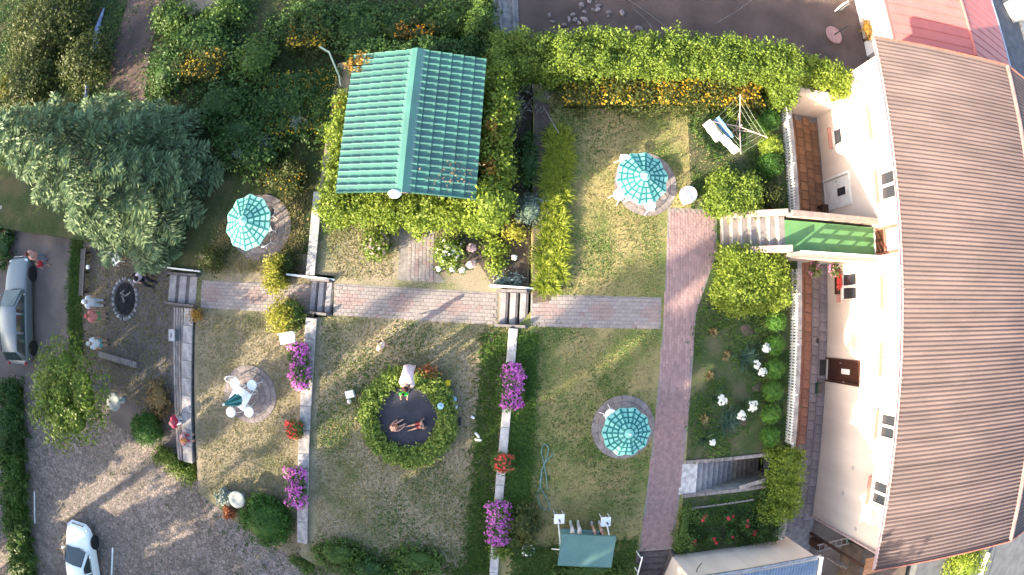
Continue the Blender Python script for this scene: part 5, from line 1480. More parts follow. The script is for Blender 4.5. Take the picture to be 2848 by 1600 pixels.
# upper right terrace set
s1 = at(1625, 463, 0); slab('round paving under the tilted parasol on the sunlit lawn', s1, 0, 1.18)
c1 = at(1627, 441, 2.1)
parasol('sunlit mint parasol on the upper lawn nearest the clothes dryer', (c1.x - .05, c1.y - .02), 0, 2.2, (0, 0), .90, .15)
table('white square table beneath the sunlit upper parasol', (c1.x - .05, c1.y - .1), 0, .3)
G4 = 'white round seated garden chairs'
for p, rz, lab in (((1557, 491), 2.4, 'white chair at lower left of the sunlit parasol'), ((1635, 517), 3.6, 'white chair just below the sunlit parasol'), ((1572, 402), .9, 'white chair peeking out at upper left of the sunlit parasol')):
    q = at(*p, .45); chair(lab, q, .03, rz, group=G4)
eg = at(1733, 489, .4)
t = thing('egg_chair', 'white rounded plastic tub chair at the top end of brick path', 'chair', (eg.x, eg.y, 0), .6)
V = MB(); V.lathe((0, 0, 0), [(.15, 0), (.26, .06), (.31, .25), (.30, .48), (.275, .50), (.25, .30), (.19, .14), (0.001, .10)], 24); V.build('shell', MT['plastic'], t, smooth=True)
bk = MB(); bk.tube([(.28 * math.cos(a), .28 * math.sin(a), .48 + .34 * math.sin(max(0, min(PI, (a - 2.0) * PI / 2.6)))) for a in np.linspace(2.0, 4.6, 11)], .05, 8); bk.build('backrest', MT['plastic'], t, smooth=True)
lip = MB(); lip.prism([(-.12, -.26), (-.42, -.22), (-.38, .02), (-.24, .14)], .38, .42); lip.build('armrest', MT['plastic'], t)

# left terrace set: leaning parasol, dark seats
s2 = at(655, 572, ZC); slab('round grey paving under the leaning parasol by the spruce', s2, ZC, 1.28)
c2 = at(617, 557, 1.0); bx = at(640, 565, ZC)
parasol('leaning mint parasol on the left terrace beside the spruce', (c2.x + .02, c2.y - .0), ZC, 1.25, (0, -.22), 1.0, .3)
q = at(672, 570, -.4); table('white table half hidden under the leaning parasol', (q.x - .25, q.y), ZC + .03, .5, .7)
for p, rz, lab in (((678, 533), .5, 'white wire chair with dark seat above the table of leaning parasol'), ((669, 604), 2.6, 'white wire chair with dark seat below the table of leaning parasol')):
    q = at(*p, -.65); chair(lab, q, ZC + .03, rz - PI / 2 - .6, seat=MT['dark'], group='white wire chairs with dark seats')

# lower right terrace set
s3 = at(1568, 1075, 0); slab('round paving under the shaded parasol beside the brick path', s3, 0, 1.16)
c3 = at(1582, 1091, 2.15); parasol('shaded mint parasol beside the brick path', (c3.x, c3.y), 0, 2.3, (0, 0), .82, 0)
table('white square table beneath the shaded parasol', (c3.x, c3.y), 0.03, .2)
q = at(1536, 1043, .45); chair('white chair at upper left of the shaded parasol', q, .03, .8, group=G4)

# white table set with closed parasol
s4 = at(628, 992, ZC); slab('round grey paving under the white table with closed parasol', s4, ZC, 1.12)
q = at(604, 1000, -.4); table('bright white square table on the lower lawn', q, ZC + .03, math.radians(-31), .74)
for p, rz, lab in (((591, 965), -2.6, 'white chair at the upper left corner of bright white table'), ((634, 969), -.5, 'white chair at the upper right of bright white table'), ((581, 1037), 2.2, 'white chair at the lower left corner of bright white table'), ((626, 1036), 3.6, 'white chair at the lower right of bright white table')):
    q = at(*p, -.65); chair(lab, q, ZC + .03, rz, group=G4)
q = at(604, 1004, -.35)
t = thing('closed_parasol', 'closed teal parasol standing through the bright white table', 'parasol', (q.x, q.y, ZC))
MB().tube([(0, 0, 0), (0, 0, 2.25)], .022, 8).build('pole', MT['white'], t)
cl = MB()
for k in range(10):
    a = 2 * PI * k / 10
    cl.tube([(.03 * math.cos(a), .03 * math.sin(a), 2.2), (.10 * math.cos(a), .10 * math.sin(a), 1.6), (.17 * math.cos(a), .17 * math.sin(a), 1.05), (.13 * math.cos(a + .2), .13 * math.sin(a + .2), .95)], [.02, .05, .07, .04], 6, mi=k % 2)
cl.build('canopy', [mat('folded_teal_canvas', (.10, .34, .34), (.05, .22, .23), 4, .8), CANV_D], t)
MB().ball((0, 0, 2.28), .05, 8, 6).build('finial', MT['white'], t)
q = at(722, 852, -.3)
t = thing('cushioned_chair', 'white cushioned seat at the end of the grey garden wall', 'seat', (q.x, q.y, -.75), .2)
MB().box((0, 0, .38), (.60, .36, .08), bev=.03).build('cushion', MT['plastic'], t)
for sx in (-1, 1):
    for sy in (-1, 1): MB().tube([(sx * .25, sy * .14, -.34), (sx * .25, sy * .14, .34)], .02, 6).build('leg', MT['white'], t)
MB().box((0, .2, .5), (.60, .05, .2), bev=.02).build('backrest', MT['white'], t)

# rotary clothes dryer with washing
DQ = at(1862, 318, 1.6)
t = thing('clothes_dryer', 'rotary clothes dryer with four pinkish arms on the upper lawn', 'clothes dryer', (DQ.x, DQ.y, 0))
AM = mat('pinkish_metal', (.42, .30, .28), None, rough=.4)
LN = mat('greenish_line', (.30, .34, .26), None, rough=.6)
MB().tube([(0, 0, 0), (0, 0, 1.75)], .028, 8).build('post', AM, t)
tips = [(p.x - DQ.x, p.y - DQ.y, 1.9) for p in (at(1862, 237, 1.9), at(1792, 306, 1.9), at(1864, 388, 1.9), at(1932, 347, 1.9))]
for tp in tips:
    ao = MB().tube([(0, 0, 1.55), tp], .018, 6).build('arm', AM, t)
    MB().tube([(0, 0, 1.15), (tp[0] * .5, tp[1] * .5, 1.72)], .012, 6).build('brace', AM, ao)
for f in (.55, .75, .97):
    for k in range(4):
        L_ = lambda p: Vector((p[0] * f, p[1] * f, 1.55 + .35 * f))
        a, b = L_(tips[k]), L_(tips[(k + 1) % 4])
        MB().tube([a, (a + b) / 2 - Vector((0, 0, .04)), b], .004, 4, caps=False).build('line', LN, t)
BL = mat('blue_cloth', (.13, .27, .45), (.09, .20, .36), 5, .9)
for pa, pb, zt, drop, m_, lab in (((1786, 300), (1820, 345), 1.72, .62, MT['white'], 'wide white towel hanging at the upper end of the dryer line'), ((1808, 292), (1846, 344), 1.80, .42, BL, 'blue cloth hanging behind the white towel on the dryer'), ((1822, 338), (1862, 378), 1.72, .50, MT['white'], 'long white cloth hanging at the lower end of the dryer line')):
    a, b = at(*pa, zt), at(*pb, zt); d_ = b - a; nrm = Vector((-d_.y, d_.x, 0)).normalized()
    if nrm.x > 0: nrm = -nrm
    V, Fc = [], []
    for i in range(11):
        for j in range(6): V.append(a + d_ * (i / 10) + nrm * (.012 * math.sin(i * 1.4 + j * .5) + .06 * (j / 5) ** 1.3) + Vector((0, 0, -drop * j / 5)))
    for i in range(10):
        for j in range(5): Fc.append([i * 6 + j, i * 6 + j + 1, i * 6 + j + 7, i * 6 + j + 6])
    o_ = MB().add(V, Fc).build('laundry', m_, smooth=True); sm = o_.modifiers.new('thickness', 'SOLIDIFY'); sm.thickness = .008
    tag(o_, lab, 'laundry')

# fire pit and the yard beside it
q = at(315, 752, ZD); 
t = thing('fire_pit', 'oval fire pit with black ash ringed by grey stones', 'fire pit', (q.x, q.y, ZD))
ASH = mat('ash', (.03, .028, .032), (.012, .012, .014), 7, 1, 1.0, bscale=30)
a_ = MB(); a_.ball((0, 0, -.04), (.66, .80, .09), 22, 9, jit=.05); a_.build('ash', ASH, t, smooth=True)
FS = mat('pit_stone', (.33, .31, .31), (.2, .19, .195), 6, .95, .5, rnd=.3)
for k in range(24):
    a = 2 * PI * k / 24 + random.uniform(-.06, .06); s_ = MB(); s_.ball((0, 0, 0), (random.uniform(.07, .11), random.uniform(.08, .12), random.uniform(.05, .09)), 7, 5, jit=.35)
    o_ = s_.build('stone', FS, t, loc=(.70 * math.cos(a), .86 * math.sin(a), .03)); o_.rotation_euler = (0, 0, random.random() * 6)
for k in range(7):
    a = random.random() * 6; r_ = random.uniform(0, .3); a2 = random.random() * 3
    MB().bar((r_ * math.cos(a), .1 + r_ * math.sin(a), .05), (r_ * math.cos(a) + .3 * math.cos(a2), .1 + r_ * math.sin(a) + .3 * math.sin(a2), .09), .035).build('stick', MT['oldwood'], t)

q0, q1 = at(480, 775, -1.0), at(478, 1165, -1.0)
t = wall_along('bench_wall', 'rough topped stone wall carrying the slatted bench', [(q0.x - .1, q0.y), (q1.x - .1, q1.y)], ZD, -1.0, .44, MT['conc_dark'], cap=GC, joints=.7)
bq = at(449, 970, -1.15); L_ = q0.y - q1.y
t = thing('slatted_bench', 'long weathered slatted bench along the rough stone wall', 'bench', (bq.x, (q0.y + q1.y) / 2, ZD))
for i in range(4):
    n3 = 4
    for k in range(n3): MB().box((-.2 + i * .125, -L_ / 2 + L_ * (k + .5) / n3, .46), (.095, L_ / n3 - .015, .035), bev=.008).build('slat', MT['oldwood'], t)
for k in range(6):
    y = -L_ / 2 + .25 + k * (L_ - .5) / 5
    MB().box((0, y, .22), (.46, .08, .44)).build('leg', MT['oldwood'], t)
q = at(437, 843, -1.05); t = thing('grill_box', 'dark grey box standing on the upper part of slatted bench', 'box', (q.x, q.y, -1.17))
MB().box((0, 0, .14), (.28, .46, .28), bev=.02).build('body', MT['metal'], t); MB().box((0, 0, .295), (.3, .48, .03), bev=.01).build('lid', MT['metal'], t); MB().tube([(-.02, -.1, .33), (-.02, .1, .33)], .012).build('handle', MT['dark'], t)
p0, p1 = at(252, 890, ZD), at(347, 918, ZD)
tag(MB().bar((p0.x, p0.y, ZD + .1), (p1.x, p1.y, ZD + .1), .26, .16).build('beam', MT['oldwood']), 'grey timber beam lying below the group by the fire pit', 'beam')
p0, p1 = at(221, 628, ZD), at(217, 745, ZD)
t = thing('trough_bench', 'long low black bench with a pale rail beside green strip', 'bench', ((p0.x + p1.x) / 2, (p0.y + p1.y) / 2, ZD))
LL = (p0 - p1).length
MB().box((0, 0, .36), (.34, LL, .06), bev=.015).build('seat', MT['dark'], t)
for k in (-1, 0, 1): MB().box((0, k * LL * .42, .17), (.28, .07, .33)).build('leg', MT['dark'], t)
MB().tube([(.15, LL / 2, .42), (.13, -LL / 2, .42)], .025).build('rail', MT['oldwood'], t)
q = at(220, 672, -1.15); tag(MB().lathe((q.x, q.y, -1.26), [(.07, 0), (.10, .06), (.09, .13), (.03, .16), (.001, .16)], 14).build('bowl', MT['plastic']), 'small white bowl resting on the low black bench', 'bowl')
q = at(293, 652, -1.3); t = thing('plastic_chair', 'white plastic chair half hidden by the lowest spruce branches', 'chair', (q.x, q.y, ZD), .5)
MB().box((0, 0, .42), (.44, .44, .04), bev=.02).build('seat', MT['plastic'], t); MB().box((-.02, .22, .68), (.42, .04, .46), bev=.02).build('backrest', MT['plastic'], t)
for sx in (-1, 1):
    for sy in (-1, 1): MB().box((sx * .19, sy * .19, .2), (.045, .045, .41)).build('leg', MT['plastic'], t)
def dish(label, p, z, r, h, rz=0.0):
    t = thing('bird_bath', label, 'bird bath', (p[0], p[1], z), rz)
    PG = bpy.data.materials.get('pale_stone') or mat('pale_stone', (.29, .31, .30), (.20, .22, .215), 6, .8, .3)
    MB().lathe((0, 0, h), [(.05, -.1), (r * .6, -.07), (r, .03), (r * .96, .045), (r * .55, -.01), (.001, -.03)], 26).build('bowl', PG, t, smooth=True)
    MB().lathe((0, 0, 0), [(.16, 0), (.15, .05), (.06, .12), (.06, h - .08)], 14).build('pedestal', PG, t)
q = at(285, 1012, -.85); dish('round pale stone bird bath right of the leafy yard tree', q, ZD, .40, .75)
q = at(606, 1250, -1.0); dish('pale scalloped stone bird bath beside the silver plant', q, ZC, .36, .5)
for a, b, lab in (((87, 1236), (88, 1316), 'white painted bay line at the left edge of parking yard'), ((284, 1378), (281, 1450), 'white painted bay line right of the white car')):
    p0, p1 = at(*a, ZD), at(*b, ZD); d_ = (p1 - p0).normalized(); n_ = Vector((-d_.y, d_.x, 0)) * .05
    tag(MB().prism([xy(p0 - n_), xy(p1 - n_), xy(p1 + n_), xy(p0 + n_)], ZD + .014, ZD + .018).build('bay_line', MT['white']), lab, 'line')

# swing seat under a canopy
q0, q1 = at(1412, 1345, 1.75), at(1547, 1352, 1.75); q2 = at(1540, 1424, 1.75); q3 = at(1405, 1420, 1.75)
cx, cy = (q0.x + q1.x + q2.x + q3.x) / 4, (q0.y + q1.y + q2.y + q3.y) / 4
W_ = (q1 - q0).length; D_ = (q0.y - q3.y)
t = thing('swing_seat', 'garden swing seat with flat grey green canopy', 'swing seat', (cx, cy, 0), math.atan2(q1.y - q0.y, q1.x - q0.x))
SG = mat('grey_green_canvas', (.10, .185, .17), (.085, .165, .155), 3, .85, transl=.1)
V, Fc = [], []
for i in range(9):
    for j in range(7):
        u, v = i / 8 - .5, j / 6 - .5
        V.append((u * W_, v * D_, 1.78 - .10 * v - .03 * (1 - (2 * u) ** 2) * (1 - (2 * v) ** 2)))
for i in range(8):
    for j in range(6): Fc.append([i * 7 + j, (i + 1) * 7 + j, (i + 1) * 7 + j + 1, i * 7 + j + 1])
co = MB().add(V, Fc).build('canopy', SG, t, smooth=True)
vl = MB()
for s0, s1 in (((-.5, -.5), (.5, -.5)), ((.5, -.5), (.5, .5)), ((.5, .5), (-.5, .5)), ((-.5, .5), (-.5, -.5))):
    vl.add([(s0[0] * W_, s0[1] * D_, 1.78 - .1 * s0[1]), (s0[0] * W_, s0[1] * D_, 1.64 - .1 * s0[1]), (s1[0] * W_, s1[1] * D_, 1.64 - .1 * s1[1]), (s1[0] * W_, s1[1] * D_, 1.78 - .1 * s1[1])], [[0, 1, 2, 3]])
vl.build('valance', SG, co)
MB().tube([(-W_ / 2, D_ / 2, 1.72), (W_ / 2, D_ / 2, 1.72), (W_ / 2, -D_ / 2, 1.82), (-W_ / 2, -D_ / 2, 1.82)], .02, 6, close=True).build('canopy_frame', SG, co)
for sx in (-1, 1):
    MB().tube([(sx * (W_ / 2 - .03), D_ / 2 + .15, 0), (sx * (W_ / 2 - .03), 0, 1.76)], .024, 6).build('leg', MT['white'], t)
    MB().tube([(sx * (W_ / 2 - .03), -D_ / 2 - .15, 0), (sx * (W_ / 2 - .03), 0, 1.76)], .024, 6).build('leg', MT['white'], t)
    MB().tube([(sx * (W_ / 2 - .16), .0, .45), (sx * (W_ / 2 - .16), 0, 1.74)], .012, 5).build('hanger', MT['metal'], t)
MB().box((0, .02, .46), (W_ - .34, .56, .10), bev=.04).build('seat', SG, t)
MB().box((0, -.30, .76), (W_ - .34, .10, .55), bev=.04).build('backrest', SG, t)
for p, lab in (((1407, 1306), 'small white side table left of the swing seat'), ((1524, 1313), 'small white side table right of the swing seat')):
    q = at(*p, .5); t = thing('side_table', lab, 'side table', (q.x, q.y, 0), group='side tables at the swing seat')
    MB().box((0, 0, .5), (.36, .36, .03), bev=.01).build('tabletop', MT['plastic'], t)
    for sx in (-1, 1):
        for sy in (-1, 1): MB().tube([(sx * .15, sy * .15, 0), (sx * .15, sy * .15, .49)], .014, 6).build('leg', MT['plastic'], t)
    tag(MB().lathe((q.x + (.0 if 'left' in lab else .04), q.y - .03, .516), [(.03, 0), (.033, .16), (.014, .2), (.014, .26), (.001, .26)], 10).build('bottle', mat('dark_bottle', (.03, .03, .06), None, rough=.15) if 'dark_bottle' not in bpy.data.materials else bpy.data.materials['dark_bottle']), 'dark bottle standing on the white side table ' + ('left' if 'left' in lab else 'right') + ' of swing seat', 'bottle')
q = at(1328, 1382, .2); t = thing('plant_pot', 'blue and white tub at the foot of the leafy shrub near swing seat', 'pot', (q.x, q.y, 0))
MB().lathe((0, 0, 0), [(.16, 0), (.20, .26), (.22, .30), (.19, .30), (.17, .22), (.001, .22)], 20).build('pot', mat('blue_tub', (.05, .07, .16), None, rough=.4), t)
MB().lathe((0, 0, .27), [(.21, 0), (.235, .02), (.235, .05), (.2, .06)], 20).build('rim', MT['plastic'], t)
folio('foliage', crown((.22, .22, .14), 20, 14, .09, .08, (0, 0, .36)), LEAF['deep'], t)

# garden hose loops
HM = mat('teal_hose', (.12, .25, .24), None, rough=.5)
pts = [(1395, 1140), (1368, 1170), (1360, 1215), (1352, 1250), (1362, 1280), (1382, 1280), (1376, 1255), (1360, 1225), (1362, 1190), (1372, 1160), (1380, 1130), (1370, 1118), (1362, 1135), (1368, 1165), (1374, 1200), (1377, 1235)]
P_ = [at(*p, .03) for p in pts]; sm = []
for i in range(len(P_) - 1):
    p_1, p0_, p1_, p2_ = P_[max(i - 1, 0)], P_[i], P_[i + 1], P_[min(i + 2, len(P_) - 1)]
    for s_ in np.linspace(0, 1, 6)[:-1]:
        sm.append(.5 * (2 * p0_ + (p1_ - p_1) * s_ + (2 * p_1 - 5 * p0_ + 4 * p1_ - p2_) * s_ ** 2 + (3 * p0_ - p_1 - 3 * p1_ + p2_) * s_ ** 3))
for i, p in enumerate(sm): p.z = .03 + .012 * (i % 9 == 0)
tag(MB().tube(sm, .014, 6).build('garden_hose', HM), 'teal garden hose looped on the lawn above the swing seat', 'hose')

# toys and shoes round the trampoline
q = at(1125, 966, -.2); t = thing('watering_can', 'yellow watering can at the upper right of the hedge ring', 'watering can', (q.x, q.y, ZB), -2.3)
YL = mat('yellow_plastic', (.75, .55, .02), None, rough=.4)
MB().lathe((0, 0, 0), [(.10, 0), (.11, .18), (.07, .22), (.06, .2), (.001, .2)], 16).build('body', YL, t); MB().tube([(.08, 0, .05), (.24, 0, .2), (.30, 0, .24)], [.025, .018, .035], 8).build('spout', YL, t); MB().tube([(-.09, 0, .06), (-.17, 0, .14), (-.06, 0, .24)], .012, 6).build('handle', YL, t)
BU = mat('blue_plastic', (.04, .14, .55), None, rough=.35); BU2 = mat('pale_blue_plastic_toy', (.30, .50, .72), None, rough=.35)
for p, m_, m2, lab, r in (((1140, 1006), BU, BU2, 'deep blue toy bucket upper of the two at hedge ring edge', .12), ((1142, 1022), BU2, MT['plastic'], 'pale blue and white toy bucket lower of the two at hedge ring edge', .12), ((1110, 1018), mat('grey_blue_toy', (.18, .26, .28), None, rough=.4), BU2, 'grey blue toy pail set in the hedge ring', .10)):
    q = at(*p, -.4); t = thing('toy_bucket', lab, 'bucket', (q.x, q.y, ZB if r > .11 else -.25))
    MB().lathe((0, 0, 0), [(r * .75, 0), (r, .2), (r * .95, .2), (r * .72, .02), (.001, .02)], 16).build('bucket', m_, t)
    MB().tube([(r * math.cos(a), .02, .2 + r * .5 * math.sin(a)) for a in np.linspace(0, PI, 8)], .008, 5).build('handle', m2, t)
    MB().lathe((0, 0, .17), [(r + .004, 0), (r + .012, .03), (r - .01, .032)], 16).build('rim', m2, t)
def shoe(label, p, z, m, rz, L=.24):
    q = at(*p, z); mb = MB(); mb.ball((0, 0, .045), (.05, L / 2, .05), 10, 6); mb.ball((0, -L * .22, .07), (.045, L * .26, .055), 10, 6); mb.box((0, 0, .012), (.09, L * .96, .024), bev=.008)
    o_ = mb.build('shoe', m, loc=(q.x, q.y, z)); o_.rotation_euler = (0, 0, rz); return tag(o_, label, 'shoe')
shoe('dark shoe left on the grass right of the hedge ring', (1157, 1060), ZB, MT['dark'], 0, .32)
shoe('white shoe alone on the grass, upper of the scattered shoes', (1190, 1050), ZB, MT['plastic'], 1.2, .16)
shoe('white shoe of the lower pair on grass near the pale wall, upper one', (1201, 1094), ZB, MT['plastic'], .7, .26)
shoe('white shoe of the lower pair on grass near the pale wall, lower one', (1204, 1106), ZB, MT['plastic'], 1.5, .26)
q = at(1078, 938, -.3); shrub('small orange red flowering plant beside the bending woman', q, ZB, (.22, .2, .18), LEAF['red'], .42, 30, 14, .08)
q = at(880, 992, -.3); t = thing('step_stool', 'white plastic toy stool on the grass left of the hedge ring', 'stool', (q.x, q.y, ZB), .3)
MB().box((0, 0, .28), (.30, .26, .05), bev=.02).build('seat', MT['plastic'], t)
for sx in (-1, 1): MB().box((sx * .12, 0, .13), (.04, .22, .26), bev=.01).build('leg', MT['plastic'], t)
q = at(880, 1009, ZB); tag(MB().ball((q.x, q.y, ZB + .09), .09, 14, 9).build('ball', mat('pale_ball', (.62, .58, .52), None, rough=.5), smooth=True), 'pale ball lying below the white toy stool', 'ball')

# patio and courtyard things
q = at(2062, 925, -2.0); tag(MB().box((14.93, at(2080, 925, -2.1).y, -2.165), (.34, .7, .03), bev=.01).build('doormat', MT['dark']), 'dark doormat in front of the brown patio door', 'doormat')
q = at(2062, 977, -2.0); t = thing('planter', 'dark green planter box below the doormat by the brown door', 'planter', (q.x, q.y, ZP + .01)); MB().box((0, 0, .12), (.26, .45, .24), bev=.02).build('box', mat('dark_green_paint', (.03, .09, .055), None, rough=.5), t); MB().box((0, 0, .235), (.22, .41, .02)).build('earth', MT['soil'], t)
q = at(2056, 858, ZP); tag(MB().ball((q.x, q.y, ZP + .05), (.09, .13, .05), 8, 5, jit=.3).build('cat_dish', MT['dark']), 'small dark dish on the patio by the wall', 'dish')
t = thing('bench', 'dark brown wooden bench at the foot of the white patio door', 'bench', (14.85, 4.55, ZP + .01))
for k in range(3): MB().box((-.14 + k * .13, 0, .44), (.10, .95, .03), bev=.008).build('slat', MT['brown'], t)
for sy in (-1, 1): MB().box((0, sy * .40, .22), (.34, .06, .42)).build('leg', MT['brown'], t)
q0, q1 = at(2055, 1380, -1.2), at(2112, 1366, -1.2)
t = thing('ladder', 'old wooden ladder lying across the courtyard beside the garage', 'ladder', (q0.x, q0.y, -1.2), math.atan2(q1.y - q0.y, q1.x - q0.x))
LLd = 1.9
for sy in (-.16, .16): MB().bar((0, sy, 0), (LLd, sy, 0), .05, .05).build('side_rail', MT['oldwood'], t)
for k in range(6): MB().tube([(.15 + k * .32, -.15, 0), (.15 + k * .32, .15, 0)], .018, 6).build('rung', MT['oldwood'], t)
MB().box((.3, 0, -.5), (.3, .36, .95)).build('trestle', MT['brown'], t)
for p, lab in (((2112, 1420), 'upright grey board leaning in the dark courtyard, left one'), ((2125, 1424), 'upright grey board leaning in the dark courtyard, right one')):
    q = at(*p, -1.2); o_ = MB().box((0, 0, .5), (.16, .05, 1.1), bev=.01).build('plank', MT['oldwood'], loc=(q.x, q.y, ZP)); o_.rotation_euler = (.2, .1, .5); tag(o_, lab, 'plank', 'boards leaning in the courtyard')
q = at(2140, 1357, -2.0); tag(MB().lathe((q.x, q.y, -2.24), [(.16, 0), (.22, .3), (.20, .3), (.15, .03), (.001, .03)], 16).build('tub', mat('teal_plastic', (.06, .22, .2), None, rough=.4)), 'teal plastic tub standing by the lower house corner', 'tub')
c = at(2180, 1430, -1.5); shrub('brownish dry shrub below the lower house corner', c, -2.5, (.9, .7, .5), LEAF['olive'], 1.1, 50, 20, .13)

# neighbour's yard
RB = mat('rubble_stone', (.26, .21, .20), (.17, .14, .14), 6, .95, .5, rnd=.3)
for k in range(34):
    px, py = random.gauss(1450, 50), random.gauss(45, 28)
    if py > 92 or px < 1330: continue
    q = at(px, py, ZY); s_ = random.uniform(.05, .15) * (1.5 if k % 9 == 0 else 1)
    o_ = MB().ball((0, 0, 0), (s_, s_ * random.uniform(.6, .9), s_ * .6), 7, 5, jit=.4).build('rubble_stone', RB, loc=(q.x, q.y, ZY + s_ * .3)); o_.rotation_euler = (0, 0, random.random() * 6)
    tag(o_, 'loose pale stone of the rubble heap in the dirt yard', 'stone', 'rubble stones in the dirt yard')
q = at(1606, 74, ZY); o_ = MB().ball((q.x, q.y, ZY + .08), (.20, .13, .12), 9, 6, jit=.25).build('boulder', RB); tag(o_, 'largest pale oblong stone at the right of the rubble heap', 'boulder')
tk = [at(1232, -20, ZY), at(1302, -20, ZY), at(1306, 92, ZY), at(1240, 92, ZY)]
tag(MB().prism([xy(p) for p in tk], ZY - .3, ZY + .03).build('track_path', MT['conc_dark']), kind='structure')
for a, b, lab in (((1256, -10), (1262, 90), 'left pale kerb stone row on the grey garden track'), ((1290, -10), (1294, 88), 'right pale kerb stone row on the grey garden track')):
    tag(MB().bar(at(*a, ZY + .06), at(*b, ZY + .06), .1, .1).build('kerb', MT['conc_dark']), lab, 'kerb')
q = at(2098, 88, ZY + .35)
t = thing('round_table', 'round reddish table with a dark pole at the neighbour wall', 'table', (q.x, q.y, ZY))
MB().lathe((0, 0, .32), [(.46, 0), (.48, .03), (.46, .06), (.001, .06)], 26).build('tabletop', mat('reddish_top', (.34, .20, .18), (.26, .15, .14), 4, .8, .2), t)
MB().tube([(0, 0, 0), (0, 0, .34)], .06, 8).build('leg', MT['dark'], t); MB().tube([(0, 0, .36), (.55, .35, 1.1)], .03, 8).build('pole', MT['dark'], t)
q = at(2115, 18, ZY + .4); t = thing('wheelie_bin', 'white and dark folded drying rack against the neighbour wall', 'drying rack', (q.x, q.y, ZY), .6)
MB().box((0, 0, .5), (.5, .08, .9), bev=.02).build('frame', MT['white'], t); MB().box((.1, -.12, .45), (.4, .05, .8), bev=.02).build('frame', MT['metal'], t)
for a, b in (((1700, 90), (1560, -15)), ((1800, 60), (1905, -10)), ((1640, 70), (1590, 20))):
    tag(MB().tube([at(*a, ZY + .03), at((a[0] + b[0]) / 2 + 6, (a[1] + b[1]) / 2, ZY + .03), at(*b, ZY + .03)], .014, 5).build('wire', MT['conc_dark']), {1700: 'long thin wire lying across the dirt yard', 1800: 'thin wire at the upper right of the dirt yard', 1640: 'short wire beside the rubble heap'}[a[0]], 'wire')
q = at(1880, 95, ZY); tag(MB().tube([(q.x + .18 * math.cos(k * .4), q.y + .18 * math.sin(k * .4), ZY + .04) for k in range(16)], .02, 6, close=True).build('tyre_ring', MT['redbrown']), 'small reddish ring lying behind the bright hedge', 'ring')
q = at(2555, 30, -.4); tag(MB().box((q.x, q.y, -.1), (2.2, 1.4, .8), .4, bev=.08).build('crate_stack', MT['conc']), 'pale covered pile at the upper right corner of the street', 'pile')

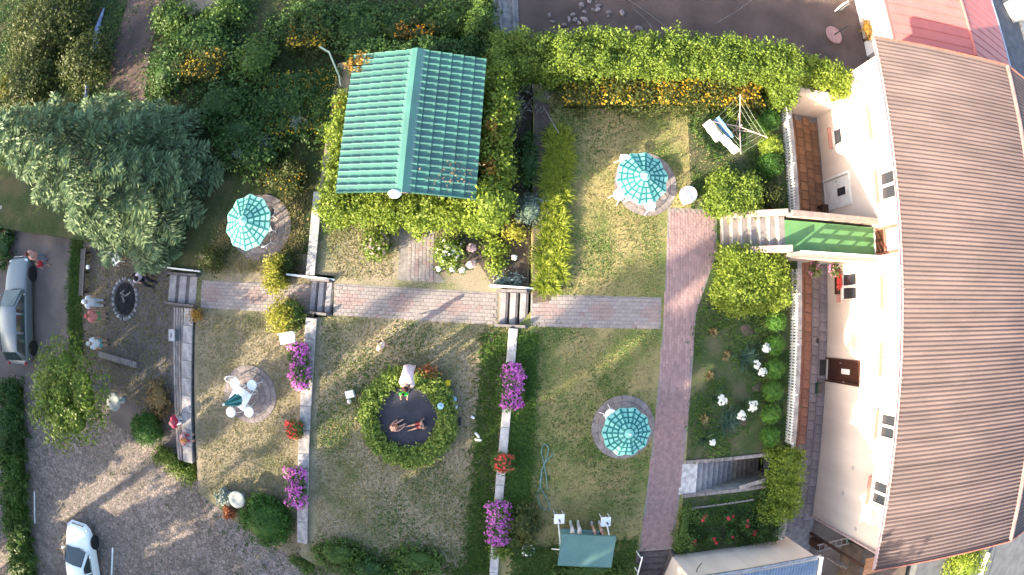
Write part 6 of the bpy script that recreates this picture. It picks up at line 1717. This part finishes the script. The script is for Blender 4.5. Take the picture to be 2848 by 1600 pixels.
# ------------------------------------------------------------------ cars
def car(label, p, z, rz, paint, L=4.35, W=1.72, wagon=False):
    """lofted body with shaped bonnet, cabin and glass; front towards +y"""
    t = thing('parked_car', label, 'car', (p[0], p[1], z), rz)
    h = L / 2
    # stations along y: (y, half width, bottom, shoulder, crown)
    st_ = [(-h, .60, .42, .66, .70), (-h + .10, .76, .26, .80, .86), (-h + .6, .84, .20, .88, .95), (-h + 1.3, .86, .19, .90, .96), (-.2, .865, .19, .90, .96), (.65, .86, .19, .89, .95), (.95, .85, .19, .86, .93), (h - .9, .84, .20, .80, .87), (h - .35, .80, .22, .70, .77), (h - .08, .68, .30, .58, .62), (h, .50, .36, .50, .53)]
    nS = len(st_); V, Fc = [], []
    for y, w, zb, zs, zc in st_:
        w *= W / 1.72
        V += [(-w * .92, y, zb), (-w, y, zb + .12), (-w * 1.01, y, (zb + zs) / 2), (-w * .97, y, zs - .05), (-w * .86, y, zs + .01), (-w * .45, y, zc - .008), (0, y, zc)]
        V += [(w * .45, y, zc - .008), (w * .86, y, zs + .01), (w * .97, y, zs - .05), (w * 1.01, y, (zb + zs) / 2), (w, y, zb + .12), (w * .92, y, zb)]
    k = 13
    for i in range(nS - 1):
        for j in range(k - 1): Fc.append([i * k + j, i * k + j + 1, (i + 1) * k + j + 1, (i + 1) * k + j])
        Fc.append([i * k + k - 1, i * k, (i + 1) * k, (i + 1) * k + k - 1])
    Fc.append(list(range(k))[::-1]); Fc.append([(nS - 1) * k + j for j in range(k)])
    bo = MB().add(V, Fc).build('body', paint, t, smooth=True); sb = bo.modifiers.new('smooth', 'SUBSURF'); sb.levels = 1; sb.render_levels = 2
    # cabin: (y, half width at the belt, half width at roof, belt z, roof z)
    rear = -h + (.25 if wagon else .45)
    cab = [(rear, .72, .58, .90, 1.0), (rear + .42, .76, .60, .92, 1.38), (-.95, .78, .615, .93, 1.45), (-.1, .785, .62, .93, 1.46), (.18, .785, .60, .93, 1.43), (.98, .74, .66, .90, .96)]
    V, Fc = [], []
    for y, wb, wr, zb, zr in cab:
        wb *= W / 1.72; wr *= W / 1.72
        V += [(-wb, y, zb - .1), (-wb, y, zb), (-wr, y, zr - .05), (-wr * .86, y, zr), (0, y, zr + .03), (wr * .86, y, zr), (wr, y, zr - .05), (wb, y, zb), (wb, y, zb - .1)]
    k = 9
    for i in range(len(cab) - 1):
        for j in range(k - 1): Fc.append([i * k + j, i * k + j + 1, (i + 1) * k + j + 1, (i + 1) * k + j])
    Fc.append(list(range(k))[::-1]); Fc.append([(len(cab) - 1) * k + j for j in range(k)])
    MB().add(V, Fc).build('roof', paint, t, smooth=True)
    s_ = W / 1.72
    def q4(name, pts, m=MT['carglass'], off=(0, 0, 0)):
        mb = MB(); n_ = len(pts); a_, b_, c_ = Vector(pts[0]), Vector(pts[1]), Vector(pts[2]); nn = (b_ - a_).cross(c_ - a_).normalized() * .014
        mb.add([Vector(p_) + nn for p_ in pts] + [Vector(p_) - nn for p_ in pts], [list(range(n_)), list(range(2 * n_ - 1, n_ - 1, -1))] + [[i, i + n_, (i + 1) % n_ + n_, (i + 1) % n_] for i in range(n_)])
        return mb.build(name, m, t)
    q4('windscreen', [(-.66 * s_, .96, .985), (.66 * s_, .96, .985), (.52 * s_, .22, 1.435), (0, .20, 1.465), (-.52 * s_, .22, 1.435)])
    q4('rear_window', [(.60 * s_, rear + .02, 1.03), (-.60 * s_, rear + .02, 1.03), (-.50 * s_, rear + .39, 1.385), (.50 * s_, rear + .39, 1.385)])
    for sg in (-1, 1):
        for y0, y1, yt0, yt1 in ((.80, -.12, .16, -.10), (-.22, -1.0, -.20, -.98)) + (((-1.1, rear + .22, -1.08, rear + .45),) if wagon else ((-1.1, rear + .45, -1.08, rear + .5),)):
            pts = [(sg * .785 * s_, y0, .955), (sg * .785 * s_, y1, .955), (sg * .635 * s_, yt1, 1.37), (sg * .635 * s_, yt0, 1.38)]
            q4('side_window', pts if sg > 0 else pts[::-1])
        hl = MB(); hl.ball((sg * .58 * s_, h - .20, .585), (.15, .09, .06), 10, 6); hl.build('headlight', mat('lamp_glass', (.6, .62, .65), None, rough=.1, spec=.8) if 'lamp_glass' not in bpy.data.materials else bpy.data.materials['lamp_glass'], t)
        tl = MB(); tl.ball((sg * .64 * s_, -h + .10, .76), (.10, .07, .10), 8, 6); tl.build('tail_light', bpy.data.materials.get('tail_red') or mat('tail_red', (.4, .02, .02), None, rough=.2), t)
        mr = MB(); mr.ball((sg * .94 * s_, .74, 1.0), (.10, .06, .07), 10, 6); mr.build('mirror', paint, t)
        for yw in (h - .82, -h + .82):
            w_ = MB(); w_.lathe((0, 0, 0), [(.20, -.09), (.30, -.09), (.31, -.06), (.31, .06), (.30, .09), (.20, .09)], 24); wo = w_.build('wheel', MT['black'], t, loc=(sg * .80 * s_, yw, .31)); wo.rotation_euler = (0, PI / 2, 0)
            r_ = MB(); r_.lathe((0, 0, 0), [(.001, -.05), (.20, -.06), (.205, .06), (.17, .075), (.06, .06), (.001, .065)], 20); ro = r_.build('rim', MT['metal'], wo)
            ar = MB(); ar.lathe((0, 0, 0), [(.33, -.10), (.36, -.10), (.36, .10), (.33, .10)], 24); ao = ar.build('wheel_arch', MT['black'], t, loc=(sg * .79 * s_, yw, .32)); ao.rotation_euler = (0, PI / 2, 0)
    bm2 = MB(); bm2.tube([(-.72 * s_, h - .22, .42), (-.45 * s_, h - .01, .42), (.45 * s_, h - .01, .42), (.72 * s_, h - .22, .42)], .07, 8); bm2.build('bumper', paint, t)
    gr = MB(); gr.box((0, h - .035, .56), (.72, .06, .10), bev=.01); go_ = gr.build('grille', MT['black'], t)
    for kk in range(2): MB().box((0, h - .0, .535 + kk * .05), (.72, .025, .012)).build('grille_bar', MT['white'], go_)
    for sg in (-1, 1): MB().bar((sg * .12, .98, 1.0), (sg * .12 + .42, 1.02, .985), .02, .015).build('wiper', MT['black'], t)
    for sg in (-1, 1): MB().tube([(sg * .82 * s_, -1.6, .93), (sg * .82 * s_, .9, .93)], .012, 5).build('window_trim', MT['black'], t)
    return t


SILVER = mat('silver_car_paint', (.15, .175, .185), None, rough=.32, metal=.3, spec=.5)
WHITE_P = mat('white_car_paint', (.78, .80, .80), None, rough=.25, spec=.6)
fl = at(88, 712, -1.4)
car('silver grey estate car parked at the left edge beside a leafy tree', (fl.x - .95, fl.y - 1.35), ZD, math.radians(3), SILVER, 5.1, 1.80, True)
fw = at(196, 1318, -1.3)
car('white car parked nose up in the cobbled parking yard', (fw.x + .05, fw.y - 2.0), ZD, math.radians(-3), WHITE_P, 4.2, 1.70)
# ------------------------------------------------------------------ people
J0 = {'pel': (0, 0, .95), 'spi': (0, -.01, 1.12), 'che': (0, -.01, 1.32), 'nec': (0, 0, 1.46), 'hb': (0, .02, 1.56), 'ht': (0, .02, 1.68)}
for s_, n_ in ((-1, 'L'), (1, 'R')):
    J0.update({'sh' + n_: (s_ * .18, 0, 1.40), 'el' + n_: (s_ * .24, -.01, 1.12), 'wr' + n_: (s_ * .25, .07, .88), 'ha' + n_: (s_ * .25, .09, .81),
               'hi' + n_: (s_ * .095, 0, .90), 'kn' + n_: (s_ * .11, .02, .50), 'an' + n_: (s_ * .11, -.01, .09), 'to' + n_: (s_ * .125, .15, .04)})
EDGES = [('pel', 'spi'), ('spi', 'che'), ('che', 'nec'), ('nec', 'hb'), ('hb', 'ht')]
RAD = {'pel': .135, 'spi': .125, 'che': .14, 'nec': .055, 'hb': .092, 'ht': .075}
for n_ in 'LR':
    EDGES += [('che', 'sh' + n_), ('sh' + n_, 'el' + n_), ('el' + n_, 'wr' + n_), ('wr' + n_, 'ha' + n_), ('pel', 'hi' + n_), ('hi' + n_, 'kn' + n_), ('kn' + n_, 'an' + n_), ('an' + n_, 'to' + n_)]
    RAD.update({'sh' + n_: .068, 'el' + n_: .046, 'wr' + n_: .032, 'ha' + n_: .036, 'hi' + n_: .095, 'kn' + n_: .062, 'an' + n_: .042, 'to' + n_: .034})
CLOTH = {}
def cloth(name, c, c2=None):
    if name not in CLOTH: CLOTH[name] = mat(name, c, c2 or tuple(v * .8 for v in c), 7, .85)
    return CLOTH[name]


def person(label, p, z, rz, h=1.7, pose=None, shirt=None, trousers=None, hair=(.06, .035, .02), long_sleeves=False, shorts=False, hairlen=.0, shoes=(.05, .045, .05), girth=1.0, name='person', dress=False, cap=None):
    """one continuous skinned body in the given pose; clothes are shells over it, hair a cap on the skull"""
    k = h / 1.72
    J = dict(J0); J.update(pose or {})
    names = list(J)
    V = [Vector(J[n_]) * k for n_ in names]; ix = {n_: i for i, n_ in enumerate(names)}
    me = bpy.data.meshes.new('skeleton'); me.from_pydata([tuple(v) for v in V], [(ix[a], ix[b]) for a, b in EDGES], []); me.update()
    ob = link('skeleton', me); sk = ob.modifiers.new('skin', 'SKIN'); ss = ob.modifiers.new('sub', 'SUBSURF'); ss.levels = 2; ss.render_levels = 2
    for n_ in names:
        r = RAD[n_] * k * (girth if n_ in ('pel', 'spi', 'che', 'hiL', 'hiR') else 1); me.skin_vertices[0].data[ix[n_]].radius = (r, r)
    me.skin_vertices[0].data[ix['pel']].use_root = True
    dg = bpy.context.evaluated_depsgraph_get(); ev = ob.evaluated_get(dg); em = ev.to_mesh()
    BV = [tuple(v.co) for v in em.vertices]; BF = [list(f.vertices) for f in em.polygons]
    ev.to_mesh_clear(); bpy.data.objects.remove(ob); bpy.data.meshes.remove(me)
    t = thing('person', label, 'person', (p[0], p[1], z), rz)
    mb = MB(); mb.add(BV, BF)
    hb, ht = Vector(J['hb']) * k, Vector(J['ht']) * k
    up = (ht - hb).normalized(); fw = Vector((0, 1, 0)); fw = (fw - up * fw.dot(up)); fw = fw.normalized() if fw.length > .2 else Vector((0, 0, -1)); sd = up.cross(fw)
    hc = (hb + ht) / 2
    mb.ball(hc + fw * .098 * k - up * .02 * k, .017 * k, 6, 5)                      # nose
    for s_ in (-1, 1): mb.ball(hc + sd * s_ * .092 * k, (.014 * k, .02 * k, .028 * k), 6, 5)   # ears
    for n_ in 'LR':      # five fingers rooted in the palm
        w, a = Vector(J['wr' + n_]) * k, Vector(J['ha' + n_]) * k; d = (a - w).normalized()
        x = d.cross(Vector((0, 0, 1))) if abs(d.z) < .9 else d.cross(Vector((0, 1, 0))); x.normalize(); y = d.cross(x)
        for j, ln in enumerate((.062, .074, .078, .07)):
            b_ = a + x * (.027 - .018 * j) * k
            mb.tube([b_, b_ + d * ln * .55 * k + y * .006 * k, b_ + d * ln * .95 * k + y * .022 * k], [.0095 * k, .0085 * k, .007 * k], 5)
        mb.tube([w + (a - w) * .5, a + x * .05 * k - d * .01 * k, a + x * .06 * k + d * .03 * k], [.012 * k, .0105 * k, .008 * k], 5)
    mb.build('body', MT['skin'], t, smooth=True)
    for s_ in (-1, 1): MB().ball(hc + fw * .086 * k + sd * s_ * .034 * k + up * .008 * k, .011 * k, 6, 5).build('eye', MT['black'], t)
    MB().ball(hc + fw * .088 * k - up * .052 * k, (.026 * k, .01 * k, .008 * k), 8, 5).build('mouth', cloth('lip', (.35, .12, .10)), t)
    seg = [(Vector(J[a]) * k, Vector(J[b]) * k, a, b) for a, b in EDGES]
    N_ = np.zeros((len(BV), 3)); A = np.array(BV)
    for f in BF:
        q = A[f]; nn = np.cross(q[1] - q[0], q[2] - q[0])
        for i in f: N_[i] += nn
    N_ = unit(N_)
    def nearest(c):
        best = None
        for a, b, na, nb_ in seg:
            d = b - a; s_ = max(0, min(1, (c - a).dot(d) / d.length_squared)); dist = (c - a - d * s_).length - (RAD[na] * (1 - s_) + RAD[nb_] * s_) * k
            if best is None or dist < best[0]: best = (dist, na, nb_, s_)
        return best[1:]
    lab = [nearest(Vector(A[f].mean(0))) for f in BF]
    def shell(nm, test, off, m):
        fs = [f for f, l in zip(BF, lab) if test(*l)]
        if not fs: return None
        used = sorted({i for f in fs for i in f}); mp = {v: i for i, v in enumerate(used)}
        P = [tuple(A[i] + N_[i] * off * k) for i in used]; Q = [tuple(A[i] + N_[i] * (off - .01) * k) for i in used]; n0 = len(P)
        FF = [[mp[i] for i in f] for f in fs]
        return MB().add(P, FF).build(nm, m, t, smooth=True)
    tors = lambda a, b, s_: (a in ('pel', 'spi', 'che') and b in ('spi', 'che', 'nec', 'shL', 'shR') and not (b == 'nec' and s_ > .55)) or (a[:2] == 'sh' and (long_sleeves or s_ < .75)) or (long_sleeves and a[:2] == 'el' and s_ < .95)
    legs = lambda a, b, s_: (a == 'pel' and (b[:2] == 'hi' or s_ < .3)) or (a[:2] == 'hi' and (not shorts or s_ < .8)) or (not shorts and a[:2] == 'kn' and s_ < .93)
    if trousers: shell('shorts' if shorts else 'trousers', legs, .012, trousers)
    if shirt: shell('dress' if dress else 'shirt', tors, .022, shirt)
    if dress:
        pe = Vector(J['pel']) * k; kn = (Vector(J['knL']) + Vector(J['knR'])) * k / 2
        sk_ = MB(); sk_.tube([pe + (Vector(J['spi']) * k - pe) * .4, pe, pe + (kn - pe) * .5, kn + (kn - pe) * .02], [.15 * k, .18 * k, .21 * k, .25 * k], 18, caps=False); sk_.build('skirt', shirt, t, smooth=True)
    for n_ in 'LR' if shoes else '': shell('shoe', lambda a, b, s_: a == 'an' + n_, .008, cloth('shoe_%.2f_%.2f' % shoes[:2], shoes))
    hm = cloth('hair_%.2f_%.2f' % hair[:2], hair)
    hr_ = MB(); hr_.ball((0, 0, 0), (.108 * k, .118 * k, .10 * k), 14, 9, jit=.05)
    if hairlen: hr_.tube([(0, -.06 * k, 0), (0, -.105 * k, -.08 * k), (0, -.10 * k, -.08 * k - hairlen * k)], [.085 * k, .09 * k, .05 * k], 10)
    ho = hr_.build('cap' if cap else 'hair', cap or hm, t, smooth=True)
    R3 = Matrix((sd, fw, up)).transposed().to_4x4(); R3.translation = hc + up * .045 * k - fw * .018 * k
    ho.matrix_local = R3
    return t


P_SIT = {'pel': (0, 0, .52), 'spi': (0, -.03, .70), 'che': (0, -.02, .90), 'nec': (0, .01, 1.04), 'hb': (0, .04, 1.14), 'ht': (0, .04, 1.26)}
for s_, n_ in ((-1, 'L'), (1, 'R')):
    P_SIT.update({'sh' + n_: (s_ * .18, 0, .98), 'el' + n_: (s_ * .24, .04, .72), 'wr' + n_: (s_ * .16, .26, .62), 'ha' + n_: (s_ * .14, .33, .61), 'hi' + n_: (s_ * .10, .05, .50), 'kn' + n_: (s_ * .13, .46, .50), 'an' + n_: (s_ * .13, .50, .09), 'to' + n_: (s_ * .14, .66, .04)})
def lean(base, fwd, amount):
    """tip the upper body forward about the pelvis by an angle"""
    o = dict(base); c, s2 = math.cos(amount), math.sin(amount); px, py, pz = base['pel']
    for n_ in ('spi', 'che', 'nec', 'hb', 'ht', 'shL', 'shR', 'elL', 'elR', 'wrL', 'wrR', 'haL', 'haR'):
        x, y, zz = base[n_]; dy, dz = y - py, zz - pz
        o[n_] = (x, py + dy * c + dz * s2, pz - dy * s2 + dz * c)
    return o
P_WALK = dict(J0); P_WALK.update({'knL': (-.10, .14, .52), 'anL': (-.10, .22, .10), 'toL': (-.11, .38, .06), 'knR': (.10, -.02, .50), 'anR': (.10, -.22, .14), 'toR': (.11, -.10, .03), 'wrL': (-.26, -.12, .90), 'haL': (-.26, -.14, .83), 'wrR': (.26, .2, .92), 'haR': (.26, .25, .86)})
P_BEND = lean(J0, 1, 1.25)
for s_, n_ in ((-1, 'L'), (1, 'R')):
    x, y, zz = P_BEND['sh' + n_]; P_BEND.update({'el' + n_: (s_ * .22, y + .10, zz - .26), 'wr' + n_: (s_ * .14, y + .22, zz - .42), 'ha' + n_: (s_ * .13, y + .25, zz - .48), 'kn' + n_: (s_ * .11, .0, .50), 'hi' + n_: (s_ * .095, -.02, .90)})
    P_BEND['an' + n_] = (s_ * .11, -.04, .09); P_BEND['to' + n_] = (s_ * .125, .12, .04)
P_BEND['pel'] = (0, -.04, .95)
P_FLOOR = {'pel': (0, 0, .11), 'spi': (0, -.08, .27), 'che': (0, -.10, .46), 'nec': (0, -.07, .60), 'hb': (0, -.03, .69), 'ht': (0, -.01, .81)}
for s_, n_ in ((-1, 'L'), (1, 'R')):
    P_FLOOR.update({'sh' + n_: (s_ * .17, -.09, .54), 'el' + n_: (s_ * .26, .02, .32), 'wr' + n_: (s_ * .24, .2, .2), 'ha' + n_: (s_ * .22, .27, .17), 'hi' + n_: (s_ * .10, .05, .11), 'kn' + n_: (s_ * .24, .42, .2), 'an' + n_: (s_ * .16, .72, .06), 'to' + n_: (s_ * .20, .82, .15)})
for s_, n_ in ((-1, 'L'), (1, 'R')):
    P_FLOOR.update({'kn' + n_: (s_ * .12, .42, .14), 'an' + n_: (s_ * .13, .80, .07), 'to' + n_: (s_ * .14, .86, .18), 'el' + n_: (s_ * .25, -.12, .30), 'wr' + n_: (s_ * .25, -.20, .10), 'ha' + n_: (s_ * .26, -.22, .05)})
P_CRAWL = lean(P_FLOOR, 1, .75)
P_CRAWL.update({'elR': (.27, .40, .38), 'wrR': (.22, .66, .34), 'haR': (.20, .74, .33), 'elL': (-.26, .30, .28), 'wrL': (-.26, .42, .09), 'haL': (-.26, .50, .06)})

PI2 = PI / 2
q = at(119, 648, ZD); person('person in coral shirt and grey jeans standing at the nose of silver car', q, ZD, 2.2, 1.68, {'wrR': (.2, .3, 1.05), 'haR': (.19, .37, 1.05)}, cloth('coral_cloth', (.62, .30, .24)), cloth('grey_denim', (.22, .25, .30)), (.10, .03, .025))
q = at(124, 668, ZD); person('small child in red with teal sleeves beside the coral shirted person', q, ZD, 1.0, 1.05, P_WALK, cloth('red_cloth', (.50, .03, .05)), cloth('teal_cloth', (.05, .22, .22)), (.30, .20, .12), shorts=True)
q = at(262, 762, ZD); person('person in white top and pale trousers standing left of fire pit', q, ZD, -PI2, 1.74, lean(J0, 1, .1), cloth('white_cloth', (.72, .72, .74)), cloth('pale_blue_trousers', (.50, .57, .62)), (.62, .60, .60), girth=1.15, cap=cloth('white_cap', (.75, .75, .77)))
q = at(268, 796, ZD); person('person in coral top and green shorts beside the white clad one', q, ZD, -PI2 + .1, 1.64, None, cloth('salmon_cloth', (.66, .22, .20)), cloth('green_cloth', (.16, .36, .14)), (.42, .10, .08), shorts=True, girth=1.2)
q = at(272, 862, ZD); person('person in white shirt and teal shorts at the lower side of fire pit yard', q, ZD, -PI2 + .2, 1.62, None, cloth('white_cloth', (.72, .72, .74)), cloth('teal_short_cloth', (.14, .36, .42)), (.60, .55, .52), shorts=True, girth=1.15)
q = at(368, 696, ZD); person('person in lilac shirt and black trousers sitting above the fire pit', q, ZD, -2.2, 1.72, lean(P_SIT, 1, .35), cloth('lilac_cloth', (.62, .54, .66)), cloth('black_cloth', (.02, .02, .028)), (.03, .025, .03), girth=1.15)
t = thing('folding_chair', 'black folding chair under the lilac shirted person', 'chair', (q.x, q.y, ZD), -2.2)
MB().box((0, .02, .39), (.44, .42, .035), bev=.01).build('seat', MT['dark'], t); MB().box((0, -.2, .66), (.42, .03, .3), bev=.01).build('backrest', MT['dark'], t)
for sx in (-1, 1):
    for sy in (-1, 1): MB().tube([(sx * .2, sy * .2, 0), (sx * .2, -sy * .16, .39)], .014, 6).build('leg', MT['dark'], t)
q = at(444, 1058, -1.15); person('person in red top sitting on the lower part of slatted bench', (q.x, q.y), ZD + .02, -PI2 + .1, 1.66, lean(P_SIT, 1, .2), cloth('crimson_cloth', (.50, .04, .08)), cloth('white_cloth', (.72, .72, .74)), (.55, .12, .14), shorts=True)
q = at(462, 1100, -1.1); person('ginger haired person in pink sitting with bare legs over bench end', (q.x, q.y), ZD + .12, -PI2 + .05, 1.66, lean(P_SIT, 1, .55), cloth('dusty_pink_cloth', (.52, .28, .27)), cloth('dark_pink_cloth', (.38, .10, .13)), (.52, .20, .07), shorts=True, hairlen=.12)
q = at(968, 868, ZB); person('fair haired child walking alone on the middle lawn', q, ZB, .9, 1.2, P_WALK, cloth('cream_cloth', (.70, .55, .44)), cloth('tan_cloth', (.42, .26, .17)), (.66, .46, .26), shorts=True)
q = at(1036, 922, ZB); person('woman in pale pink dress bending over the hedge ring', q, ZB, PI - .12, 1.70, P_BEND, cloth('pale_pink_cloth', (.66, .50, .50)), cloth('pale_pink_trousers', (.62, .46, .46)), (.04, .012, .01), long_sleeves=True, girth=1.2, dress=False)
q = at(1022, 985, -.33); person('child in green shirt and blue shorts held at trampoline edge', q, ZB + .21, PI, .98, {'wrL': (-.2, .22, 1.1), 'wrR': (.2, .22, 1.1), 'haL': (-.19, .3, 1.12), 'haR': (.19, .3, 1.12)}, cloth('bright_green_cloth', (.05, .62, .06)), cloth('blue_short_cloth', (.05, .22, .58)), (.05, .02, .015), shorts=True, shoes=None)
q = at(984, 1078, -.3); person('bare backed child leaning forward on the left of the trampoline', q, ZB + .21, -1.05, 1.12, P_CRAWL, None, cloth('coral_short', (.55, .16, .14)), (.26, .12, .06), shorts=True, shoes=None)
q = at(1060, 1068, -.3); person('bare chested child sitting on the right of the trampoline', q, ZB + .21, 1.9, 1.05, P_FLOOR, None, cloth('dark_red_short', (.35, .06, .06)), (.36, .16, .10), shorts=True, shoes=None)
q = at(1448, 1352, .5)
person('person in pale trousers sitting on the left of the swing seat', (q.x, q.y - .15), .0, 0, 1.72, P_SIT, cloth('pale_grey_cloth', (.42, .40, .40)), cloth('cream_trousers', (.62, .56, .53)), (.06, .04, .03), shoes=(.55, .58, .48))
q = at(1506, 1352, .5)
person('person with bare legs and dark clothes on the right of the swing seat', (q.x, q.y - .15), .0, .1, 1.68, P_SIT, cloth('pinkish_top', (.52, .33, .30)), cloth('dark_navy', (.04, .04, .06)), (.10, .05, .03), shorts=True, shoes=(.40, .40, .42))
